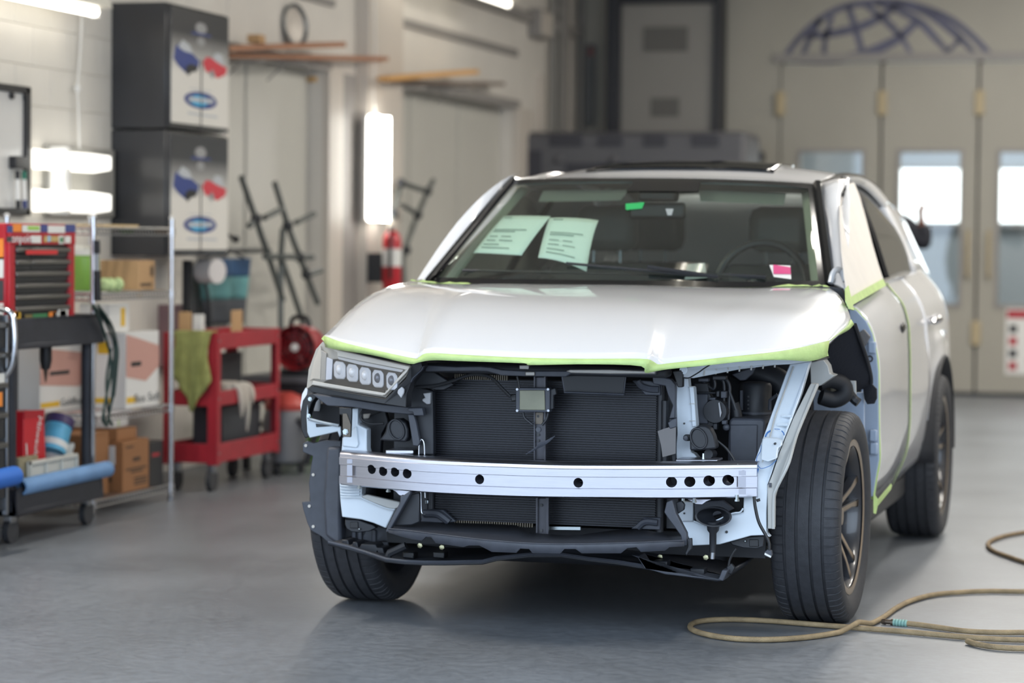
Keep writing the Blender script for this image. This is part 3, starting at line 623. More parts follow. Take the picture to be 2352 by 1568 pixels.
# stickers on the glass
def gquad(name, pts, m, off, parent=wsc):
    q = [ws(*uvpx(*p), off) for p in pts]; return MB().add(q, [(0, 1, 2, 3)]).build(name, m, parent, smooth=None)
gquad('sticker_backing', [(1771, 608), (1817, 611), (1819, 641), (1773, 638)], m_white, .003)
gquad('inspection_sticker', [(1776, 612), (1813, 614), (1814, 632), (1777, 630)], mat('magenta_print', (205, 62, 122), .5), .005)
gquad('green_tag', [(1438, 468), (1480, 467), (1476, 482), (1435, 483)], mat('green_print', (46, 172, 96), .5), .003)
gquad('toll_tag', [(1530, 480), (1546, 480), (1545, 496), (1529, 496)], mat('grey_tag', (150, 158, 160), .5), .003)
gquad('dash_paper', [(1568, 546), (1610, 540), (1620, 575), (1570, 580)], mat('grey_tag'), -.12)
# ------------------------------------------------------------------ wheels
m_rim = mat('machined_rim', (176, 162, 146), 0.28, 1.0); m_rimd = mat('dark_rim_paint', (48, 48, 52), 0.3, coat=.5)
RT, WT_ = .376, .245
def tyre_mesh():
    hw = WT_/2; grooves = [-.066, -.024, .024, .066]
    prof = [(.268, -.098, 0), (.285, -.112, 0), (.315, -.1225, 0), (.345, -.120, 0), (.360, -.112, 1), (.3685, -.100, 1), (.3715, -.088, 1)]
    for g in grooves:
        prof += [(.3745-.02*abs(g-.0045)**1.2, g-.0055, 2), (.366, g-.0042, 0), (.366, g+.0042, 0), (.3745-.02*abs(g)**1.2, g+.0055, 2)]
    prof += [(.3715, .088, 1), (.3685, .100, 1), (.360, .112, 1), (.345, .120, 0), (.315, .1225, 0), (.285, .112, 0), (.268, .098, 0)]
    # fine sipes across the shoulders and ribs
    n = 72; vs = []; fs = []; rings = []
    for k in range(n):
        a0 = 2*math.pi*k/n; d = 2*math.pi/n
        for da, cut in ((0, 1), (.12, 1), (.16, 0), (.96, 0)):
            rings.append((a0+da*d, cut))
    m = len(prof)
    for a, cut in rings:
        for r, x, kk in prof:
            rr = r-.004 if (cut and kk == 1) else r
            vs.append((x, rr*math.cos(a), rr*math.sin(a)))
    N = len(rings)
    for i in range(N):
        j = (i+1) % N
        fs += [(i*m+q, i*m+q+1, j*m+q+1, j*m+q) for q in range(m-1)]
    return vs, fs
def wheel(x, y, out, steer=0.0, proto=None):
    """out=+1: outer face towards +x"""
    R = Matrix.Rotation(steer, 3, 'Z') @ Matrix.Diagonal((out, 1, 1))
    T = lambda p: R @ Vector(p) + Vector((x, y, RT))
    vs, fs = tyre_mesh(); t = MB().add([T(p) for p in vs], fs).build('tyre', m_rubber, car, smooth=35)
    def lathe_x(prof, n=48):
        b = MB(); m = len(prof); V = [T((h, r*math.cos(2*math.pi*k/n), r*math.sin(2*math.pi*k/n))) for r, h in prof for k in range(n)]
        b.add(V, [(i*n+k, i*n+(k+1) % n, (i+1)*n+(k+1) % n, (i+1)*n+k) for i in range(m-1) for k in range(n)]); return b
    lathe_x([(.272, -.10), (.255, -.085), (.235, -.03), (.238, .06), (.25, .095), (.262, .105), (.276, .106), (.278, .100)]).build('rim', m_rimd, t, smooth=50)
    lathe_x([(.252, .104), (.262, .108), (.275, .107), (.276, .102)]).build('rim_lip', m_rim, t, smooth=50)
    lathe_x([(.0, .055), (.05, .06), (.065, .05), (.07, .0), (.10, -.06)], 24).build('hub', m_rimd, t)
    lathe_x([(.0, .075), (.03, .073), (.036, .06)], 20).build('hub_cap', m_rim, t)
    lathe_x([(.0, -.02), (.16, -.02), (.165, -.035), (.0, -.036)], 32).build('brake_disc', m_bay, t)
    def blade(r0, r1, dphi):
        b = MB()
        for sgn in (-1, 1):
            pts = [(.055, .04, 0.02*sgn*.6), (.10, .055, .018*sgn), (.18, .075, .03*sgn), (.258, .092, .052*sgn)]
            w = [.018, .013, .012, .017]; V = []
            for (r, h, off), ww in zip(pts, w):
                for dh, dw in ((0, -ww), (0, ww), (-.03, ww), (-.03, -ww)): V.append((h+dh, r, off+dw))
            F = [(q*4+a, q*4+(a+1) % 4, (q+1)*4+(a+1) % 4, (q+1)*4+a) for q in range(3) for a in range(4)]
            b.add(V, F+[(3, 2, 1, 0), (12, 13, 14, 15)])
        return b
    for k in range(5):
        A = Matrix.Rotation(2*math.pi*k/5+.3, 3, 'X'); b = blade(0, 0, 0); b.v = [T(A @ p) for p in b.v]
        sp = b.build('spoke', m_rimd, t, smooth=30)
        e = MB()
        for sgn in (-1, 1):
            pts = [(.06, .0455, .012*sgn), (.10, .0585, .018*sgn), (.18, .0785, .030*sgn), (.256, .0955, .052*sgn)]
            V = []
            for (r, h, off), ww in zip(pts, (.014, .008, .007, .012)):
                for dh, dw in ((0, -ww), (0, ww), (-.004, ww), (-.004, -ww)): V.append((h+dh-.0025, r, off+dw))
            e.add(V, [(q*4+a, q*4+(a+1) % 4, (q+1)*4+(a+1) % 4, (q+1)*4+a) for q in range(3) for a in range(4)]+[(3, 2, 1, 0), (12, 13, 14, 15)])
        e.v = [T(A @ p) for p in e.v]; e.build('spoke_face', m_rim, t, smooth=30)
    for k in range(5):
        a = 2*math.pi*k/5; p = (.066, .045*math.cos(a), .045*math.sin(a)); q = (.045, .045*math.cos(a), .045*math.sin(a))
        MB().cyl(T(q), T(p), .009, 6).build('wheel_nut', m_chrome, t)
    return t
ST = math.radians(-1.5)
wheel(.84, 0, 1, ST); wheel(-.84, 0, -1, ST); wheel(.865, 2.82, 1); wheel(-.90, 2.82, -1)
MB().cyl((-.75, 0, .36), (.75, 0, .36), .03).build('drive_shaft', m_bay, car)
MB().cyl((-.75, 2.82, .36), (.75, 2.82, .36), .04).build('rear_axle', m_bay, car)
MB().bb(-.35, .35, -.25, .42, .30, .85).build('engine', m_bay, car, bev=.05)
MB().bb(-.6, .55, -.3, .45, .2, .32).build('subframe', m_bay, car, bev=.03)
# ------------------------------------------------------------------ the opened front end
CT = (680, 740, 3.92); CR = (1240, 740, 3.92); CB = (680, 1000, 3.92); CC = (1240, 1000, 3.92); CZ = (1540, 820, 6.27); CH = (680, 760, 7.84)
def c(k, pts): return [(k[0]+p[0]/k[2], k[1]+p[1]/k[2])+tuple(p[2:]) for p in pts]
def boolcut(o, cutters):
    for cc in cutters:
        md = o.modifiers.new('cut', 'BOOLEAN'); md.operation = 'DIFFERENCE'; md.object = cc; md.solver = 'EXACT'
    dg = bpy.context.evaluated_depsgraph_get(); me = bpy.data.meshes.new_from_object(o.evaluated_get(dg))
    o.modifiers.clear(); old = o.data; o.data = me; bpy.data.meshes.remove(old)
    me.polygons.foreach_set('use_smooth', [True]*len(me.polygons)); me.set_sharp_from_angle(angle=math.radians(30))
    for cc in cutters: bpy.data.objects.remove(cc, do_unlink=True)
# ---- bumper beam: an extrusion bent in plan
bl_t = cr(px([(779, 1049, -.60), (880, 1058, -.66), (1000, 1066, -.70), (1150, 1072, -.73), (1280, 1076, -.735), (1400, 1077, -.73), (1520, 1077, -.70), (1640, 1076, -.65), (1738, 1075, -.585)]), 40)
bl_b = cr(px([(779, 1110, -.60), (880, 1120, -.66), (1000, 1130, -.70), (1150, 1137, -.73), (1280, 1140, -.735), (1400, 1141, -.73), (1520, 1142, -.70), (1640, 1141, -.65), (1738, 1139, -.585)]), 40)
prof = [(0, 0.0), (0.0, .28), (.010, .305), (.010, .695), (0, .72), (0, .985), (.005, 1.0), (.006, 1.03), (.007, 1.11), (.013, 1.17), (.026, 1.215), (.05, 1.225), (.095, 1.2), (.095, 0), (.06, 0), (.045, -.06), (.02, -.06), (.01, 0)]
rows = []
for a, b in zip(bl_t, bl_b): rows.append([b.lerp(a, z) + Vector((0, d, 0)) for d, z in prof])
bm_ = MB(); n = len(prof); V = [p for r in rows for p in r]; m = len(rows)
bm_.add(V, [(i*n+k, i*n+(k+1) % n, (i+1)*n+(k+1) % n, (i+1)*n+k) for i in range(m-1) for k in range(n)]+[tuple(range(n)), tuple((m-1)*n+k for k in range(n-1, -1, -1))])
beam = bm_.build('bumper_beam', m_alu, car, smooth=30, label='bare bent aluminium bumper beam with round holes')
cut = []
for (hx, hy, r) in [(836, 1082, .0165), (865, 1086, .0165), (895, 1087, .0165), (925, 1090, .017), (1100, 1101, .0165), (1329, 1108, .0165), (1537, 1109, .018), (1577, 1109, .018), (1619, 1108, .0185), (1660, 1108, .0185)]:
    q = P(hx, hy, y=-.72); q2 = P(hx, hy, y=-.40)
    cut.append(MB().cyl(Vector((q.x, -.85, q.z)), Vector((q.x, -.45, q.z)) if hx not in (1577, 895) else Vector((q.x, -.5, q.z)), r, 24).build('cutter', m_dark, None, org=(0, 0, 0)))
boolcut(beam, cut)
for bx, by in [(825, 1043), (893, 1050), (911, 1052), (1569, 1072), (1596, 1072), (1694, 1069)]:
    q = P(bx, by, y=-.60 if bx < 900 or bx > 1600 else -.64)
    b = MB(); b.lathe([(.011, -.012), (.011, -.006), (.0075, -.006), (.0075, .006)], q, (0, 0, 1), 6); b.build('bolt', m_bolt, beam)
for bx, by in [(826, 1115), (892, 1123), (1569, 1147), (1595, 1147), (1693, 1144)]:
    q = P(bx, by, y=-.62); MB().lathe([(.006, .012), (.006, -.004), (.009, -.004), (.009, -.010)], q, (0, 0, 1), 6).build('bolt', m_bolt, beam)
m_scuff = mat('pale_stencil', (168, 168, 176), .5, .9)
for a, w in ((803, 6), (1704, 9)):
    for t, b in ((1054, 1064), (1067, 1092), (1095, 1108)):
        dy = (a-779)/960*26
        yy = -.618 if a < 1000 else -.612
        MB().prism(px([(a-w, t+dy*.35+(18 if a > 1000 else 0)), (a+w, t+dy*.35+(18 if a > 1000 else 0)), (a+w, b+dy*.35+(18 if a > 1000 else 0)), (a-w, b+dy*.35+(18 if a > 1000 else 0))], y=yy-.002), (0, .0015, 0)).build('stencil_mark', m_scuff, beam, smooth=None)
plate('beam_plate', c(CT, [(805, 1148), (1055, 1150), (1057, 1188), (805, 1190)]), m_alu, car, y=-.56, t=.10, bev=.003)
plate('beam_plate', c(CR, [(1222, 1232), (1598, 1236), (1598, 1258), (1222, 1262)]), m_alu, car, y=-.56, t=.10, bev=.003)
plate('tow_loop', c(CB, [(860, 480), (1040, 490), (1045, 520), (1010, 515), (970, 540), (930, 535), (900, 505)]), m_alu, car, y=-.58, t=.04)
plate('tow_loop', c(CC, [(1330, 575), (1540, 575), (1500, 590), (1460, 618), (1405, 615), (1360, 588)]), m_alu, car, y=-.57, t=.04)
# ---- radiator and condenser
m_core = mat('condenser_black', (16, 17, 21), .5); m_fin = mat('condenser_tube', (38, 39, 47), .42, .3)
ry = -.47; A, B = P(1000, 868, y=ry), P(1507, 1214, y=ry); xr0, xr1, zr1, zr0 = A.x, B.x, A.z, B.z
rad = MB().bb(xr0, xr1, ry+.012, ry+.07, zr0, zr1).build('radiator', m_core, car, smooth=None)
ft = MB(); nf = 60
for k in range(nf):
    z = zr0+(zr1-zr0)*(k+.5)/nf; ft.bb(xr0+.004, xr1-.004, ry-.002, ry+.014, z-.0016, z+.0016)
ft.build('condenser_tubes', m_fin, rad, smooth=None, kind='stuff')
tn = MB()
for k in range(26): x = P(1045, 866, y=ry).x+.0075*k; tn.bb(x, x+.003, ry-.004, ry+.01, zr1-.002, zr1+.016)
for k in range(34): x = xr0+.075+.0085*k; tn.bb(x, x+.003, ry-.004, ry+.01, zr0-.012, zr0+.002)
tn.build('fin_strip', mat('bare_fin', (120, 112, 98), .5, .5), rad, smooth=None, kind='stuff')
for x in (xr0-.012, xr1+.012): MB().cyl((x, ry, zr0-.01), (x, ry, zr1+.005), .014, 12).build('header_tank', m_bplas, rad)
MB().bb(xr0-.16, xr0-.03, ry+.03, ry+.05, zr0, zr1+.02).build('air_guide', m_bplas, car, smooth=None)
MB().bb(xr1+.03, xr1+.07, ry+.03, ry+.05, zr0, zr1).build('air_guide', m_bplas, car, smooth=None)
MB().bb(-.72, .70, -.36, -.34, .26, .34).build('lower_crossmember', m_bay, car)
plate('sealing_strip', [(1258, 1209), (1333, 1210), (1333, 1217), (1258, 1216)], m_bolt, car, y=-.50, t=.01)
# brackets on the condenser corners
def gp(nm, k, pts, y, t=.015, m=None, bev=.003, label=None): return plate(nm, c(k, pts) if k else pts, m or m_gplas, car, y=y, t=t, bev=bev, label=label)
b = gp('condenser_bracket', CR, [(830, 525), (900, 522), (1000, 528), (1080, 562), (1086, 656), (950, 656)], -.50, .02)
MB().tube(cr(px(c(CR, [(880, 532), (915, 575), (990, 600), (1070, 605)]), y=-.505), 14), .012, 8).build('bracket_rib', m_gplas, b)
b = gp('condenser_bracket', CC, [(940, 735), (1085, 740), (1082, 850), (820, 840)], -.50, .02)
MB().tube(cr(px(c(CC, [(880, 830), (930, 785), (980, 775), (1060, 785)]), y=-.505), 14), .012, 8).build('bracket_rib', m_gplas, b)
b = gp('condenser_bracket', CB, [(1215, 665), (1325, 668), (1440, 775), (1340, 790), (1120, 775), (1140, 690)], -.50, .02)
MB().tube(cr(px(c(CB, [(1150, 700), (1270, 705), (1330, 740), (1380, 780)]), y=-.505), 14), .014, 8).build('bracket_rib', m_gplas, b)
# ---- tie bar over the radiator, hood underside shadow, latch
gp('tie_bar', None, [(976, 838), (1047, 842), (1098, 841), (1125, 843), (1152, 849), (1206, 852), (1240, 852), (1299, 852), (1309, 848), (1400, 847), (1508, 851), (1506, 861), (1400, 861), (1311, 858), (1299, 865), (1206, 864), (1152, 862), (1120, 853), (1093, 852), (977, 853)], -.64, .05, m_gplas)
gp('tie_bar_face', None, [(1299, 852), (1309, 848), (1400, 848), (1506, 852), (1504, 859), (1400, 859), (1311, 857)], -.648, .008, mat('raw_steel', (150, 146, 140), .45, .7))
gp('tie_bar_face', None, [(1206, 853), (1228, 853), (1228, 863), (1206, 863)], -.648, .006, mat('raw_steel'))
MB().bb(-.62, .40, -.62, -.52, .885, .915).build('hood_shade_bar', m_bay, car, bev=.01)  # dark bar stands in for the shade under the hood
gp('latch_plate', None, [(1192, 838), (1215, 838), (1215, 852), (1192, 852)], -.62, .03, mat('raw_steel'))
d = gp('air_duct', CR, [(188, 480), (778, 475), (757, 657), (215, 637)], -.60, .008, m_gplas)
gp('air_duct_mouth', CR, [(205, 484), (765, 480), (746, 640), (226, 622)], -.604, .006, m_core, bev=None)
gp('air_duct_lip', CR, [(212, 622), (756, 642), (757, 657), (215, 638)], -.63, .03, m_gplas)
# ---- centre support and radar unit
cs = gp('centre_support', CT, [(2140, 490), (2250, 490), (2245, 900), (2240, 1240), (2145, 1240), (2145, 900)], -.54, .02, mat('support_steel', (66, 66, 72), .4, .3, noise=(20, .1)))
for a, b in ((2140, 2152), (2232, 2246)): MB().prism(px(c(CT, [(a, 490), (b, 490), (b, 1240), (a, 1240)]), y=-.552), (0, .012, 0)).build('flange', mat('support_steel'), cs)
MB().prism(px(c(CT, [(2152, 812), (2225, 812), (2220, 915), (2152, 915)]), y=-.546), (0, .006, 0)).build('plated_face', mat('brown_plating', (96, 88, 78), .4, .5), cs)
for hy in (845, 965, 1012, 1065): MB().cyl(P(*c(CT, [(2180, hy)])[0], y=-.547), P(*c(CT, [(2180, hy)])[0], y=-.53), .005 if hy != 965 else .009, 10).build('hole' if hy != 965 else 'bolt', m_black if hy != 965 else m_gplas, cs)
cl = gp('centre_support', None, [(1232, 1143), (1259, 1143), (1257, 1231), (1232, 1231)], -.54, .02, mat('support_steel'))
for a, b in ((1231, 1235), (1254, 1260)): MB().prism(px([(a, 1143), (b, 1143), (b-.5, 1232), (a, 1232)], y=-.552), (0, .012, 0)).build('flange', mat('support_steel'), cl)
for hy in (1160, 1218): MB().cyl(P(1243, hy, y=-.547), P(1243, hy, y=-.53), .005, 10).build('hole', m_black, cl)
rd = gp('radar_unit', CT, [(1976, 592), (2000, 588), (2278, 590), (2285, 600), (2284, 810), (1990, 806), (1976, 795)], -.60, .035, m_gplas)
MB().prism(px(c(CT, [(2012, 612), (2236, 612), (2242, 790), (2012, 788)]), y=-.606), (0, .006, 0)).build('cover', mat('olive_cover', (126, 126, 106), .45, noise=(12, .15)), rd, bev=.002)
for a, b in ((1990, 603), (2268, 603), (2270, 795), (1990, 795)): MB().cyl(P(*c(CT, [(a, b)])[0], y=-.606), P(*c(CT, [(a, b)])[0], y=-.59), .0045, 8).build('screw', m_steel, rd)
MB().prism(px(c(CT, [(1925, 650), (1978, 645), (1985, 705), (1940, 712)]), y=-.59), (0, .02, 0)).build('connector', m_black, rd, bev=.003)
MB().prism(px(c(CT, [(2288, 600), (2335, 590), (2345, 650), (2318, 660), (2318, 780), (2285, 790)]), y=-.59), (0, .02, 0)).build('mount_tab', m_bplas, rd, bev=.003)
for pts in ([(2045, 812), (2060, 860), (2130, 920)], [(2270, 815), (2255, 870), (2215, 925)]): MB().tube(cr(px(c(CT, pts), y=-.57), 10), .0045, 6).build('leg', m_bplas, rd)
wire('wiring_loom', c(CT, [(1085, 582), (1250, 570), (1400, 530), (1540, 480), (1650, 470), (1760, 500), (1850, 590), (1930, 670)]), .0058, m_black, car, y=-.61)
wire('wiring_loom', c(CT, [(1990, 488), (2000, 530), (2010, 590)]), .004, m_black, car, y=-.60)
MB().tube(cr(px(c(CT, [(2070, 1188), (2150, 1140), (2200, 1105), (2260, 1075), (2330, 1022)]), y=-.60), 10), [.002, .003, .004, .005, .0075, .0085, .007, .006, .004, .001], 6).build('harness_clip', m_gplas, car)
# ---- plastic around the radiator, left and right
gp('side_shroud', CT, [(1030, 540), (1100, 450), (1180, 440), (1250, 450), (1420, 560), (1330, 610), (1260, 610), (1180, 590), (1130, 590), (1060, 570)], -.575, .03, m_bplas)
gp('side_shroud', CT, [(990, 640), (1040, 560), (1130, 590), (1230, 620), (1240, 1190), (1110, 1190), (1060, 1000), (1030, 770), (990, 760)], -.55, .03, m_bplas)
gp('side_shroud', CT, [(1005, 830), (1060, 830), (1080, 900), (1115, 1080), (1100, 1115), (1050, 1110), (1030, 980)], -.585, .02, m_gplas)
gp('side_clip', CT, [(1140, 640), (1210, 632), (1205, 735), (1175, 738), (1135, 710), (1135, 690), (1160, 680)], -.565, .02, mat('grey_connector', (176, 176, 178), .5))
gp('side_shroud', CR, [(1010, 480), (1070, 487), (1180, 510), (1222, 560), (1216, 862), (1162, 868), (1196, 750), (1150, 650), (1130, 572), (1020, 555)], -.53, .03, m_gplas)
gp('side_shroud', CR, [(1160, 868), (1216, 862), (1225, 1255), (1190, 1255), (1165, 1100)], -.52, .02, m_bplas)
MB().cyl(P(*c(CR, [(1127, 705)])[0], y=-.50), P(*c(CR, [(1127, 1255)])[0], y=-.50), .0115, 12).build('receiver_tube', m_bplas, car)
gp('rubber_flap', CR, [(1060, 980), (1110, 960), (1225, 925), (1222, 1182), (1105, 1213), (1090, 1100)], -.56, .003, mat('grey_rubber', (104, 101, 100), .5), bev=None)
gp('rubber_flap_mount', CR, [(1150, 905), (1185, 875), (1230, 860), (1232, 940), (1170, 960)], -.565, .01, m_gplas)
gp('hood_catch', CR, [(1190, 440), (1285, 430), (1285, 585), (1240, 585), (1220, 520)], -.56, .03, m_black)
# silver refrigerant pipe
m_pipe = mat('bare_pipe', (190, 192, 196), .25, 1.0)
wire('coolant_pipe', c(CT, [(1105, 1195), (1108, 1110), (1115, 1070), (1132, 1055), (1148, 1075), (1155, 1120), (1157, 1195)]), .0028, m_pipe, car, y=-.575)
wire('coolant_pipe', c(CB, [(1122, 500), (1124, 600), (1128, 680), (1140, 705), (1165, 712)]), .003, m_pipe, car, y=-.56)
wire('coolant_pipe', c(CB, [(1160, 505), (1162, 560)]), .0025, m_pipe, car, y=-.56, n=4)
gp('pipe_block', CB, [(1160, 578), (1190, 576), (1190, 620), (1160, 620)], -.56, .015, m_bolt)
# ---- headlight (the one still fitted)
def hy_(x): t = min(1.0, max(0.0, (x-704)/241)); return -.40-.38*t
def hp(pts, dy=0): return [P(a, b, y=hy_(a)+dy) for a, b in c(CH, pts)]
hl = MB().prism(hp([(480, 190), (640, 310), (1400, 480), (2085, 635), (1980, 820), (1605, 1205), (700, 1060), (300, 965), (190, 1045), (230, 690), (360, 330)], .035), (0, .12, 0)).build('headlight', mat('headlight_housing', (196, 192, 184), .2, .0), car, smooth=30, label='clear five-element headlight unit')
def hband(nm, pts, dy, m, t=.012): return MB().prism(hp(pts, dy), (0, t, 0)).build(nm, m, hl, smooth=30, bev=.002)
m_hchr = mat('satin_reflector', (240, 236, 228), .2, .0); m_hgrey = mat('bezel_grey', (186, 182, 176), .3, .0)
hband('upper_bezel', [(640, 320), (1400, 490), (2035, 640), (1985, 700), (1200, 545), (745, 455), (740, 390)], .012, m_hchr)
hband('upper_bezel_step', [(745, 460), (1200, 555), (1930, 700), (1890, 745), (1150, 610), (760, 510)], .020, mat('bezel_pale', (222, 222, 224), .22, .0))
hband('right_bezel', [(1985, 690), (2040, 645), (1990, 740), (1600, 1150), (1545, 1155), (1600, 1110), (1870, 800)], .010, m_hchr)
hband('lower_bezel', [(300, 895), (480, 930), (1000, 1020), (1610, 1120), (1560, 1165), (900, 1065), (420, 985), (280, 965)], .010, m_hchr)
hband('floor_panel', [(590, 870), (900, 880), (1600, 1060), (1590, 1110), (1000, 1015), (480, 925)], .024, mat('bezel_dark', (58, 56, 54), .35, .3))
hband('projector_recess', [(655, 505), (760, 500), (1150, 600), (1890, 735), (1870, 800), (1640, 1075), (1560, 1050), (900, 890), (650, 880)], .022, mat('bezel_dark'))
hband('side_reflector', [(550, 470), (655, 515), (640, 870), (530, 885)], .012, mat('blue_white_reflector', (236, 240, 252), .2, .0))
hband('side_panel', [(450, 340), (545, 400), (540, 480), (525, 890), (440, 880), (455, 500)], .016, m_hgrey)
hband('side_panel', [(330, 500), (440, 260), (455, 420), (435, 870), (310, 860), (240, 900)], .014, mat('bezel_tan', (220, 212, 200), .25, .0))
m_proj = mat('projector_glass', (226, 228, 234), .08, .0); m_projw = mat('sky_glint_core', (252, 250, 250), .1, .1)  # bright cores have the sky's reflection put into their near-white colour
for k, (a, b) in enumerate([(775, 705), (1005, 755), (1235, 810), (1465, 860), (1715, 905)]):
    w, h = 112-2*k, 168
    sh = [(a-w*.95, b-h*.6), (a-w*.6, b-h), (a+w*.55, b-h*.88), (a+w, b-h*.55), (a+w, b+h*.75), (a+w*.7, b+h*.98), (a-w*.5, b+h*.95), (a-w*.9, b+h*.6)]
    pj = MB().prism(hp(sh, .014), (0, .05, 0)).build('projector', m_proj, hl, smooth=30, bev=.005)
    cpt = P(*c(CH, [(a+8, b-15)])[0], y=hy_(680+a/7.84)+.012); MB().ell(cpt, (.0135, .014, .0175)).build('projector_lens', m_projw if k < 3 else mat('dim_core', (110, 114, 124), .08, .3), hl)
MB().prism(hp([(485, 200), (640, 315), (1400, 485), (2080, 640), (1600, 1180), (700, 1050), (290, 970), (200, 1040), (240, 690), (365, 335)], -.012), (0, .003, 0)).build('cover_lens', m_lens, hl, smooth=30)
gp('hood_gap_seal', CH, [(760, 325, -.55), (1010, 335, -.62), (2030, 555, -.77), (2050, 615, -.78), (1400, 480, -.70)], None, .05, m_black, bev=None)
gp('headlight_frame', CH, [(2060, 600, -.76), (2250, 540, -.74), (2290, 640, -.72), (2080, 920, -.70), (1990, 1130, -.70), (1985, 1380, -.70), (1600, 1310, -.68), (640, 1170, -.56), (300, 1110, -.43), (200, 1050, -.39), (300, 985, -.40), (700, 1075, -.54), (1610, 1215, -.70), (1980, 850, -.75)], None, .06, m_black)
gp('headlight_frame_rib', CH, [(2290, 620, -.74), (2270, 700, -.74), (2100, 860, -.73), (2070, 930, -.73), (2050, 920, -.73), (2080, 840, -.73), (2240, 690, -.74)], None, .02, m_gplas)
gp('washer_tag', CH, [(1830, 1060), (1900, 1000), (1945, 1050), (1940, 1110), (1890, 1210), (1820, 1120)], -.73, .01, mat('grey_connector'))
# ---- below the headlight
gp('headlight_rail', CH, [(290, 1130), (400, 1155), (780, 1190), (1560, 1320), (2285, 1400), (2310, 1500), (2010, 1500), (1600, 1460), (1000, 1370), (560, 1345), (400, 1225)], -.56, .05, m_gplas)
gp('rail_end', CR if False else CT, [(1005, 770), (1135, 770), (1150, 840), (1060, 840), (1050, 810), (1005, 800)], -.60, .03, m_gplas)
gp('fender_edge_trim', None, [(705, 905), (722, 902), (730, 907), (716, 925), (704, 960), (706, 990), (711, 1003), (700, 1006), (691, 985), (690, 945), (695, 920)], -.42, .05, m_black)
MB().prism(px([(702, 890), (707, 893), (705, 905), (696, 922), (691, 945), (690, 930), (694, 905)], y=-.36), (0, .10, 0)).build('fender_edge', m_paint, car)
sbk = MB().prism(px(c(CT, [(100, 740), (108, 800), (105, 868), (370, 925), (400, 940), (404, 1010), (390, 1035), (372, 985), (120, 1042), (98, 990), (90, 860)]), y=-.50), (0, .012, 0)).build('silver_bracket', mat('cast_silver', (176, 184, 190), .42, .5), car, bev=.003, label='silver stay under the headlight')
MB().prism(px(c(CT, [(176, 912), (350, 932), (182, 944)]), y=-.504), (0, .006, 0)).build('bracket_window', m_black, sbk, smooth=None)
MB().tube(cr(px(c(CT, [(115, 870), (250, 905), (385, 930)]), y=-.508), 10), .006, 6).build('bracket_rib', mat('cast_silver'), sbk)
for a, b in ((118, 840), (130, 690)): MB().lathe([(.008, 0), (.008, .006), (.005, .006), (.005, .012)], P(*c(CT, [(a, b)])[0], y=-.505), (0, -1, 0), 6).build('bolt', m_bolt, sbk)
hb = gp('hanger_bracket', CT, [(385, 765), (500, 770), (500, 830), (492, 1035), (418, 1030), (415, 835), (385, 830)], -.60, .012, m_black)
MB().prism(px(c(CT, [(420, 822), (455, 822), (492, 920), (488, 1030), (422, 1028)]), y=-.604), (0, .006, 0)).build('brown_plate', mat('brown_plating'), hb)
MB().lathe([(.011, 0), (.011, .004), (.008, .004), (.008, .010)], P(*c(CT, [(447, 985)])[0], y=-.604), (0, -1, 0), 6).build('bolt', m_bolt, hb)
gp('bay_shield', None, [(715, 925), (780, 935), (780, 985), (716, 965)], -.30, .02, m_bay, bev=None)
# white apron on the left, above and below the beam
ap = gp('apron', None, [(806, 938), (822, 937), (821, 975), (842, 985), (842, 1030), (846, 1046), (832, 1110), (830, 1137), (850, 1141), (888, 1163), (907, 1169), (886, 1213), (858, 1201), (830, 1193), (785, 1187), (781, 1150), (779, 1112), (783, 1043), (786, 1004), (800, 1000)], -.52, .05, m_inner, bev=.004)
MB().prism(px(c(CT, [(420, 1040), (540, 935), (548, 1000), (562, 1095), (545, 1130), (420, 1115)]), y=-.53), (0, .01, 0)).build('apron_flange', m_inner, ap, bev=.003)
MB().prism(px(c(CB, [(585, 545), (640, 532), (930, 598), (935, 640), (885, 662), (830, 655), (600, 570)]), y=-.53), (0, .02, 0)).build('apron_step', m_innerg, ap, bev=.003)  # lower face in grey, its shading put into the colour
MB().tube(cr(px(c(CB, [(400, 552), (575, 556), (610, 572), (800, 650), (890, 666)]), y=-.535), 20), .0025, 6).build('apron_seam', m_inner, ap)
for k in range(4):
    MB().tube(cr(px(c(CB, [(400, 450+k*26), (480, 456+k*26), (575, 452+k*26)]), y=-.526), 8), .004, 6).build('apron_ripple', m_inner, ap)
gp('inner_wing', None, [(823, 938), (945, 945), (955, 1045), (832, 1045)], -.28, .02, m_bay, bev=None)
gp('inner_cover', CT, [(565, 900), (610, 860), (800, 790), (830, 900), (770, 1000), (760, 1190), (680, 1190), (680, 1100), (600, 1000)], -.40, .03, m_bplas)
gp('inner_tab', CT, [(602, 825), (668, 820), (650, 865), (605, 868)], -.42, .01, mat('tan_tab', (196, 190, 180), .5))
wire('horn_cable', c(CT, [(640, 785), (595, 800), (580, 845), (605, 890), (680, 915), (790, 912)]), .004, m_black, car, y=-.52)
def horn(pts, disc, slot, y):
    h = gp('horn', None, pts, y, .055, m_bplas, bev=.006)
    dsk = P(*disc, y=y-.004); MB().tube([dsk+Vector((.027*math.cos(a)-.006*math.sin(a), 0, .034*math.sin(a))) for a in [2*math.pi*i/28 for i in range(28)]], .0035, 6, closed=True).build('horn_ring', m_bplas, h)
    MB().tube(px(slot, y=y-.003), .002, 6).build('horn_slot', m_gplas, h); return h
horn(c(CT, [(748, 1062), (800, 990), (818, 905), (865, 872), (930, 868), (985, 905), (1008, 960), (1010, 1030), (985, 1078), (870, 1072)]), c(CT, [(905, 965)])[0], c(CT, [(918, 1035), (950, 1055)]), -.56)
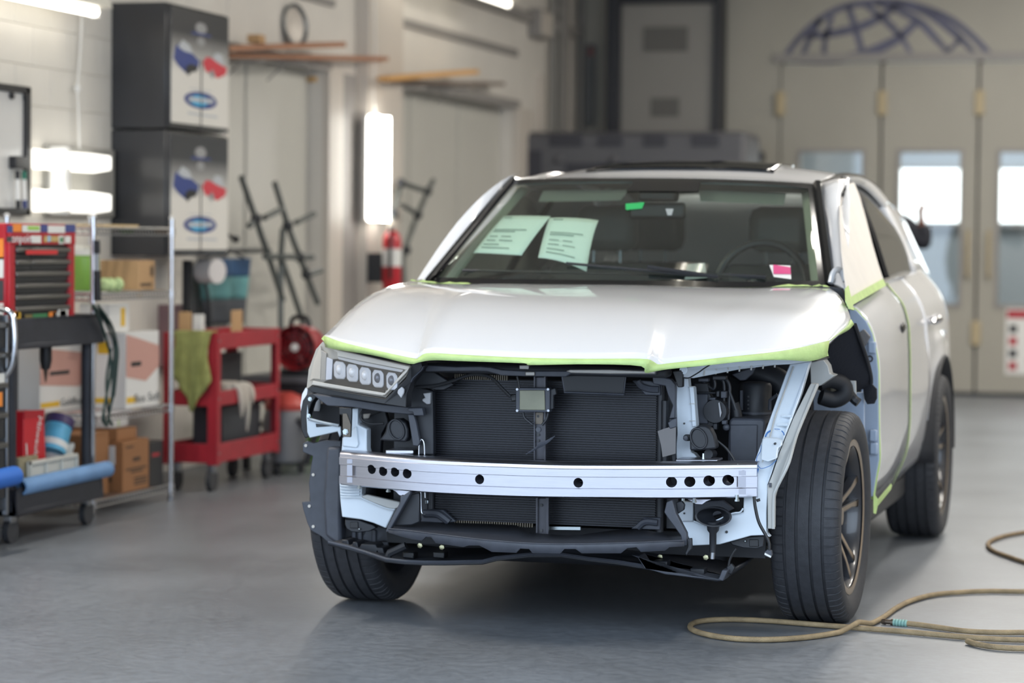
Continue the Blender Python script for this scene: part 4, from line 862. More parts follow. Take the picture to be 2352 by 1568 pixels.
hr = horn(c(CZ, [(278, 1348), (275, 1150), (300, 1070), (350, 1015), (430, 982), (510, 990), (570, 1030), (620, 1130), (665, 1300), (640, 1322), (400, 1345)]), c(CZ, [(405, 1170)])[0], c(CZ, [(325, 1310), (380, 1288)]), -.56)
hm = gp('horn_mount', CZ, [(180, 1140), (210, 1112), (280, 1115), (280, 1205), (210, 1210), (180, 1185)], -.52, .01, m_black)
MB().lathe([(.009, 0), (.009, .006), (.005, .008)], P(*c(CZ, [(222, 1165)])[0], y=-.525), (0, -1, 0), 12).build('bolt', m_gplas, hm)
MB().tube(px(c(CZ, [(475, 1490), (475, 1385)]), y=-.54), [.006, .004], 6).build('stud', m_bolt, car)
MB().cyl(P(*c(CZ, [(545, 1395)])[0], y=-.50), P(*c(CZ, [(610, 1390)])[0], y=-.44), .016, 12).build('hose_end', m_bplas, car)
wire('wiring_loom', c(CZ, [(655, 1190), (700, 1225), (800, 1310), (880, 1420), (930, 1510)]), .0045, m_black, car, y=-.50)
# ---- white core support, header and diagonal apron on the right
rc = gp('core_support', CZ, [(72, 430), (80, 310), (250, 300), (262, 430), (332, 432), (350, 700), (375, 1000), (300, 1050), (290, 1370), (340, 1390), (400, 1460), (70, 1510), (80, 1300), (95, 1100)], -.46, .05, m_inner)
MB().prism(px(c(CZ, [(262, 425), (332, 428), (350, 700), (372, 995), (310, 1010), (290, 700)]), y=-.468), (0, .01, 0)).build('support_flange', m_inner, rc, bev=.003)
for hy in (425, 672, 918): MB().prism(px(c(CZ, [(270, hy-6), (355, hy-6), (355, hy+4), (270, hy+4)]), y=-.471), (0, .004, 0)).build('flange_step', m_innerg, rc)
MB().cyl(P(*c(CZ, [(198, 955)])[0], y=-.463), P(*c(CZ, [(198, 955)])[0], y=-.44), .0035, 10).build('hole', m_black, rc)
MB().prism(px(c(CC, [(1260, 590), (1380, 600), (1380, 775), (1260, 790), (1235, 720)]), y=-.46), (0, .03, 0)).build('support_foot', m_inner, rc, bev=.003)
for a, b in ((1300, 625), (1300, 700)): MB().cyl(P(*c(CC, [(a, b)])[0], y=-.463), P(*c(CC, [(a, b)])[0], y=-.44), .0035, 10).build('hole', m_black, rc)
hd_ = gp('header_panel', CZ, [(150, 165, -.55), (570, 100, -.50), (1250, 45, -.38), (1980, 25, -.28), (2022, 60, -.26), (1720, 102, -.28), (1250, 128, -.36), (800, 212, -.45), (330, 302, -.52), (180, 290, -.54)], None, .04, m_inner)
for k in range(7):
    x = 480+k*170; yb = 265-(x-480)*.115
    MB().tube(px(c(CZ, [(x, yb), (x+8, yb-75)]), y=-.50+k*.03), .003, 6).build('header_rib', m_innerg, hd_)
MB().lathe([(.014, 0), (.014, .004), (.007, .005), (.007, .008)], P(*c(CZ, [(192, 185)])[0], y=-.552), (0, -1, 0), 14).build('header_plug', m_inner, hd_)
MB().tube(cr(px(c(CZ, [(180, 296), (260, 300), (330, 265), (420, 210), (480, 165), (570, 110)]), y=-.553), 20), .0025, 6).build('header_edge', m_dark, hd_)
DR = lambda py: -.22-.34*(py-830)/240 if py < 1070 else -.56
def dpt(pts): return [(a, b, DR(b)) for a, b in pts]
dg_ = gp('diagonal_apron', None, dpt([(1814, 836), (1862, 830), (1858, 840), (1840, 905), (1820, 960), (1800, 1010), (1786, 1043), (1772, 1087), (1763, 1112), (1760, 1176), (1760, 1224), (1769, 1233), (1753, 1229), (1725, 1230), (1653, 1250), (1590, 1253), (1577, 1224), (1563, 1198), (1592, 1198), (1640, 1205), (1679, 1181), (1707, 1176), (1708, 1140), (1728, 1076), (1803, 863)]), None, .04, m_inner, label='pale inner wing panel with blue pen circle')
MB().prism(px(dpt([(1862, 880), (1876, 882), (1876, 888), (1829, 1000), (1811, 1064), (1783, 1122), (1777, 1143), (1776, 1214), (1763, 1214), (1762, 1117), (1776, 1084), (1790, 1040), (1822, 960)])), (.0, .05, 0)).build('apron_flange', m_innerg, dg_, bev=.003)
MB().tube(cr(px(dpt([(1876, 884), (1829, 1000), (1811, 1064), (1783, 1122), (1777, 1145), (1776, 1214)])), 24), .006, 8).build('flange_roll', m_innerg, dg_)
MB().tube(cr([p+Vector((0, -.006, 0)) for p in px(dpt([(1823, 842), (1800, 905), (1780, 960), (1765, 1020), (1752, 1060)]))], 16), .003, 6).build('apron_crease', m_innerg, dg_)
for a, b in ((955, 964), (975, 983)):
    MB().tube([p+Vector((0, -.004, 0)) for p in px(dpt([(1796-(a-955)*.5, a), (1820-(a-955)*.5, a)]))], .005, 6).build('apron_bead', m_inner, dg_)
wb_ = MB().prism([p+Vector((0, -.02, 0)) for p in px(dpt(c(CZ, [(1335, 1160), (1400, 1145), (1560, 1160), (1625, 1195), (1620, 1270), (1565, 1300), (1550, 1450), (1420, 1498), (1310, 1470), (1320, 1250)])))], (0, .02, 0)).build('bumper_stay', m_inner, dg_, bev=.005)
for a, b in ((1503, 1246), (1507, 1350)): q = P(*c(CZ, [(a, b)])[0], y=DR(1020)-.024); MB().cyl(q, q+Vector((0, .01, 0)), .004, 10).build('hole', m_black, dg_)
m_pen = mat('blue_pen', (52, 110, 178), .6)
for pts, r in (([(1370, 1140), (1400, 1085), (1460, 1050)], .0026), ([(1500, 1030), (1580, 1038)], .001), ([(1605, 1060), (1630, 1090), (1638, 1120)], .0018), ([(1310, 1260), (1300, 1350), (1250, 1430), (1245, 1520), (1290, 1590), (1330, 1600), (1440, 1560), (1530, 1480)], .0011), ([(1270, 1600), (1250, 1680)], .002)):
    MB().tube(cr([p+Vector((0, -.004, 0)) for p in px(dpt(c(CZ, pts)))], 14), r, 6).build('pen_mark', m_pen, dg_)
q = P(*c(CC, [(1680, 868)])[0], y=-.565); MB().cyl(q, q+Vector((0, .01, 0)), .0045, 12).build('hole', m_black, dg_)
q = P(*c(CC, [(2075, 445)])[0], y=-.565); MB().box(q, (.008, .01, .014)).build('clip', m_gplas, dg_)
MB().tube(cr(px(c(CC, [(1385, 770), (1500, 800), (1720, 705), (1800, 690), (1830, 655)]), y=-.57), 16), .003, 6).build('apron_seam', m_inner, dg_)
gp('wing_inner', None, [(1600, 1145), (1710, 1142), (1706, 1176), (1680, 1182), (1595, 1200)], -.42, .02, m_bay, bev=None)
gp('wing_inner_bracket', CC, [(1385, 600), (1500, 590), (1650, 580), (1750, 660), (1690, 690), (1400, 770)], -.46, .02, m_gplas)
# ---- engine bay on the right
gp('bay_backing', None, [(1590, 845), (1815, 835), (1745, 1075), (1590, 1075)], .12, .02, m_bay, bev=None)
fs_ = gp('fan_shroud', CZ, [(335, 375), (535, 375), (560, 520), (600, 600), (660, 640), (670, 1000), (370, 1010)], -.34, .04, m_bplas)
MB().prism(px(c(CZ, [(375, 500), (660, 500), (655, 530), (390, 530)]), y=-.35), (0, .02, 0)).build('shroud_rim', m_bplas, fs_, bev=.003)
MB().prism(px(c(CZ, [(360, 530), (535, 530), (540, 960), (375, 960)]), y=-.35), (0, .02, 0)).build('shroud_panel', m_gplas, fs_, bev=.004)
MB().lathe([(.04, 0), (.045, .02), (.045, .05)], P(*c(CZ, [(640, 780)])[0], y=-.36), (0, 1, 0), 20).build('fan_motor', m_bplas, fs_)
for k, (a, b, w, h) in enumerate([(600, 600, 90, 40), (680, 530, 50, 90), (760, 540, 80, 100), (640, 1000, 60, 90), (770, 940, 70, 60), (700, 300, 200, 60), (470, 330, 150, 50)]):
    MB().prism(px(c(CZ, [(a-w/2, b-h/2), (a+w/2, b-h/2), (a+w/2, b+h/2), (a-w/2, b+h/2)]), y=-.36-.004*k), (0, .03, 0)).build('connector', m_bplas if k % 2 else m_gplas, fs_, bev=.003)
for pts in ([(440, 330), (520, 400), (610, 460), (640, 400), (620, 300)], [(700, 300), (760, 350), (775, 480)], [(720, 290), (800, 320), (850, 420), (845, 600), (830, 900)], [(770, 580), (760, 660), (700, 710), (590, 750)], [(840, 480), (900, 640), (940, 760)]):
    wire('engine_wire', c(CZ, pts), .006, m_bplas, car, y=-.33, n=16)
MB().tube(px(c(CZ, [(900, 670), (930, 760), (950, 870)]), y=-.25), .022, 12).build('corrugated_hose', m_bplas, car)
gp('label_tag', CZ, [(690, 660), (705, 650), (735, 800), (715, 870)], -.37, .003, mat('grey_connector'), bev=None)
cx = P(1735, 880, y=-.12); cz0 = P(1735, 944, y=-.12).z
cn = MB().lathe([(.03, .105), (.052, .10), (.058, .09), (.058, 0), (.062, -.002), (.062, -.05)], (cx.x, -.12, cz0), (0, 0, 1), 28).build('canister', m_bplas, car, label='black cylindrical canister')
MB().lathe([(.066, 0), (.066, -.008)], (cx.x, -.12, cz0), (0, 0, 1), 28).build('canister_band', m_gplas, cn)
for k in range(4): MB().cyl(Vector((cx.x-.014, -.177, cz0+.012+.014*k)), Vector((cx.x-.014, -.17, cz0+.012+.014*k)), .0035, 8).build('vent_hole', m_black, cn)
MB().tube(cr(px([(1690, 836), (1720, 850), (1755, 862), (1790, 880), (1800, 900)], y=.02), 14), .05, 12).build('intake_pipe', m_bplas, car)
gp('bay_cover', CZ, [(880, 250), (1230, 130), (1180, 240), (1080, 330), (1000, 340)], -.20, .02, m_gplas)
MB().tube(px(c(CZ, [(1020, 480), (1020, 760)]), y=-.18), .006, 6).build('canister_stay', m_gplas, car)
MB().tube(px(c(CZ, [(1540, 540), (1430, 620), (1425, 760)]), y=-.18), .006, 6).build('canister_stay', m_gplas, car)
bx = MB().prism(px([(1674, 966), (1682, 960), (1750, 961), (1758, 968), (1752, 1075), (1670, 1075)], y=-.34), (0, .22, 0)).build('fuse_box', m_gplas, car, bev=.012, label='black lidded box behind the beam')
MB().prism(px([(1676, 975), (1740, 975), (1738, 1075), (1676, 1075)], y=-.346), (0, .01, 0)).build('box_face', m_gplas, bx, bev=.004)
MB().ell(P(1668, 981, y=-.36), (.012, .01, .012)).build('box_tab', m_gplas, bx)
# ---- left fender liner and parts below
fl = gp('fender_liner', None, [(695, 1018), (706, 1012), (720, 1017), (748, 1010), (783, 1012), (782, 1189), (786, 1252), (767, 1248), (754, 1246), (738, 1232), (723, 1223), (713, 1217), (705, 1200), (695, 1166), (693, 1152), (712, 1151), (709, 1110), (714, 1070), (718, 1047), (695, 1038)], -.40, .012, m_gplas)
MB().prism(px([(749, 1026), (783, 1027), (782, 1189), (784, 1250), (768, 1247), (745, 1230), (741, 1150)], y=-.44), (0, .05, 0)).build('liner_rib', m_gplas, fl, bev=.012)
MB().prism(px([(722, 1023), (742, 1026), (735, 1150), (732, 1178), (721, 1176), (714, 1120)], y=-.392), (0, .01, 0)).build('liner_recess', m_bplas, fl, bev=.004)
for a, b in ((702, 1023), (719, 1090), (710, 1162), (719, 1209)): q = P(a, b, y=-.405); MB().cyl(q, q+Vector((0, .006, 0)), .0055, 12).build('hole', mat('tan_tab'), fl)
fl2 = gp('fender_liner', None, [(786, 1190), (835, 1196), (890, 1214), (892, 1258), (850, 1264), (788, 1252)], -.36, .012, m_gplas)
for a in (812, 826, 858): MB().prism(px([(a-5, 1215), (a+5, 1217), (a+5, 1256), (a-5, 1254)], y=-.372), (0, .014, 0)).build('liner_rib', m_gplas, fl2, bev=.004)
md_ = gp('bumper_mount', CB, [(440, 755), (570, 760), (640, 790), (690, 805), (720, 830), (660, 862), (560, 872), (500, 868), (455, 840), (438, 800)], -.50, .03, m_bplas)
MB().prism(px(c(CB, [(485, 778), (555, 776), (560, 835), (485, 833)]), y=-.505), (0, .006, 0)).build('mount_window', m_black, md_, bev=.002)
MB().ell(P(*c(CB, [(570, 842)])[0], y=-.508), (.004, .004, .004)).build('mount_rivet', m_bolt, md_)
md_ = gp('bumper_mount', CC, [(1710, 955), (1760, 940), (1850, 912), (2020, 900), (2012, 1000), (1950, 1020), (1830, 1012), (1730, 985)], -.52, .03, m_bplas)
MB().prism(px(c(CC, [(1885, 935), (1965, 935), (1970, 1000), (1885, 1000)]), y=-.525), (0, .006, 0)).build('mount_window', m_black, md_, bev=.002)
MB().ell(P(*c(CC, [(1848, 950)])[0], y=-.528), (.004, .004, .004)).build('mount_rivet', m_bolt, md_)
# ---- splash panel with its lip, fins
pf = px([(892, 1214, -.72), (925, 1217, -.75), (1012, 1228, -.80), (1114, 1240, -.85), (1200, 1247, -.875), (1260, 1250, -.88), (1368, 1249, -.86), (1470, 1246, -.81), (1572, 1241, -.73)])
low = [(892, 1223), (925, 1233), (945, 1238), (968, 1241), (977, 1232), (990, 1233), (1001, 1247), (1063, 1256), (1075, 1252), (1100, 1252), (1118, 1261), (1129, 1267), (1185, 1269), (1194, 1259), (1215, 1260), (1223, 1270), (1286, 1271), (1296, 1260), (1322, 1260), (1336, 1270), (1426, 1270), (1441, 1258), (1462, 1256), (1473, 1267), (1528, 1264), (1538, 1256), (1572, 1254)]
def pfy(x):
    ks = [(892, -.72), (1012, -.80), (1114, -.85), (1260, -.88), (1368, -.86), (1470, -.81), (1572, -.73)]
    for (a, b), (c_, d_) in zip(ks, ks[1:]):
        if x <= c_: return b+(d_-b)*(x-a)/(c_-a)
    return ks[-1][1]
tops = [(892, 1214), (925, 1217), (1012, 1228), (1114, 1240), (1200, 1247), (1260, 1250), (1368, 1249), (1470, 1246), (1572, 1241)]
def ptop(x):
    for (a, b), (c_, d_) in zip(tops, tops[1:]):
        if x <= c_: return b+(d_-b)*(x-a)/(c_-a)
    return tops[-1][1]
xs_ = [p[0] for p in low]
r1 = [P(x, ptop(x), y=pfy(x)) for x in xs_]; r2 = [P(x, y, y=pfy(x)-.006) for x, y in low]
back = [(892, 1205), (960, 1199), (1040, 1200), (1140, 1203), (1190, 1206), (1215, 1222), (1300, 1230), (1345, 1226), (1375, 1219), (1420, 1215), (1515, 1216), (1535, 1230), (1572, 1230)]
def pb(x):
    for (a, b), (c_, d_) in zip(back, back[1:]):
        if x <= c_: return b+(d_-b)*(x-a)/(c_-a)
    return back[-1][1]
r0 = []
for x, p in zip(xs_, r1):
    d = P(x, pb(x), z=p.z+.004); d.y = max(p.y+.04, min(d.y, -.50)); q = P(x, pb(x), y=d.y); r0.append(q)
sp_ = MB().grid([r0, [a.lerp(b, .5)+Vector((0, 0, -.004)) for a, b in zip(r0, r1)], r1, r2]).build('splash_panel', m_gplas, car, smooth=30, solid=.006, label='dark grey splash panel below the radiator')
MB().tube([p+Vector((0, -.002, .001)) for p in r1], .0022, 6).build('panel_edge', m_gplas, sp_)
fin = MB().prism(px(c(CB, [(805, 868), (820, 820), (935, 600), (940, 535), (955, 545), (1020, 500), (1030, 520), (890, 770), (835, 868)]), y=-.70), (0, .03, 0)).build('deflector_fin', m_gplas, car, bev=.004)
MB().prism(px(c(CB, [(1015, 530), (1110, 515), (1112, 780), (1040, 808), (855, 815), (870, 780), (980, 590)]), y=-.66), (0, .02, 0)).build('fin_web', m_bplas, fin, bev=.004)
gp('deflector_fin', CC, [(1140, 600), (1190, 580), (1200, 610), (1225, 700), (1320, 880), (1322, 990), (1280, 992), (1268, 900), (1150, 740), (1118, 690)], -.70, .03, m_gplas)
gp('panel_clip', CC, [(1325, 930), (1365, 925), (1368, 1020), (1340, 1050), (1320, 1085), (1305, 1060), (1330, 1000)], -.70, .02, m_bplas)
gp('fin_mount', CC, [(1225, 600), (1275, 590), (1300, 620), (1295, 670), (1265, 690), (1235, 710)], -.66, .02, m_bplas)
# ---- undertray
uf = [(754, 1247), (800, 1258), (843, 1271), (887, 1286), (930, 1291), (971, 1293), (1022, 1293), (1060, 1292), (1108, 1291), (1139, 1283), (1216, 1275), (1290, 1275), (1350, 1284), (1420, 1292), (1482, 1302), (1528, 1309), (1590, 1322), (1648, 1331), (1666, 1318), (1678, 1306)]
u1 = [P(a, b, y=-.62 if 850 < a < 1600 else -.55) for a, b in uf]
u0 = [p+Vector((.05, .55, .05)) for p in u1]
ut_ = MB().grid([u1, [a.lerp(b, .4)+Vector((0, 0, -.015)) for a, b in zip(u1, u0)], u0]).build('undertray', m_bplas, car, smooth=30, solid=.008)
MB().tube([p+Vector((0, 0, .004)) for p in u1], .006, 6).build('undertray_edge', m_gplas, ut_)
for a, b, w in ((792, 1252, .02), (846, 1262, .045), (815, 1257, .015), (872, 1270, .02)):
    q = P(a, b, y=-.50); MB().prism([q+Vector((-w, 0, -.015)), q+Vector((w, 0, -.015)), q+Vector((w*.6, 0, .02)), q+Vector((-w*.6, 0, .02))], (0, .08, 0)).build('tray_boss', m_bplas, ut_, bev=.004)
for pts in ([(830, 1100), (840, 1060), (990, 990)],): MB().tube(px(c(CB, pts), y=-.58), .014, 8).build('tray_rib', m_bplas, ut_)
for a, b in ((1015, 1091), (1290, 1090)):
    MB().prism(px(c(CB, [(a-60, b-45), (a+45, b-40), (a+45, b+20), (a-60, b+10)]), y=-.55), (0, .05, 0)).build('tray_window', m_black, ut_, bev=.004)
tr = MB().prism(px(c(CC, [(820, 1075), (890, 1085), (960, 1190), (1130, 1215), (1340, 1240), (1610, 1290), (1640, 1210), (1690, 1215), (1650, 1310), (1560, 1300), (1130, 1250), (940, 1195), (880, 1100)]), y=-.64), (0, .10, 0)).build('tray_flange', m_gplas, ut_, bev=.003)
for a, b in ((1420, 1220), (1085, 1150)): MB().prism(px(c(CC, [(a-70, b-25), (a+60, b-20), (a+60, b+35), (a-70, b+25)]), y=-.60), (0, .06, 0)).build('tray_boss', m_bplas, ut_, bev=.004)
for k, a, b in ((CB, 1120, 988), (CB, 1318, 1004), (CC, 1085, 1090), (CC, 1498, 1095)):
    MB().lathe([(.0095, 0), (.0095, .008), (.006, .009)], P(*c(k, [(a, b)])[0], y=-.52), (0, -1, 0), 6).build('tray_bolt', mat('yellow_zinc', (190, 186, 150), .35, .8), ut_)
# drain funnel on the right
fcn = P(*c(CC, [(1566, 725)])[0], y=-.62)
def fring(w, h, y, dz=0): return [fcn+Vector((w*math.cos(a), y, dz+h*math.sin(a)*(1.0 if math.sin(a) > 0 else 1.1))) for a in [2*math.pi*i/28 for i in range(28)]]
R4 = [fring(.056, .028, -.01), fring(.062, .032, -.012), fring(.062, .032, .0), fring(.045, .028, .05), fring(.02, .02, .07, -.01)]
R5 = [fring(.056, .028, -.01), fring(.040, .022, .03), fring(.015, .014, .06)]
def ringmesh(R): m_ = MB(); m_.add([p for r in R for p in r], [(i*28+k, i*28+(k+1) % 28, (i+1)*28+(k+1) % 28, (i+1)*28+k) for i in range(len(R)-1) for k in range(28)]); return m_
fu = ringmesh(R4).build('air_intake_funnel', m_bplas, car, label='black oval funnel with a stem')
ringmesh(R5).build('funnel_throat', m_bplas, fu)
a, b = P(1638, 1205, y=-.60), P(1637, 1268, y=-.60)
MB().tube([a+Vector((0, 0, .01)), a.lerp(b, .2), a.lerp(b, .3), b], [.024, .02, .0125, .0115], 12).build('funnel_stem', m_bplas, fu)
MB().tube([b, P(1636, 1283, y=-.60)], .009, 10).build('funnel_tip', m_steel, fu)
# dangling lead on the right
wire('loose_lead', [(1732, 1140), (1735, 1166), (1743, 1199), (1758, 1227), (1766, 1245), (1767, 1264)], .0055, m_black, car, y=-.62)
cn_ = gp('lead_connector', CC, [(2022, 1050), (2050, 1022), (2085, 1035), (2092, 1080), (2070, 1105), (2020, 1085)], -.625, .02, m_gplas)
MB().prism(px(c(CC, [(2025, 1055), (2082, 1085), (2078, 1100), (2022, 1072)]), y=-.63), (0, .008, 0)).build('connector_face', m_white, cn_)
wire('loose_lead', c(CC, [(1770, 1020), (1740, 1060), (1710, 1120), (1700, 1170)]), .004, m_black, car, y=-.60)
gp('lead_connector', CC, [(1680, 1180), (1720, 1150), (1755, 1190), (1725, 1250), (1690, 1240)], -.60, .02, m_bplas)
plate('clip', c(CC, [(1945, 575), (1975, 565), (1982, 590), (1955, 600)]), m_black, car, y=-.61, t=.01)
# ---- right wheel-house: liner remnant, strut, hinge pillar
K3 = (1860, 660, 5.225)
gp('hinge_pillar', None, [(1948, 705), (1967, 713), (1990, 738), (2003, 766), (2012, 806), (2017, 852), (2018, 975), (2019, 1055), (2011, 1098), (2005, 1140), (1992, 1140), (1984, 1000), (1978, 900), (1960, 780)], .60, .04, mat('white_in_blue_shade', (160, 174, 194), .45))  # white panel with bluish shade put into its colour
lr = plate('liner_remnant', c(K3, [(480, 440, .02), (540, 440, .04), (600, 620, .10), (690, 880, .20), (730, 1050, .28), (735, 1150, .30), (800, 1220, .34), (802, 1330, .34), (770, 1395, .34), (690, 1402, .34), (655, 1340, .34), (640, 1220, .33), (560, 1250, .3), (550, 1120, .27), (400, 1100, .22), (240, 1030, .16), (215, 840, .10), (225, 710, .06), (330, 590, .03), (470, 490, .0)]), mat('felt_liner', (34, 35, 42), .8, bump=(120, .2)), car, t=.02, smooth=40)
MB().tube(cr(px(c(K3, [(540, 445, .03), (600, 620, .09), (690, 880, .19), (730, 1050, .27), (735, 1150, .29)])), 20), .008, 8).build('liner_edge', m_bplas, lr)
gp('hinge_cover', K3, [(590, 540), (650, 500), (725, 590), (660, 710)], .56, .02, mat('grey_rubber'))
for a, b in ((720, 855), ): MB().tube([P(*c(K3, [(a, b)])[0], y=.585)+Vector((.01*math.cos(t), 0, .01*math.sin(t))) for t in [2*math.pi*i/16 for i in range(16)]], .003, 6, closed=True).build('hinge_plug', m_dark, car)
for a, b in ((2003, 798), (2006, 1000), (2007, 1030)): MB().box(P(a, b, y=.58), (.03, .02, .045)).build('door_hinge', mat('white_in_blue_shade'), car, bev=.006)
gp('strut_tower', None, [(1860, 832), (1892, 826), (1902, 840), (1906, 858), (1918, 862), (1885, 885), (1868, 890), (1862, 880)], -.10, .08, m_innerg)
gp('wheelhouse_panel', None, [(1868, 892), (1900, 905), (1985, 900), (1985, 1000), (1868, 1000)], .36, .02, mat('white_in_blue_shade'))
MB().tube(cr(px([(1880, 880, .1), (1905, 872, .12), (1935, 882, .15), (1940, 905, .15), (1915, 918, .14), (1885, 910, .12)]), 20), .03, 10).build('strut_boot', m_bay, car)
MB().tube(cr(px([(1945, 895, .18), (1960, 915, .2), (1972, 925, .2)]), 8), .018, 8).build('control_link', m_bplas, car)
gp('strut_bracket', K3, [(430, 1115), (550, 1120), (555, 1300), (500, 1250), (440, 1200)], .2, .02, m_innerg)
plate('tape_under_lip', c(K3, [(0, 815), (220, 842), (180, 865), (100, 875), (10, 860)]), mat('brown_plating'), car, y=-.30, t=.05)  # brown plated lip just below the tape edge
# ------------------------------------------------------------------ along the left wall
def bx_(name, m, parent, x0, x1, y0, y1, z0, z1, bev=.004, **k): return MB().bb(x0, x1, y0, y1, z0, z1).build(name, m, parent, smooth=30, bev=bev, **k)
YD = (0, 1, 0); ZU = (0, 0, 1)                              # text on faces towards the room reads along +y
def caster(parent, x, y, r=.05, m=None):
    c_ = MB().bb(x-.018, x+.018, y-.03, y+.03, 2*r-.02, 2*r+.035).build('caster', m_steel, parent, bev=.004)
    MB().cyl((x-.014, y, r), (x+.014, y, r), r, 18).build('caster_wheel', m or m_rubber, c_)
# ---- whiteboard
A, B = P(70, 200, x=-3.57), P(70, 495, x=-3.57)
wb0 = thing('whiteboard', 'whiteboard with a black frame on the block wall', 'whiteboard', (-3.58, 2.0, B.z))
yy0, yy1, zz0, zz1 = 1.3, A.y, B.z, A.z+.0
bx_('board', mat('whiteboard_face', (206, 206, 204), .25), wb0, -3.598, -3.585, yy0, yy1, zz0, zz1)
for a in ((yy0, yy1, zz1-.035, zz1), (yy0, yy1, zz0, zz0+.035), (yy0, yy0+.05, zz0, zz1), (yy1-.05, yy1, zz0, zz1)): bx_('frame', m_black, wb0, -3.598, -3.565, *a)
for py_ in (220, 222):
    q = P(28+(py_-220)*16, py_, x=-3.575); MB().ell(q, (.012, .022, .018)).build('magnet', m_black, wb0)
q = P(45, 373, x=-3.56); bx_('marker_holder', m_black, wb0, -3.585, -3.545, q.y-.07, q.y+.07, q.z-.03, q.z+.03)
for px_, top, cap in ((40, 392, m_black), (55, 393, mat('teal_cap', (30, 110, 90), .4))):
    a, b = P(px_, top, x=-3.552), P(px_+2, 478, x=-3.552)
    mk = MB().tube([a, b], .011, 10).build('marker_pen', m_white, None, org=tuple(b), label='white marker pen with a black cap hanging on the whiteboard' if cap is m_black else 'white marker pen with a green cap hanging on the whiteboard', cat='pen')
    MB().tube([a+Vector((.0, 0, .0)), a.lerp(b, .22)], .0125, 10).build('cap', cap, mk); MB().tube([a.lerp(b, .78), b], .0125, 10).build('end_plug', m_black if cap is m_black else mat('blue_plug', (50, 60, 110), .4), mk)
# ---- black wall cabinets with printed doors
m_cab = mat('black_cabinet_steel', (44, 45, 48), .22, coat=.2)
nt = None
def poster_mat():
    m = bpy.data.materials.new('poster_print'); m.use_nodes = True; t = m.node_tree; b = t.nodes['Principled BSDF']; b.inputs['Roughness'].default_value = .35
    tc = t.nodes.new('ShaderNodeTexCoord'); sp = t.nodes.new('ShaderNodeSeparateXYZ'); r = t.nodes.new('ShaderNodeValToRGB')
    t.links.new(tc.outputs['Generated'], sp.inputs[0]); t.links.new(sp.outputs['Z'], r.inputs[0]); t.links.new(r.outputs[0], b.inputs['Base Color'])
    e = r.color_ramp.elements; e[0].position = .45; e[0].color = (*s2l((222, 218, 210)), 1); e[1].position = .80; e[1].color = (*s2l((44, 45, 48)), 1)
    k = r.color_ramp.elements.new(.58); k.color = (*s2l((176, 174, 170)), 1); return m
m_post = poster_mat()
m_blue = mat('blue_print', (44, 62, 130), .4); m_lblue = mat('cyan_print', (60, 170, 215), .4); m_redp = mat('red_print', (206, 52, 66), .4); m_greyp = mat('grey_print', (150, 150, 150), .4); m_silver = mat('silver_print', (186, 190, 194), .4)
cy0 = P(255, 300, x=-3.6).y; cxf = P(389, 300, y=cy0).x; cy1 = P(526, 300, x=cxf).y
zs = [P(389, 590, x=cxf).z, P(389, 296, x=cxf).z, P(389, 2, x=cxf).z]
XF = cxf
def printed(parent, y0, y1, z0, z1, cym, front):
    """pictures printed over the two doors of one cabinet"""
    ph = z1-z0; pw = y1-y0
    def el(name, cy, cz, ry, rz, m, d=.004, n=20):
        pts = [(front+d, cy+ry*math.cos(2*math.pi*k/n), cz+rz*math.sin(2*math.pi*k/n)) for k in range(n)]
        MB().add(pts, [tuple(range(n))]).build(name, m, parent, smooth=None)
    def pg(name, pts, m, d=.004): MB().add([(front+d, y0+pw*a, z0+ph*b) for a, b in pts], [tuple(range(len(pts)))]).build(name, m, parent, smooth=None)
    el('oval_logo', y0+pw*.5, z0+ph*.22, pw*.29, ph*.075, m_blue); el('oval_shine', y0+pw*.47, z0+ph*.215, pw*.16, ph*.05, m_lblue, .005)
    pg('logo_bar', [(.28, .20), (.72, .205), (.72, .245), (.28, .24)], m_silver, .006)
    pg('blue_car_body', [(.03, .55), (.06, .66), (.16, .70), (.30, .64), (.47, .57), (.45, .50), (.30, .47), (.24, .44), (.10, .50)], m_blue)
    pg('blue_car_glass', [(.10, .66), (.18, .73), (.30, .69), (.36, .62), (.2, .63)], m_silver, .005)
    pg('blue_car_shadow', [(.22, .48), (.27, .42), (.34, .46), (.42, .47), (.44, .52), (.3, .53)], m_black, .005)
    pg('red_car_body', [(.53, .56), (.60, .62), (.72, .61), (.85, .57), (.97, .55), (.95, .49), (.80, .44), (.70, .47), (.58, .49)], m_redp)
    pg('red_car_glass', [(.70, .61), (.76, .67), (.88, .66), (.92, .57), (.80, .58)], m_silver, .005)
    pg('red_car_wheel', [(.64, .47), (.70, .43), (.75, .47), (.7, .52)], m_greyp, .005)
    el('crest', y0+pw*.5, z0+ph*.86, pw*.10, ph*.05, m_greyp); pg('crest_bar', [(.33, .795), (.68, .80), (.68, .815), (.33, .815)], m_blue, .005); el('crest_base', y0+pw*.5, z0+ph*.74, pw*.07, ph*.04, m_greyp)
    pg('caption', [(.27, .085), (.8, .08), (.8, .10), (.27, .105)], m_silver); pg('caption', [(.3, .31), (.7, .31), (.7, .318), (.3, .318)], m_silver)
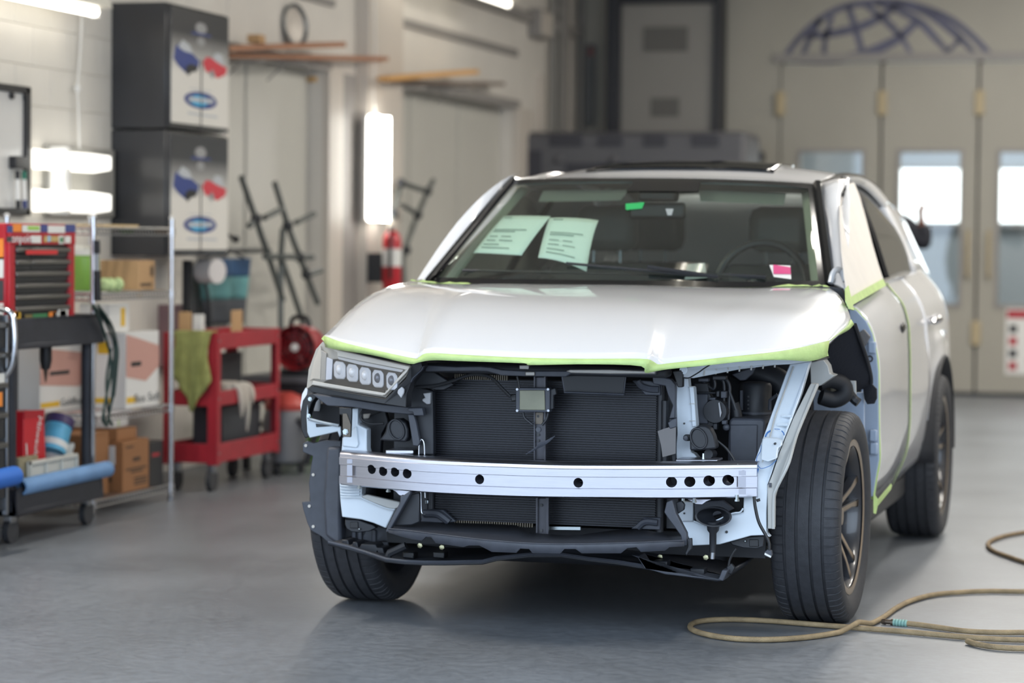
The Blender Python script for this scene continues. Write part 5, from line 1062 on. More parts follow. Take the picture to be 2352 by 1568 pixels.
for k, lab in ((0, 'lower black steel wall cabinet with car pictures on its doors'), (1, 'upper black steel wall cabinet with car pictures on its doors')):
    z0, z1 = zs[k]+.004, zs[k+1]-.004
    t = thing('wall_cabinet', lab, 'cabinet', ((XL+XF)/2, (cy0+cy1)/2, z0))
    bx_('body', m_cab, t, XL, XF-.02, cy0, cy1, z0, z1, .006)
    ym = (cy0+cy1)/2
    for a, b in ((cy0+.01, ym-.003), (ym+.003, cy1-.01)):
        d = bx_('door', m_cab, t, XF-.02, XF, a, b, z0+.01, z1-.01, .003)
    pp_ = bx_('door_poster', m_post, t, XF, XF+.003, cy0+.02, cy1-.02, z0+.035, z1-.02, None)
    printed(t, cy0+.02, cy1-.02, z0+.035, z1-.02, ym, XF)
    bx_('poster_seam', m_black, t, XF+.006, XF+.008, ym-.004, ym+.004, z0+.02, z1-.28, None)
MB().tube(cr([P(527, 540, x=XF-.05), P(540, 548, x=XF-.04), P(548, 552, x=XF-.02)], 8), [.008, .01, .014, .02, .022, .022, .02, .01], 8).build('cabinet_key_lever', m_black, t)
# ---- tool cart with the red tool chest
CX = -2.83; A, B = P(35, 1250, z=0), P(208, 1205, z=0); cy0, cy1 = A.y-.03, B.y+.06; CXB = CX-.50
m_cart = mat('black_cart_plastic', (40, 42, 50), .55, noise=(10, .2))
ct_ = thing('utility_cart', 'black two-tray utility cart carrying the red tool chest', 'cart', ((CX+CXB)/2, (cy0+cy1)/2, 0))
zb0, zb1 = P(40, 1186, x=CX).z, P(40, 1122, x=CX).z; zt0, zt1 = P(40, 803, x=CX).z, P(40, 732, x=CX).z
def tray(z0, z1):
    b = MB(); b.bb(CXB, CX, cy0, cy1, z0, z0+.03)
    for a in ((CXB, CX, cy0, cy0+.03), (CXB, CX, cy1-.03, cy1), (CXB, CXB+.03, cy0, cy1), (CX-.03, CX, cy0, cy1)): b.bb(*a, z0, z1)
    return b.build('tray', m_cart, ct_, bev=.01)
tray(zb0, zb1); tray(zt0, zt1)
for x in (CXB+.06, CX-.06):
    for y in (cy0+.06, cy1-.06):
        MB().cyl((x, y, zb1-.05), (x, y, zt0+.03), .026, 14).build('post', m_cart, ct_)
        caster(ct_, x, y, .055, m_rubber)
# tool chest
m_chest = mat('chest_red', (176, 26, 40), .3, noise=(6, .08)); m_drw = mat('drawer_black', (36, 37, 40), .4); m_pull = mat('drawer_pull', (116, 114, 110), .35, .8)
TX = CX-.05; a, b = P(8, 512, x=TX), P(172, 736, x=TX); ty0, ty1 = P(10, 600, x=TX).y, P(172, 600, x=TX).y; tz0, tz1 = zt0+.035, a.z; ty0 = max(ty0, cy0+.035)
tc_ = thing('tool_chest', 'red tool chest with black drawers covered in stickers', 'tool chest', ((TX+CXB)/2, (ty0+ty1)/2, tz0))
bx_('body', m_chest, tc_, CXB+.04, TX-.02, ty0, ty1, tz0, tz1, .008)
for a, b in ((ty0, ty0+.05), (ty1-.06, ty1)): bx_('side_stile', m_chest, tc_, TX-.02, TX, a, b, tz0, tz1, .004)
zl = P(90, 562, x=TX).z; bx_('lid_front', m_chest, tc_, TX-.02, TX+.004, ty0, ty1, zl, tz1, .004)
bx_('drawer_surround', m_drw, tc_, TX-.02, TX-.016, ty0+.05, ty1-.06, tz0, zl, None)
zd = [P(90, v, x=TX).z for v in (566, 594, 621, 648, 674, 700)]+[tz0+.01]
zbot = P(90, 708, x=TX).z
for i in range(6):
    hi_, lo2 = zd[i], (zd[i+1] if i < 5 else zbot)
    segs = [(ty0+.052, ty1-.062)] if i > 1 else [(ty0+.052, ty0+.052+(ty1-ty0)*.24), (ty0+.056+(ty1-ty0)*.24, ty1-.062)]
    for a, b in segs:
        d = bx_('drawer', m_drw, tc_, TX-.02, TX-.006, a, b, lo2+.006, hi_-.002, .002)
        bx_('drawer_pull', m_pull, d, TX-.006, TX+.010, a, b, hi_-.026, hi_-.006, .004)
bx_('bottom_panel', m_drw, tc_, TX-.02, TX-.004, ty0+.05, ty1-.06, tz0, zbot, .002)
def sticker(parent, px0, py0, px1, py1, m, x, txt=None, tm=None, d=.006, size=None):
    p0, p1 = P(px0, py0, x=x), P(px1, py1, x=x); zc_ = P((px0+px1)/2, py0, x=x).z; zc2 = P((px0+px1)/2, py1, x=x).z
    s = MB().bb(x+d, x+d+.0015, p0.y, p1.y, zc2, zc_).build('sticker', m, parent, smooth=None)
    if txt: lettering(txt, size or (zc_-zc2)*.9, (x+d+.002, (p0.y+p1.y)/2, (zc_+zc2)/2), YD, ZU, tm, parent)
    return s
cols = [('orange_sticker', (240, 140, 50)), ('lime_sticker', (160, 200, 90)), ('navy_sticker', (60, 70, 130)), ('sky_sticker', (150, 190, 215)), ('tan_sticker', (190, 160, 100)), ('green_sticker', (60, 130, 80)), ('white_sticker', (225, 224, 218)), ('charcoal_sticker', (60, 60, 62)), ('olive_sticker', (120, 105, 60)), ('yellow_sticker', (230, 180, 50))]
S = {n_: mat(n_, c_, .5) for n_, c_ in cols}
for a in [(13, 518, 26, 534, 'navy_sticker'), (26, 514, 46, 532, 'orange_sticker'), (48, 517, 89, 533, 'white_sticker'), (60, 519, 86, 528, 'lime_sticker'), (91, 515, 106, 533, 'navy_sticker'), (107, 518, 146, 535, 'white_sticker'), (147, 515, 170, 533, 'navy_sticker'), (11, 543, 23, 555, 'charcoal_sticker'), (68, 541, 91, 558, 'white_sticker'), (98, 542, 106, 556, 'tan_sticker'), (106, 541, 113, 555, 'sky_sticker'), (113, 542, 130, 555, 'tan_sticker'), (132, 541, 143, 560, 'white_sticker'), (134, 545, 141, 556, 'green_sticker'), (146, 542, 159, 558, 'white_sticker'),
          (28, 716, 44, 733, 'yellow_sticker'), (32, 714, 40, 728, 'orange_sticker'), (53, 722, 70, 732, 'olive_sticker'), (72, 720, 106, 735, 'green_sticker'), (109, 716, 126, 732, 'orange_sticker'), (118, 717, 128, 731, 'white_sticker'), (130, 705, 153, 731, 'white_sticker'), (134, 712, 149, 728, 'yellow_sticker')]:
    sticker(tc_, *a[:4], S[a[4]], TX, d=.006 if a[3]-a[1] > 13 else .008)
lettering('nonpoint', .055, (TX+.008, P(45, 548, x=TX).y, P(45, 548, x=TX).z), YD, ZU, m_white, tc_, sx=1.3)
sticker(tc_, 52, 574, 124, 584, mat('red_badge', (205, 40, 44), .4), TX, d=.016)
# side of the chest facing the camera: stickers
for i, (z, m_, w) in enumerate(((1.28, 'orange_sticker', .12), (1.2, 'white_sticker', .14), (1.10, 'charcoal_sticker', .1), (1.0, 'white_sticker', .16))):
    MB().bb(TX-.02-w, TX-.03, ty0-.004, ty0-.002, z-.04+.0, z+.05).build('sticker', S[m_], tc_, smooth=None)
# ---- things on the cart's lower tray
zf = zb0+.034
rb = thing('red_tool_box', 'red cardboard tool box leaning in the lower cart tray', 'box', (CX-.2, P(60, 1050, x=CX-.1).y, zf))
p = [P(52, 1056, x=CX-.10), P(110, 1056, x=CX-.10), P(100, 942, x=CX-.10), P(55, 946, x=CX-.10)]
p = [Vector((q.x, q.y, max(q.z, zf+.02))) for q in p]; p[0].z = p[1].z = zf+.002+.10; 
p[0].z = p[1].z = zf+.003
MB().prism(p, (-.10, 0, 0)).build('box', mat('box_red', (196, 26, 40), .4), rb, bev=.003)
MB().prism([p[3]+Vector((.001, 0, -.03)), p[2]+Vector((.001, 0, -.03)), p[2]+Vector((.002, .005, .004)), p[3]+Vector((.002, 0, .004))], (.002, 0, 0)).build('lid_flap', mat('box_red_lid', (170, 20, 34), .4), rb)
mc = (p[0]+p[1]+p[2]+p[3])/4
lettering('Milwaukee', .055, mc+Vector((.003, .02, .06)), (0, -.25, -1), (0, 1, -.25), m_white, rb)
MB().prism([mc+Vector((.003, -.075, -.10)), mc+Vector((.003, -.065, -.10)), mc+Vector((.003, -.085, .06)), mc+Vector((.003, -.095, .06))], (.001, 0, 0)).build('print_line', m_white, rb, smooth=None)
a, b = P(118, 1040, x=CX-.14), P(138, 962, x=CX-.14)
wc = thing('wipes_canister', 'blue wipes canister with a purple lid tilted in the bucket', 'canister', tuple(a))
ax = (b-a).normalized(); MB().tube([a, a.lerp(b, .78)], .065, 20).build('tub', mat('canister_blue', (92, 170, 205), .4, noise=(12, .25)), wc, smooth=40)
MB().tube([a.lerp(b, .76), a.lerp(b, 1.0)], .069, 20).build('lid', mat('lid_purple', (66, 52, 92), .4), wc, smooth=40)
MB().tube([a.lerp(b, .12), a.lerp(b, .3)], .0655, 20).build('label_band', m_white, wc, smooth=40)
bk = Vector((CX-.16, P(126, 1040, x=CX-.16).y, zf)); bz = P(126, 1018, x=CX-.16).z-zf
MB().lathe([(.07, 0), (.085, bz*.9), (.09, bz*.9), (.09, bz), (.08, bz), (.068, .02), (0.0, .02)], bk, (0, 0, 1), 24, caps=False).build('bucket', mat('bucket_white', (208, 210, 206), .5), None, org=tuple(bk), label='small white plastic bucket in the lower cart tray', cat='bucket')
p0, p1 = P(48, 1052, x=CX-.06), P(98, 1052, x=CX-.06)
MB().bb(CX-.10, CX-.07, p0.y, P(92, 1080, x=CX-.06).y, zf+.001, p0.z).build('particle_board', mat('flecked_board', (150, 140, 112), .8, noise=(60, .3)), None, label='flecked tan board standing in the lower cart tray', cat='board', smooth=None, bev=.002)
# white register with three bays
y0_, y1_ = P(70, 1090, x=CX-.045).y, P(178, 1090, x=CX-.045).y; zt_ = P(80, 1058, x=CX-.045).z
rg = thing('drawer_organiser', 'white plastic organiser with three bays leaning in the cart', 'organiser', (CX-.04, (y0_+y1_)/2, zf))
m_org = mat('organiser_white', (206, 204, 194), .5)
bx_('back', m_org, rg, CX-.065, CX-.055, y0_, y1_, zf+.002, zt_, .002)
n3 = [y0_, y0_+(y1_-y0_)*.33, y0_+(y1_-y0_)*.66, y1_]
for v in n3: bx_('divider', m_org, rg, CX-.055, CX-.04, v-.008 if v == y1_ else v, v+.008 if v != y1_ else v, zf+.002, zt_, .002)
for a, b in ((zf+.002, zf+.02), (zt_-.016, zt_)): bx_('rim', m_org, rg, CX-.055, CX-.04, y0_, y1_, a, b, .002)
# blue pipe insulation over the tray edge
y0_, y1_ = P(60, 1150, x=CX).y, P(240, 1100, x=CX).y
za_, zb_ = P(60, 1148, x=CX).z, P(238, 1104, x=CX).z
hp_ = MB(); ns = 14
for i in range(2):
    yv, zv = ((cy0+.06, zb1), (cy1+.07, zb1+.005))[i]
    hp_.v += [Vector((CX-.015+rr*math.cos(t), yv, zv-.0+rr*math.sin(t))) for rr in (.038, .029) for t in [math.radians(-60+300*k/(ns-1)) for k in range(ns)]]
hp_.f = [(k, k+1, 2*ns+k+1, 2*ns+k) for k in range(ns-1)]+[(ns+k, ns+k+1, 3*ns+k+1, 3*ns+k) for k in range(ns-1)]+[(k, k+1, ns+k+1, ns+k) for k in range(ns-1)]+[(2*ns+k, 2*ns+k+1, 3*ns+k+1, 3*ns+k) for k in range(ns-1)]+[(0, ns, 3*ns, 2*ns), (ns-1, 2*ns-1, 4*ns-1, 3*ns-1)]
hp_.build('pipe_insulation', mat('blue_foam', (108, 146, 190), .7, noise=(9, .1)), None, label='split light blue foam tube over the lower cart tray edge', cat='foam tube', group='blue foam tubes')
# tool hanging under the upper tray
a = P(105, 812, x=CX-.1); a.z = min(a.z, zt0-.035); gn = thing('caulk_tip', 'black nozzle tool hanging under the upper cart tray', 'tool', (a.x, a.y, a.z-.13))
MB().tube([a+Vector((0, 0, .03)), a+Vector((0, 0, -.03)), a+Vector((0, 0, -.07))], [.028, .028, .02], 14).build('barrel', m_black, gn); MB().tube([a+Vector((0, 0, -.07)), a+Vector((0, 0, -.13))], [.012, .003], 10).build('nozzle', mat('brown_tip', (70, 56, 46), .5), gn)
# green cord hanging from the cart corner
m_cord = mat('dark_green_cord', (28, 52, 46), .5)
cdx = CX+.03; cord = MB()
for k, pts in enumerate(([(214, 700), (240, 735), (262, 790), (258, 850), (240, 930), (242, 975), (250, 960), (244, 880), (255, 800)], [(218, 705), (250, 740), (268, 790), (262, 870), (262, 900), (250, 955), (258, 975)], [(225, 700), (255, 745), (270, 800), (268, 850), (262, 910)], [(212, 702), (235, 750), (255, 830), (246, 900), (236, 960), (246, 970), (256, 920), (262, 850), (268, 790)])):
    cord.tube(cr([P(a, b, x=cdx+.012*k) for a, b in pts], 36), .0065, 8)
cord.build('extension_cord', m_cord, None, label='bundle of dark green extension cord hung on the cart corner', cat='cord', org=tuple(P(245, 975, x=cdx)))
# ---- second tool cabinet at the very edge of the picture
T2 = CX+.04; y1_ = P(19, 900, x=T2).y; t2 = thing('tool_cabinet', 'black tool cabinet with grey drawer pulls and chrome handle', 'tool cabinet', (T2-.25, y1_-.4, 0))
ztop = P(10, 712, x=T2).z-.02
bx_('body', m_drw, t2, T2-.5, T2-.012, y1_-.75, y1_-.005, .17, ztop, .01)
zz = .22
for k in range(6):
    h_ = (ztop-.24)/6
    d = bx_('drawer', m_drw, t2, T2-.012, T2, y1_-.73, y1_-.03, zz+.006, zz+h_-.006, .003); bx_('drawer_pull', m_pull, d, T2, T2+.014, y1_-.73, y1_-.02, zz+h_-.035, zz+h_-.012, .004); zz += h_
bx_('corner_post', m_steel, t2, T2-.02, T2+.004, y1_-.02, y1_, .15, ztop, .004)
bx_('sticker', S['orange_sticker'], t2, T2+.001, T2+.003, y1_-.12, y1_-.06, .62, .68, None); bx_('sticker', S['white_sticker'], t2, T2+.001, T2+.003, y1_-.2, y1_-.04, .72, .76, None)
MB().tube(cr([(T2-.02, y1_-.02, ztop-.28), (T2+.03, y1_-.02, ztop-.2), (T2+.035, y1_-.02, ztop-.05), (T2, y1_-.02, ztop+.02), (T2-.2, y1_-.02, ztop+.03), (T2-.45, y1_-.02, ztop+.02)], 24), .014, 10).build('handle', m_chrome, t2)
for y in (y1_-.06, y1_-.68):
    for x in (T2-.05, T2-.45): caster(t2, x, y, .07)
MB().tube([P(-40, 1108, x=T2+.061), P(33, 1092, x=T2+.061)], .042, 18).build('foam_roll', mat('bright_blue_foam', (44, 104, 190), .7), None, label='bright blue foam roll sticking out beside the cart', cat='foam roll')
# ---- chrome wire shelf
SXF, SXB = -2.97, -3.42; sy0, sy1 = P(213, 900, x=SXF).y, P(393, 1148, z=0).y
sh = thing('wire_shelf', 'chrome wire shelving unit with boxes against the block wall', 'shelf', ((SXF+SXB)/2, (sy0+sy1)/2, 0))
shz = [P(393, v, x=SXF).z for v in (1112, 930, 668, 526)]
for x in (SXB, SXF):
    for y in (sy0, sy1):
        po = MB().cyl((x, y, 0.02), (x, y, shz[3]+.05), .0127, 12).build('post', m_chrome, sh)
        MB().lathe([(.018, 0), (.018, .02), (.008, .025)], (x, y, 0), (0, 0, 1), 12).build('foot', m_steel, po)
        MB().lathe([(.0135, 0), (.0135, .012), (.006, .016)], (x, y, shz[3]+.05), (0, 0, 1), 12).build('cap', m_white, po)
for z in shz:
    w = MB()
    for zz in (z, z-.03):
        w.tube([(SXB, sy0, zz), (SXF, sy0, zz), (SXF, sy1, zz), (SXB, sy1, zz)], .004, 6, closed=True)
    for k in range(30):
        y = sy0+(sy1-sy0)*(k+.5)/30; w.tube([(SXB, y, z+.004), (SXF, y, z+.004)], .0022, 5)
    for k in range(26):
        y = sy0+(sy1-sy0)*(k+.2)/26; w.tube([(SXF, y, z), (SXF, y+.02, z-.03)], .0022, 5)
        if k % 2 == 0: x = SXB+(SXF-SXB)*(k+.2)/26; w.tube([(x, sy0, z), (x+.018, sy0, z-.03)], .0022, 5)
    w.build('wire_deck', m_chrome, sh)
    for x in (SXB, SXF):
        for y in (sy0, sy1): MB().lathe([(.018, -.035), (.018, .005)], (x, y, z), (0, 0, 1), 12).build('collar', m_chrome, sh)
m_card = mat('cardboard', (184, 148, 106), .75, noise=(4, .05)); m_card2 = mat('brown_cardboard', (150, 104, 66), .75, noise=(4, .06)); m_ink = mat('dark_ink', (70, 54, 40), .7); m_boxw = mat('white_carton', (220, 219, 216), .55); m_yel = mat('carton_yellow', (222, 178, 40), .5); m_skin = mat('printed_pink', (196, 150, 138), .6)
def carton(name, label, m, x0, x1, y0, y1, z0, z1, grp=None):
    t = thing(name, label, 'box', ((x0+x1)/2, (y0+y1)/2, z0), grp); MB().bb(x0, x1, y0, y1, z0, z1).build('carton', m, t, smooth=None, bev=.003); return t
DK = .0065
# cardboard box on the upper shelf: end face (to the camera) and long face (to the room)
zB = shz[2]+DK; c0x = P(322, 640, y=sy0+.42).x
yb0 = P(318, 640, x=-3.05).y; yb1 = min(P(378, 640, x=-3.05).y, sy1-.03); xb0 = max(P(230, 640, y=yb0).x, SXB+.03); ztp = P(322, 598, x=-3.05).z
cb = carton('cardboard_box', 'plain cardboard box on the second shelf of the wire unit', m_card, xb0, -3.05, yb0, yb1, zB, ztp)
bx_('shipping_mark', m_ink, cb, -3.05, -3.049, yb0+(yb1-yb0)*.72, yb0+(yb1-yb0)*.9, ztp-.08, ztp-.03, None); bx_('print', m_ink, cb, -3.05, -3.049, yb0+(yb1-yb0)*.12, yb0+(yb1-yb0)*.8, ztp-.13, ztp-.115, None); bx_('print', m_ink, cb, -3.05, -3.049, yb0+(yb1-yb0)*.2, yb0+(yb1-yb0)*.75, ztp-.155, ztp-.145, None)
# white abrasive cartons on the third shelf
zB = shz[1]+DK; zt_ = P(235, 806, x=-3.02).z
def flex(y0, y1, x0, zt, label, word, f_):
    t = carton('abrasives_carton', label, m_boxw, x0, f_, y0, y1, zB, zt, None); h_ = zt-zB
    MB().add([(f_+.0012, y0, zB+h_*.42), (f_+.0012, y0+(y1-y0)*.6, zB+h_*.34), (f_+.0012, y1, zB+h_*.52), (f_+.0012, y1, zB+h_*.80), (f_+.0012, y0+(y1-y0)*.35, zB+h_*.92), (f_+.0012, y0, zB+h_*.98)], [(0, 1, 2, 3, 4, 5)]).build('hand_picture', m_skin, t, smooth=None)
    bx_('sanding_pad', m_black, t, f_+.0012, f_+.002, y0+(y1-y0)*.15, y0+(y1-y0)*.45, zB+h_*.55, zB+h_*.61, None)
    bx_('brand_bar', m_yel, t, f_, f_+.0015, y0+.01, y0+(y1-y0)*.30, zB+h_*.07, zB+h_*.15, None)
    if word: lettering(word, h_*.17, (f_+.002, (P(163, 915, x=f_).y if word == 'Goldflex' else y0+(y1-y0)*.64), zB+h_*.115), YD, ZU, mat('grey_lettering', (96, 98, 100), .6), t, sx=1.55 if word != 'Goldflex' else 1.3)
    return t
ya, yb_, yc = P(88, 900, x=-3.01).y, P(240, 900, x=-3.01).y, P(368, 900, x=-3.01).y
def endcap(y0): return P(235, 800, y=y0).x
g1 = flex(max(sy0+.03, P(86, 900, x=-3.26).y), P(236, 900, x=-3.26).y, -3.40, P(170, 790, x=-3.26).z, 'wide white abrasives carton reading Goldflex behind the cart', 'Goldflex', -3.26)
g2 = flex(P(289, 900, x=-3.01).y, yc-.02, -3.235, P(320, 762, x=-3.01).z, 'white abrasives carton reading flex Soft beside the shelf post', 'flex Soft', -3.01)
for t_, y0_ in ((g2, P(289, 900, x=-3.01).y),):
    h_ = P(320, 762, x=-3.01).z-zB; bx_('yellow_mark', m_yel, t_, -3.16, -3.10, y0_-.0012, y0_, zB+h_*.72, zB+h_*.88, None); bx_('brand_bar', m_yel, t_, -3.20, -3.08, y0_-.0012, y0_, zB+h_*.07, zB+h_*.14, None)
zt2 = P(320, 762, x=-3.01).z
c3 = carton('small_carton', 'small white carton with a yellow stripe on the abrasives cartons', m_boxw, -3.22, -3.06, yb_+.16, yb_+.40, zt2+.002, P(275, 697, x=-3.06).z)
bx_('yellow_stripe', m_yel, c3, -3.06, -3.0588, yb_+.30, yb_+.35, zt2+.03, P(275, 707, x=-3.06).z, None)
# bottom shelf
zB = shz[0]+DK; yb0 = P(282, 1080, x=-2.99).y; yb1 = P(342, 1080, x=-2.99).y; xb0 = -3.34; ztp = P(300, 1012, x=-2.99).z
c4 = carton('shipping_carton', 'brown printed shipping carton on the bottom wire shelf', m_card2, xb0, -2.99, yb0, yb1, zB, ztp)
hh = ztp-zB; yw = yb1-yb0
bx_('emblem', m_ink, c4, -2.99, -2.989, yb0+yw*.38, yb0+yw*.66, zB+hh*.58, zB+hh*.66, None)
for k, (a, b, z) in enumerate(((.12, .9, .42), (.3, .75, .36), (.42, .92, .16), (.42, .92, .10), (.42, .92, .22), (.12, .4, .86))): bx_('print', m_ink, c4, -2.99, -2.989, yb0+yw*a, yb0+yw*b, zB+hh*z, zB+hh*(z+.035), None)
bx_('address_label', m_boxw, c4, -3.12, -3.03, yb0-.0015, yb0, zB+hh*.55, zB+hh*.92, None); bx_('print', m_ink, c4, -3.28, -3.15, yb0-.0012, yb0, zB+hh*.5, zB+hh*.56, None); bx_('print', m_ink, c4, -3.2, -3.05, yb0-.0012, yb0, zB+hh*.2, zB+hh*.3, None)
c5 = carton('flat_carton', 'flat brown carton lying on the printed shipping carton', m_card2, xb0, -3.03, yb0+.02, yb1-.06, ztp+.002, ztp+.06)
c6 = carton('white_flat_box', 'flat white box on top of the brown cartons', m_boxw, -3.33, -3.06, yb0+.03, yb1-.1, ztp+.064, ztp+.12)
bx_('green_mark', S['lime_sticker'], c6, -3.06, -3.0588, yb0+.1, yb0+.11, ztp+.07, ztp+.105, None)
c7 = carton('black_box', 'black box with red lettering beside the brown carton', mat('black_card', (36, 36, 38), .5), -3.3, -3.0, yb1+.03, sy1-.03, zB, P(365, 1012, x=-3.0).z)
bx_('red_mark', m_red, c7, -3.0, -2.999, yb1+.06, sy1-.08, P(365, 1046, x=-3.0).z, P(365, 1038, x=-3.0).z, None)
c8 = carton('shaded_carton', 'large brown carton behind the cart on the bottom shelf', m_card2, -3.36, -3.05, sy0+.05, yb0-.03, zB, P(190, 1000, x=-3.05).z)
bx_('print', m_ink, c8, -3.05, -3.049, sy0+.15, yb0-.15, zB+.08, zB+.11, None)
# bits on the top shelf and things hung on it
zB = shz[3]+DK
for k in range(4):
    MB().bb(-3.25+.05*k, -3.22+.05*k, sy0+.25+.05*k, sy1-.1-.03*k, zB+.001+.0*k, zB+.012).build('paint_stick', mat('pale_wood', (200, 172, 124), .7), None, smooth=None, label='pale wooden paint stick on the top wire shelf', cat='stick', group='paint sticks on the top shelf')
zB = shz[2]+DK; q = P(190, 640, x=-3.2); zc_ = P(190, 586, x=-3.2).z
sb = thing('green_bottle', 'tall green plastic bottle behind the red tool chest', 'bottle', (q.x, q.y, zB))
MB().lathe([(.075, 0), (.08, .01), (.08, zc_-zB-.01), (.07, zc_-zB)], (q.x, q.y, zB), (0, 0, 1), 24).build('bottle', mat('bottle_green', (128, 172, 78), .3), sb); MB().lathe([(.078, 0), (.072, .03), (.03, .05)], (q.x, q.y, zc_), (0, 0, 1), 24).build('clear_top', mat('milky_plastic', (206, 206, 198), .4), sb)
q = P(250, 670, x=-3.02); rg_ = MB()
for k in range(5): rg_.ell((q.x+.02*math.sin(k*2), q.y-.06+.03*k, zB+.035), (.03, .035, .034))
rg_.build('crumpled_wrap', mat('green_white_wrap', (176, 196, 140), .6, noise=(20, .4)), None, label='crumpled green and white wrapper on the second wire shelf', cat='wrapper')
a, b = P(222, 552, x=SXF+.04), P(224, 690, x=SXF+.04)
br = thing('hand_tool', 'black-handled steel tool hanging on the shelf post', 'tool', tuple(b))
MB().tube([a, a.lerp(b, .22)], .016, 10).build('grip', m_black, br); MB().tube([a.lerp(b, .2), a.lerp(b, .55)], .008, 8).build('shaft', m_steel, br); MB().tube([a.lerp(b, .5), b], .018, 10).build('head', m_black, br)
# ------------------------------------------------------------------ red shop cart
RX = -2.9; ry0, ry1 = P(500, 1130, z=0).y-.02, P(630, 1098, z=0).y+.06; RXB = P(376, 900, y=ry0).x
m_rcart = mat('red_cart_paint', (158, 34, 46), .4, noise=(7, .12))
rcx = thing('red_shop_cart', 'red three-shelf shop cart with a green towel over its end', 'cart', ((RX+RXB)/2, (ry0+ry1)/2, 0))
rz = [(P(508, 1062, x=RX).z, P(508, 1018, x=RX).z), (P(508, 932, x=RX).z, P(508, 898, x=RX).z), (P(508, 802, x=RX).z, P(508, 764, x=RX).z)]
for z0, z1 in rz:
    b = MB(); b.bb(RXB+.02, RX-.02, ry0+.02, ry1-.02, z0, z0+.012)
    for a in ((RXB+.01, RX-.01, ry0, ry0+.012), (RXB+.01, RX-.01, ry1-.012, ry1), (RXB, RXB+.012, ry0+.01, ry1-.01), (RX-.012, RX, ry0+.01, ry1-.01)): b.bb(*a, z0, z1)
    b.build('shelf', m_rcart, rcx, bev=.003)
for x in (RXB, RX):
    for y in (ry0, ry1):
        po = MB(); sx = 1 if x == RX else -1; sy = 1 if y == ry1 else -1
        po.bb(min(x, x-sx*.05), max(x, x-sx*.05)+.002*0, y-.003*1, y+.003, rz[0][0]-.01, rz[2][1]); po.bb(x-.003, x+.003, min(y, y-sy*.05), max(y, y-sy*.05), rz[0][0]-.01, rz[2][1])
        o = po.build('post', m_rcart, rcx)
        for z0, z1 in rz: MB().lathe([(.007, 0), (.007, .004), (.003, .005)], (x+sx*.003, y-sy*.025, (z0+z1)/2), (sx, 0, 0), 8).build('bolt', m_steel, o)
        caster(rcx, x-sx*.05, y-sy*.06, .058)
# towel over the near end
m_tow = mat('yellow_green_towel', (146, 148, 88), .9, noise=(18, .18), bump=(60, .5))
tx0, tx1 = P(398, 800, y=ry0-.03).x, P(482, 800, y=ry0-.03).x; ztw = rz[2][1]+.006
rows = []
for j in range(16):
    v = j/15; row = []
    for i in range(17):
        u = i/16; x = tx0+(tx1-tx0)*u; zb = P(440, 850+100*(1-abs(u-.55)*1.7), y=ry0-.03).z
        if v < .2: row.append(Vector((x, ry0+.08-.11*v/.2, ztw+.004)))
        else:
            t = (v-.2)/.8; row.append(Vector((x+.012*math.sin(t*5+u*9), ry0-.03-.022*abs(math.sin(u*14+t*1.5))*t**.5, ztw+(zb-ztw)*t)))
    rows.append(row)
MB().grid(rows).build('towel', m_tow, None, solid=.008, smooth=60, label='yellow-green towel hung over the end of the red cart', cat='towel')
zt = rz[2][0]+.0135; zm = rz[1][0]+.0135
def slab(name, label, cat, m, x0, x1, y0, y1, z0, z1, rz_=0): return MB().box(((x0+x1)/2, (y0+y1)/2, (z0+z1)/2), (x1-x0, y1-y0, z1-z0), rz_).build(name, m, None, smooth=30, bev=.003, label=label, cat=cat)
a, b = P(425, 780, y=ry0+.12), P(425, 716, y=ry0+.12)
slab('cardboard_sheet', 'upright cardboard piece behind the green towel', 'cardboard', m_card, a.x-.035, a.x+.035, ry0+.11, ry0+.13, zt, b.z)
a, b = P(546, 765, x=RX-.08), P(546, 712, x=RX-.08)
slab('cardboard_sheet', 'upright cardboard piece at the side of the red cart top', 'cardboard', m_card, RX-.09, RX-.075, a.y-.08, a.y+.06, zt, b.z)
slab('white_tube', 'white cylinder-shaped pack standing on the red cart', 'pack', m_boxw, P(452, 750, y=ry0+.14).x-.02, P(452, 750, y=ry0+.14).x+.03, ry0+.13, ry0+.18, zt, P(452, 722, y=ry0+.14).z)
slab('paper_pad', 'pale pad lying on the top of the red cart', 'pad', mat('pale_pad', (196, 190, 196), .6), RX-.25, RX-.06, ry0+.32, ry1-.1, zt, zt+.045)
gl = MB(); q = Vector((RX-.09, ry0+.35, zm))
gl.box(q+Vector((0, 0, .05)), (.13, .2, .10)); 
g0 = gl.build('rag_pile', mat('pale_rag', (196, 190, 178), .9, bump=(30, .6)), None, bev=.03, label='heap of pale rags on the middle shelf of the red cart', cat='rags', org=tuple(q))
for k, (dy, l) in enumerate(((-.06, .16), (.02, .24), (.09, .10))):
    MB().tube(cr([q+Vector((.05, dy, .08)), q+Vector((.095, dy+.01, .07)), q+Vector((.11, dy+.02, .07-l*.5)), q+Vector((.105, dy+.03, .07-l))], 12), [.018]*8+[.015, .012, .008, .003], 8).build('rag_end', mat('pale_rag'), g0)
slab('orange_pack', 'tan packet leaning on the rags in the red cart', 'packet', mat('tan_packet', (190, 150, 90), .6), max(RX-.26, RXB+.03), RX-.17, ry0+.1, ry0+.22, zm, zm+.12)
slab('black_case', 'black case on the bottom shelf of the red cart', 'case', mat('dark_case', (52, 56, 62), .5), RXB+.05, RX-.08, ry0+.28, ry1-.08, rz[0][0]+.0135, rz[0][0]+.28)
slab('dark_bin', 'dark grey bin on the middle shelf behind the rags', 'bin', mat('dark_bin', (58, 62, 66), .5), RXB+.05, RX-.2, ry0+.45, ry1-.06, zm, zm+.24)
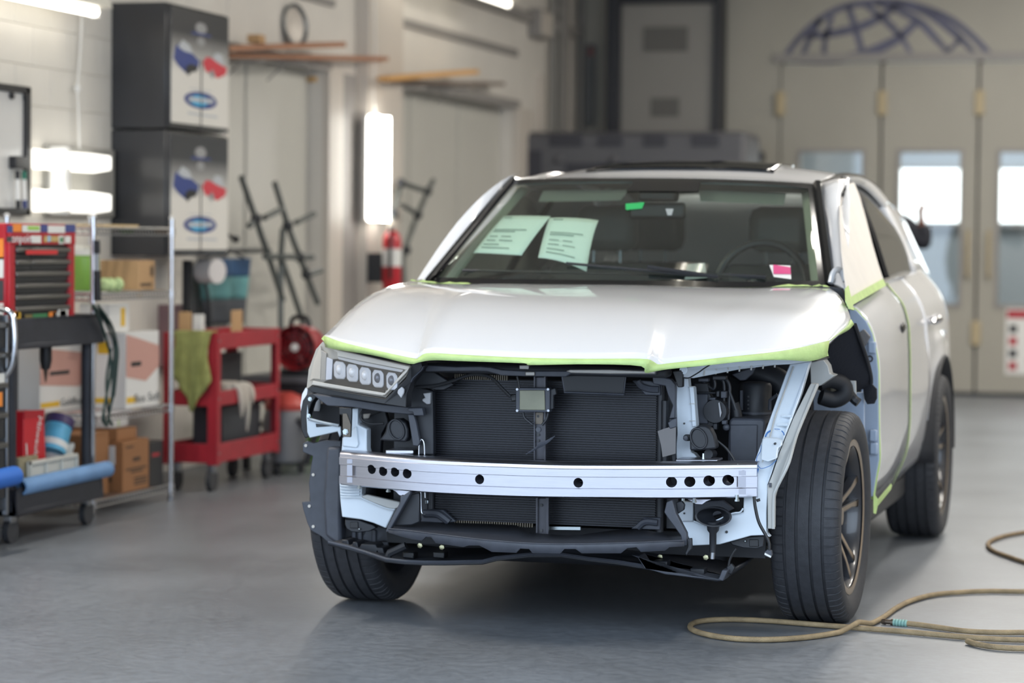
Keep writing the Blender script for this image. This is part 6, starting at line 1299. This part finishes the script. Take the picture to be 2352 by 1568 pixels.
# ---- fan on a dark stand behind the cart
fy = ry1+.45; fc = P(678, 798, y=fy)
fan = thing('shop_fan', 'round red drum fan with a white hub on the dark bench', 'fan', (fc.x, fy+.08, fc.z-.13))
MB().lathe([(.118, 0), (.128, -.02), (.132, .02), (.128, .16), (.12, .17), (.118, .0)], (fc.x, fy, fc.z), (0, 1, 0), 36, caps=False).build('drum', mat('fan_red', (150, 38, 44), .45), fan)
for r in (.035, .055, .075, .095): MB().tube([(fc.x+r*math.cos(t), fy-.005, fc.z+r*math.sin(t)) for t in [2*math.pi*k/32 for k in range(32)]], .002, 5, closed=True).build('guard_ring', m_red, fan)
for k in range(12): t = 2*math.pi*k/12; MB().cyl((fc.x+.03*math.cos(t), fy-.006, fc.z+.03*math.sin(t)), (fc.x+.12*math.cos(t), fy-.002, fc.z+.12*math.sin(t)), .002, 5).build('guard_wire', m_red, fan)
for k in range(5):
    t = 2*math.pi*k/5; A_ = Matrix.Rotation(t, 3, 'Y'); MB().add([A_ @ Vector(v)+Vector((fc.x, fy+.05, fc.z)) for v in ((.02, -.01, -.02), (.105, -.02, -.04), (.11, .02, .03), (.02, .01, .02))], [(0, 1, 2, 3)]).build('blade', m_dark, fan, solid=.003)
MB().lathe([(.024, 0), (.024, .012), (.010, .02)], (fc.x, fy-.002, fc.z), (0, -1, 0), 20).build('hub', m_white, fan)
MB().lathe([(.0, .14), (.12, .14), (.12, .145), (0, .145)], (fc.x, fy, fc.z), (0, 1, 0), 30).build('back_grille', mat('fan_dark_red', (92, 40, 44), .5), fan)
MB().bb(fc.x-.1, fc.x+.1, fy+.01, fy+.13, fc.z-.165, fc.z-.128).build('foot', m_dark, fan, bev=.01)
MB().tube(cr([(fc.x-.06, fy+.08, fc.z+.12), (fc.x-.04, fy+.08, fc.z+.17), (fc.x+.04, fy+.08, fc.z+.17), (fc.x+.06, fy+.08, fc.z+.12)], 12), .014, 8).build('handle', m_black, fan)
bn = thing('steel_bench', 'dark steel bench carrying the red fan behind the cart', 'bench', (fc.x-.05, fy+.2, 0))
bt = fc.z-.166; bx_('top', mat('bench_top', (92, 94, 98), .5), bn, fc.x-.32, fc.x+.22, fy-.05, fy+.5, bt-.04, bt)
for x in (fc.x-.29, fc.x+.19):
    for y in (fy-.02, fy+.47): MB().bb(x-.02, x+.02, y-.02, y+.02, 0, bt-.04).build('leg', m_dark, bn)
bx_('lower_shelf', m_dark, bn, fc.x-.3, fc.x+.2, fy, fy+.46, bt*.45, bt*.45+.02); bx_('apron', m_dark, bn, fc.x-.31, fc.x+.21, fy-.03, fy-.01, bt-.16, bt-.04)
# grey vacuum with red top and a green bin beyond
vx = fc.x+.02; vy = fy-.22; vz = P(660, 940, y=vy).z
vac = thing('shop_vacuum', 'grey shop vacuum with a red top between cart and car', 'vacuum', (vx, vy, 0))
MB().lathe([(.10, .06), (.125, .08), (.13, .28), (.12, vz-.03), (.11, vz)], (vx, vy, 0), (0, 0, 1), 24).build('tank', mat('vacuum_grey', (112, 114, 118), .45), vac)
MB().lathe([(.115, 0), (.12, .03), (.09, .08), (.04, .10)], (vx, vy, vz), (0, 0, 1), 24).build('motor_head', mat('vacuum_red', (176, 66, 58), .45), vac)
MB().tube(cr([(vx+.1, vy-.06, vz-.05), (vx+.19, vy-.05, vz-.12), (vx+.2, vy-.02, .25), (vx+.15, vy-.05, .06)], 18), .022, 10).build('hose', m_black, vac)
for t in (.6, 2.7, 4.7): MB().cyl((vx+.1*math.cos(t)-.012, vy+.1*math.sin(t), .03), (vx+.1*math.cos(t)+.012, vy+.1*math.sin(t), .03), .03, 12).build('caster_wheel', m_rubber, vac)
q = P(700, 985, y=5.6); gb = MB(); gb.lathe([(.13, 0), (.16, q.z+.06), (.165, q.z+.06), (.165, q.z+.09), (.15, q.z+.09), (.12, .02), (0, .02)], (q.x, 5.6, 0), (0, 0, 1), 24, caps=False); gb.build('green_bin', mat('bin_green', (108, 168, 70), .5), None, label='green bin partly hidden by the car beside the vacuum', cat='bin', org=(q.x, 5.6, 0))
# ---- spray-gun station on the wall under the cabinets: white roll, dark post, colourful apron
q = P(472, 622, x=-3.35); rl_ = thing('paper_roll', 'white paper roll on a dark wall post beneath the cabinets', 'roll', (q.x, q.y, P(455, 800, x=-3.35).z))
MB().lathe([(.02, 0), (.07, 0), (.07, .12), (.02, .12)], (q.x-.02, q.y, q.z), (1, -.4, 0), 24).build('roll', mat('roll_white', (206, 202, 200), .7), rl_)
MB().bb(q.x-.1, q.x-.06, q.y-.10, q.y-.04, P(455, 800, x=-3.35).z, q.z+.06).build('post', m_dark, rl_)
MB().tube(cr([(q.x, q.y, q.z-.07), (q.x+.01, q.y+.03, q.z-.2), (q.x, q.y+.05, q.z-.35)], 12), .012, 8).build('hanging_strap', m_dark, rl_)
ay0, ay1 = P(492, 650, x=-3.42).y, P(608, 650, x=-3.42).y; az1, az0 = P(550, 594, x=-3.42).z, P(550, 745, x=-3.42).z
apn = thing('work_apron', 'blue and teal splashed work apron hanging on the wall rail', 'apron', (-3.45, (ay0+ay1)/2, az0))
m_ap = mat('apron_blue', (44, 76, 112), .8, noise=(3, .5)); m_ap2 = mat('apron_teal', (88, 138, 140), .8, noise=(5, .4)); m_ap3 = mat('apron_dark', (62, 66, 72), .8, noise=(5, .3))
for k, (t0, t1, m_) in enumerate(((0, .28, m_ap), (.28, .62, m_ap2), (.62, 1.0, m_ap3))):
    rows = [[Vector((-3.515+.02*math.sin(i*1.1), ay0+(ay1-ay0)*(i/14*(1-.25*(t0+(t1-t0)*j/4)) + .12*(t0+(t1-t0)*j/4)), az1+(az0-az1)*(t0+(t1-t0)*j/4))) for i in range(15)] for j in range(5)]
    MB().grid(rows).build('panel', m_, apn, smooth=60, solid=.012)
MB().tube(cr([(-3.515, ay0+.1, az1), (-3.52, (ay0+ay1)/2, az1+.06), (-3.515, ay1-.1, az1)], 10), .008, 6).build('neck_strap', m_dark, apn)
bar = thing('wall_rail', 'dark horizontal rail on the wall below the cabinets', 'rail', (-3.52, ay0+.3, az1+.01)); MB().cyl((-3.55, P(470, 592, x=-3.55).y, az1+.045), (-3.55, P(620, 590, x=-3.55).y, az1+.045), .014, 10).build('bar', m_dark, bar)
for y in (ay0-.2, ay1+.05): MB().cyl((-3.6, y, az1+.045), (-3.55, y, az1+.045), .01, 8).build('bracket', m_dark, bar)
# fire box left of the towel
q = P(410, 740, x=-3.5); slab('wall_box', 'grey and red box on the wall behind the shelf post', 'box', mat('red_grey_box', (140, 110, 112), .5), -3.6, -3.48, q.y-.06, q.y+.08, q.z-.25, q.z+.1)
# ---- tubular panel stands
m_tubeg = mat('grey_stand_tube', (96, 100, 98), .45, .4)
def stand(name, label, x, segs, knobs, base):
    allp = [P(a, b, x=x) for s_ in segs for a, b in s_]
    t = thing(name, label, 'stand', (x, sum(p.y for p in allp)/len(allp), 0))
    for s_ in segs: MB().tube([P(a, b, x=x+.02*(i % 2)) for i, (a, b) in enumerate(s_)], .019, 8).build('tube', m_tubeg, t)
    for a, b in knobs: MB().ell(P(a, b, x=x+.02), (.035, .04, .035), 10, 8).build('clamp', m_dark, t)
    for a, b in base:
        q_ = P(a, b, x=x); MB().tube([q_, Vector((x+.05, q_.y+.04, .05))], .019, 8).build('leg', m_tubeg, t); MB().ell((x+.05, q_.y+.04, .035), (.03, .03, .035), 10, 8).build('foot', m_black, t)
    return t
stand('panel_stand', 'tall grey tubular panel stand before the panel door beside the black cabinets', -3.42, [[(554, 406), (586, 499), (615, 582), (650, 690)], [(631, 419), (661, 518), (688, 590), (730, 697)], [(650, 526), (645, 590), (672, 668), (699, 750)], [(608, 589), (718, 590)], [(572, 520), (588, 503)], [(607, 500), (647, 480)], [(680, 511), (722, 491)], [(702, 632), (738, 621)], [(645, 590), (645, 745)]], [(588, 502), (661, 518), (688, 590), (704, 630)], [(645, 745), (699, 750)])
stand('panel_stand', 'grey tubular panel stand by the fire extinguisher', -3.42, [[(921, 420), (902, 495), (890, 560)], [(995, 414), (982, 440), (960, 492), (934, 560), (925, 600)], [(921, 420), (982, 440)], [(922, 470), (960, 492)]], [(921, 420), (982, 440), (960, 493), (904, 490), (934, 574)], [(925, 600), (890, 560)])
# ---- fire extinguisher on the pillar
q0, q1 = P(899, 530, x=-3.33), P(899, 700, x=-3.33); ex = thing('fire_extinguisher', 'red fire extinguisher with a white label on the pillar', 'extinguisher', (q1.x, q1.y, q1.z)); hgt = q0.z-q1.z
m_ext = mat('extinguisher_red', (188, 30, 44), .3, coat=.4)
MB().lathe([(.05, 0), (.066, .02), (.066, hgt*.86), (.058, hgt*.94), (.03, hgt)], q1, (0, 0, 1), 24).build('cylinder', m_ext, ex); MB().lathe([(.067, hgt*.52), (.067, hgt*.76)], q1, (0, 0, 1), 24, caps=False).build('label_band', m_white, ex)
MB().lathe([(.024, 0), (.03, .03), (.03, .05), (.012, .07)], q1+Vector((0, 0, hgt)), (0, 0, 1), 16).build('valve', mat('valve_pale', (200, 190, 176), .4), ex)
MB().tube(cr([q1+Vector((0, -.02, hgt+.03)), q1+Vector((.02, -.09, hgt)), q1+Vector((.02, -.1, hgt*.6)), q1+Vector((.02, -.09, hgt*.35))], 14), .012, 8).build('hose', m_black, ex)
MB().bb(-3.5, q1.x-.06, q1.y-.03, q1.y+.03, q1.z+hgt*.3, q1.z+hgt*.7).build('wall_bracket', m_dark, ex)
# ---- lumber resting on wall brackets, with a few odds on top
m_lum = mat('brown_lumber', (158, 112, 84), .7, noise=(3, .15), stretch=(8, .6, 8)); m_lum2 = mat('orange_lumber', (206, 158, 98), .7, noise=(3, .12), stretch=(8, .6, 8)); m_lum3 = mat('weathered_lumber', (122, 108, 98), .7, noise=(3, .15), stretch=(8, .6, 8))
def board(label, m_, p0, p1, x0, x1, h_):
    a, b = P(*p0, x=x0), P(*p1, x=x1); d = (b-a).normalized(); up = Vector((0, 0, h_)); sd = Vector((-.09, 0, 0))
    return MB().prism([a, a+up, a+up+sd, a+sd], b-a).build('lumber_board', m_, None, smooth=None, bev=.003, label=label, cat='board', group='lumber on the wall brackets')
board('long brown board on the brackets next to the black cabinets', m_lum, (528, 133), (893, 140), -3.44, -3.46, .03)
board('shorter brown board tilted on the long brown board', m_lum, (528, 118), (795, 108), -3.34, -3.36, .035)
board('orange board tilted on the brackets above the pillar lamp', m_lum2, (895, 186), (1100, 170), -3.34, -3.36, .035)
board('weathered grey-brown board on the brackets above the pillar lamp', m_lum3, (895, 192), (1160, 197), -3.44, -3.46, .03)
for px_, py_, lb in ((660, 141, 'thin steel bracket holding the brown boards beneath the silver dish'), (560, 138, 'thin steel bracket holding the brown boards next to the cabinet'), (940, 199, 'thin steel bracket holding the orange board next to the pillar'), (1040, 200, 'thin steel bracket holding the orange board above the widest panel door')):
    q = P(px_, py_, x=-3.46); br_ = MB().bb(-3.6, -3.33, q.y-.012, q.y+.012, q.z-.018, q.z-.004).build('shelf_bracket', m_trimd, None, label=lb, cat='bracket', group='lumber brackets', smooth=30)
    MB().tube([(-3.595, q.y, q.z-.12), (-3.48, q.y, q.z-.015)], .006, 6).build('brace', m_trimd, br_)
q = P(592, 104, x=-3.45); slab('small_box', 'small cardboard box standing on the brown lumber boards', 'box', m_card, -3.5, -3.42, q.y-.05, q.y+.05, q.z+.012, P(592, 80, x=-3.45).z)
q = P(675, 58, x=-3.56); ck = thing('round_dish', 'round silver dish standing on edge above the lumber', 'dish', (q.x, q.y, q.z-.14)); axd = Vector((.97, -.22, .08)).normalized()
MB().lathe([(.115, 0), (.135, 0), (.14, .02), (.13, .025), (.115, .012), (.115, 0)], q, axd, 36, caps=False).build('rim', mat('dish_rim', (128, 130, 130), .4, .6), ck); MB().lathe([(.118, .004), (.08, -.004), (.0, -.006)], q, axd, 36, caps=False).build('face', mat('dish_face', (190, 182, 172), .4, .2, noise=(9, .15)), ck)

q = P(728, 187, x=-3.66); cm = thing('door_closer', 'small tan and black bracket at the top of the panel door beside the lumber', 'bracket', (q.x, q.y, q.z-.05)); bx_('arm', mat('tan_arm', (190, 150, 90), .5), cm, -3.698, -3.64, q.y-.1, q.y+.08, q.z-.005, q.z+.025); bx_('block', m_dark, cm, -3.698, -3.64, q.y+.0, q.y+.07, q.z-.06, q.z-.006)
# ---- dark machine in the corner behind the console and the tall framed cabinet behind it
m_mach = mat('dark_machine_grey', (84, 84, 88), .5); m_machd = mat('machine_recess', (50, 50, 58), .5)
MY = 12.15; a, b = P(1186, 302, y=MY), P(1712, 302, y=MY)
mach = thing('equipment_console', 'dark grey equipment console with four black bays behind the car', 'machine', ((a.x+b.x)/2, MY+.35, 0))
bx_('body', m_mach, mach, a.x, b.x, MY+.03, MY+.75, 0.0, a.z, .05)
bx_('front_frame', m_mach, mach, a.x+.02, b.x-.02, MY, MY+.03, .2, a.z-.03, .02)
for x0, x1 in ((1262, 1338), (1373, 1430), (1478, 1530), (1588, 1652)):
    p0, p1 = P(x0, 306, y=MY), P(x1, 336, y=MY); bx_('bay', m_machd, mach, p0.x, p1.x, MY-.012, MY+.001, p1.z, p0.z-.01, .006)
for x in (1284, 1411): MB().ell(P(x, 366, y=MY-.02), (.04, .03, .04)).build('knob', m_mach, mach)
p0, p1 = P(1300, 360, y=MY), P(1640, 380, y=MY); bx_('panel', m_machd, mach, p0.x, p1.x, MY-.01, MY+.001, p1.z-.5, p1.z+.02, .005); p0 = P(1195, 330, y=MY); bx_('side_panel', m_machd, mach, p0.x, P(1245, 330, y=MY).x, MY-.008, MY+.001, .3, P(1245, 345, y=MY).z, .01)
TY = YB-.32; a, b = P(1392, 300, y=TY), P(1652, 300, y=TY)
tall = thing('tall_cabinet', 'tall grey panel cabinet in a heavy black frame behind the console', 'cabinet', ((a.x+b.x)/2, TY+.15, 0))
m_fr = mat('black_frame', (42, 44, 50), .5); m_gp = mat('mid_grey_panel', (138, 135, 130), .5, noise=(1, .06))
xa, xb = a.x, b.x; xi0, xi1 = P(1424, 200, y=TY).x, P(1638, 200, y=TY).x; zt_ = P(1500, 8, y=TY).z
bx_('frame_post', m_fr, tall, xa, xi0, TY-.03, YB, 0, 4.2, .01); bx_('frame_post', m_fr, tall, xi1, xb, TY-.03, YB, 0, 4.2, .01); bx_('frame_header', m_fr, tall, xi0, xi1, TY-.03, YB, zt_, 4.2, .01)
dp_ = bx_('door', m_gp, tall, xi0, xi1, TY+.02, TY+.06, 0, zt_, .01)
for (x0, y0_, x1, y1_) in ((1478, 62, 1580, 118), (1495, 225, 1560, 268)):
    p0, p1 = P(x0, y0_, y=TY+.02), P(x1, y1_, y=TY+.02); g = bx_('grille', mat('grille_grey', (98, 96, 92), .5), dp_, p0.x, p1.x, TY+.012, TY+.021, p1.z, p0.z, .003)
# conduit and boxes in the corner
for px_, r_, lb in ((1270, .03, 'thick grey conduit pipe on the left wall near the corner behind the console'), (1288, .022, 'thin grey conduit pipe beside the thick one in the corner behind the console'), (1333, .03, 'grey conduit pipe on the back wall beside the black frame')):
    q = P(px_, 200, x=-3.54) if px_ < 1300 else P(px_, 200, y=YB-.06); pi_ = MB().cyl((q.x, q.y, 0), (q.x, q.y, 4.38), r_, 10).build('conduit_pipe', mat('conduit_grey', (128, 126, 122), .5), None, label=lb, cat='pipe', group='conduit pipes in the corner behind the console')
    for z in (1.0, 2.2, 3.4): MB().lathe([(r_+.006, -.02), (r_+.006, .02)], (q.x, q.y, z), (0, 0, 1), 10).build('strap', m_trimd, pi_)
q = P(1262, 58, x=-3.5); jb = MB().bb(-3.598, -3.49, q.y-.35, q.y+.1, q.z-.12, q.z+.12).build('junction_box', m_trimd, None, bev=.01, label='grey junction box high on the left wall near the corner', cat='junction box'); bx_('cover', m_trim, jb, -3.49, -3.485, q.y-.32, q.y+.07, q.z-.10, q.z+.10)
q = P(1352, 190, y=YB-.05); db = MB().bb(q.x-.03, q.x+.05, YB-.09, YB-.002, q.z-.4, q.z+.35).build('switch_box', mat('conduit_dark', (92, 94, 96), .5), None, bev=.01, label='dark upright switch box with a dim red light on the back wall', cat='switch box')
MB().ell((q.x+.03, YB-.10, q.z+.28), (.03, .02, .04)).build('alarm_light', mat('dim_red', (130, 84, 84), .5), db)
q = P(1745, 360, y=YB-.047); MB().ell(q, (.05, .05, .06)).build('door_bell', m_dark, None, label='small dark round fitting on the back wall beside the console', cat='fitting')
# ------------------------------------------------------------------ air hoses on the floor
m_hose = mat('tan_braided_hose', (150, 130, 98), .7, noise=(22, .22), bump=(260, .4))
def hose(name, label, pts, zs_=None, n=120):
    c_ = [P(a, b, z=.011) for a, b in pts]; c_ = cr(c_, n)
    return c_
h1 = hose('', '', [(2500, 1352), (2430, 1356), (2352, 1358), (2270, 1357), (2200, 1360), (2140, 1366), (2090, 1380), (2055, 1398), (2030, 1416), (1990, 1436), (1930, 1451), (1860, 1462), (1780, 1468), (1700, 1467), (1640, 1460), (1600, 1450), (1585, 1440), (1594, 1430), (1625, 1424), (1680, 1422), (1760, 1425), (1850, 1432), (1950, 1440), (2040, 1447), (2130, 1455), (2220, 1463), (2300, 1468), (2400, 1471), (2500, 1478)], n=220)
for i, p in enumerate(h1):                                     # where the loop crosses itself the upper strand lifts
    d = min((Vector((p.x, p.y))-Vector((q_.x, q_.y))).length for j, q_ in enumerate(h1) if abs(j-i) > 40)
    if i < 110 and d < .12: p.z += .021*(1-d/.12)
MB().tube(h1, .0095, 10).build('air_hose', m_hose, None, label='tan braided air hose looping in front of the tyre', cat='hose', org=(h1[0].x, h1[0].y, 0))
h2 = cr([P(a, b, z=.011) for a, b in [(2078, 1431), (2110, 1434), (2160, 1441), (2220, 1449), (2290, 1452), (2360, 1452), (2430, 1455), (2475, 1462), (2480, 1478), (2430, 1489), (2352, 1489), (2290, 1486), (2245, 1479), (2222, 1472)]], 100)
for i, p in enumerate(h2):
    d = min((Vector((p.x, p.y))-Vector((q_.x, q_.y))).length for q_ in h1)
    if d < .04: p.z += .021*(1-d/.05)
h2o = thing('air_hose', 'end of a tan air hose with a teal-wrapped brass fitting', 'hose', (h2[0].x, h2[0].y, 0))
MB().tube(h2, .0095, 10).build('hose', m_hose, h2o)
a = h2[0]; dr_ = (h2[0]-h2[3]).normalized()
m_teal = mat('teal_fitting', (128, 168, 158), .5)
MB().tube([a-dr_*.01+dr_*.05*k/9 for k in range(10)], [.014 if k % 2 else .011 for k in range(10)], 12).build('spring_guard', m_teal, h2o)
MB().tube([a+dr_*.036, a+dr_*.05, a+dr_*.05, a+dr_*.07, a+dr_*.07, a+dr_*.085], [.012, .012, .009, .009, .011, .009], 12).build('brass_fitting', mat('dull_brass', (116, 104, 92), .35, .8), h2o)
h3 = cr([P(a, b, z=.011) for a, b in [(2480, 1205), (2400, 1214), (2352, 1222), (2305, 1231), (2274, 1243), (2270, 1254), (2285, 1266), (2320, 1279), (2352, 1290), (2420, 1308)]], 70)
MB().tube(h3, .0095, 10).build('air_hose', mat('dark_tan_hose', (120, 100, 72), .7, noise=(22, .2)), None, label='brown air hose curving on the floor beside the rear tyre', cat='hose', org=(h3[0].x, h3[0].y, 0))
# ------------------------------------------------------------------ the person behind the car
PY = 9.6; e_, h_ = P(2126, 562, y=PY), P(2116, 474, y=PY)
sc_x = P(2050, 520, y=PY).x
def skin(name, pts, edges, rad, m, parent, sub=2):
    me = bpy.data.meshes.new(name); o0 = ORG[parent.name]; me.from_pydata([tuple(Vector(p)-o0) for p in pts], edges, []); me.materials.append(m)
    o = bpy.data.objects.new(name, me); COL.objects.link(o); o.parent = parent; ORG[o.name] = o0
    md = o.modifiers.new('skin', 'SKIN'); md.use_smooth_shade = True
    for i, r in enumerate(rad): me.skin_vertices[0].data[i].radius = (r, r) if not isinstance(r, tuple) else r
    for v in me.skin_vertices[0].data: v.use_root = False
    me.skin_vertices[0].data[0].use_root = True
    s_ = o.modifiers.new('sub', 'SUBSURF'); s_.levels = sub; s_.render_levels = sub; return o
shx = sc_x-.02; cxp = shx-.21
ps = thing('person', 'person in black clothes behind the car with one arm raised', 'person', (cxp, PY, 0))
m_cloth = mat('black_clothes', (22, 23, 32), .85); m_sk = mat('skin_brown', (128, 84, 66), .55); m_hair = mat('dark_hair', (26, 22, 20), .6)
zS = e_.z+.17
body = [(cxp, PY, .95), (cxp, PY, 1.15), (cxp, PY, 1.34), (cxp, PY, 1.47), (cxp, PY-.01, 1.55),
        (cxp+.10, PY, .90), (cxp+.11, PY-.01, .50), (cxp+.115, PY+.02, .09), (cxp+.125, PY-.10, .05),
        (cxp-.10, PY, .90), (cxp-.11, PY-.01, .50), (cxp-.115, PY+.02, .09), (cxp-.125, PY-.10, .05),
        (cxp+.18, PY, zS), (shx+.09, PY, e_.z+.14), tuple(e_), tuple(e_.lerp(h_, .30)), tuple(e_.lerp(h_, .55)),
        (cxp-.18, PY, zS), (cxp-.25, PY+.01, 1.17), (cxp-.24, PY-.08, .93)]
be = [(0, 1), (1, 2), (2, 3), (3, 4), (0, 5), (5, 6), (6, 7), (7, 8), (0, 9), (9, 10), (10, 11), (11, 12), (3, 13), (13, 14), (14, 15), (15, 16), (16, 17), (3, 18), (18, 19), (19, 20)]
skin('body', body, be, [(.20, .15), (.19, .15), (.21, .16), (.15, .12), .06, .125, .085, .06, .045, .125, .085, .06, .045, .10, .10, .085, .066, .050, .10, .075, .05], m_cloth, ps)
hd_c = Vector((cxp, PY-.02, 1.67))
head = MB().ell(hd_c, (.078, .098, .118), 20, 14).build('head', m_sk, ps)
MB().tube([(cxp, PY-.005, 1.50), (cxp, PY-.01, 1.60)], .052, 12).build('neck', m_sk, ps)
MB().ell(hd_c+Vector((0, .018, .028)), (.086, .098, .106), 20, 14).build('hair', m_hair, ps)
for s_ in (-1, 1):
    MB().ell(hd_c+Vector((s_*.03, -.092, .0)), (.012, .008, .008), 8, 6).build('eye', m_white, head); MB().ell(hd_c+Vector((s_*.08, .0, -.005)), (.012, .022, .032), 8, 6).build('ear', m_sk, head)
MB().ell(hd_c+Vector((0, -.104, -.025)), (.013, .018, .022), 8, 6).build('nose', m_sk, head); MB().ell(hd_c+Vector((0, -.092, -.062)), (.026, .008, .007), 8, 6).build('mouth', mat('lips', (120, 66, 60), .5), head)
def hand(c0, up, right, parent, m_):
    """palm, four bent fingers of different length and a thumb from the side of the palm, as one mesh"""
    u = Vector(up).normalized(); r = Vector(right); r = (r-u*r.dot(u)).normalized(); n_ = u.cross(r)
    R3 = Matrix((r, n_, u)).transposed(); b = MB(); b.ell(c0, (.043, .02, .052), 16, 10, R3); b.tube([c0-u*.075, c0-u*.02], [.027, .03], 12)
    for o_, l in ((-.033, .066), (-.011, .078), (.011, .072), (.032, .056)):
        q = [c0+u*.03+r*o_, c0+u*(.045+l*.4)+r*o_*1.08+n_*.004, c0+u*(.045+l*.75)+r*o_*1.1+n_*.016, c0+u*(.04+l*.9)+r*o_*1.1+n_*.034]
        b.tube(cr(q, 10), [.011, .011, .0108, .0105, .0103, .01, .0095, .009, .008, .005], 8)
    q = [c0-r*.03-u*.02, c0-r*.052+u*.005+n_*.006, c0-r*.058+u*.03+n_*.016, c0-r*.05+u*.05+n_*.024]
    b.tube(cr(q, 9), [.015, .0145, .0135, .013, .012, .0115, .011, .009, .005], 8)
    return b.build('hand', m_, parent, smooth=60)
hand(P(2116, 505, y=PY), (h_-e_), Vector((.5, -1, 0)), ps, m_sk); hand(Vector((cxp-.235, PY-.11, .86)), (0, -.2, -1), Vector((0, -1, .2)), ps, m_sk)
for s_ in (1, -1):
    MB().prism([(cxp+s_*.12+dx, PY+dy, .0) for dx, dy in ((-.045, .07), (.045, .07), (.05, -.10), (.03, -.19), (-.03, -.19), (-.05, -.10))], (0, 0, .07)).build('shoe', m_black, ps, bev=.02)
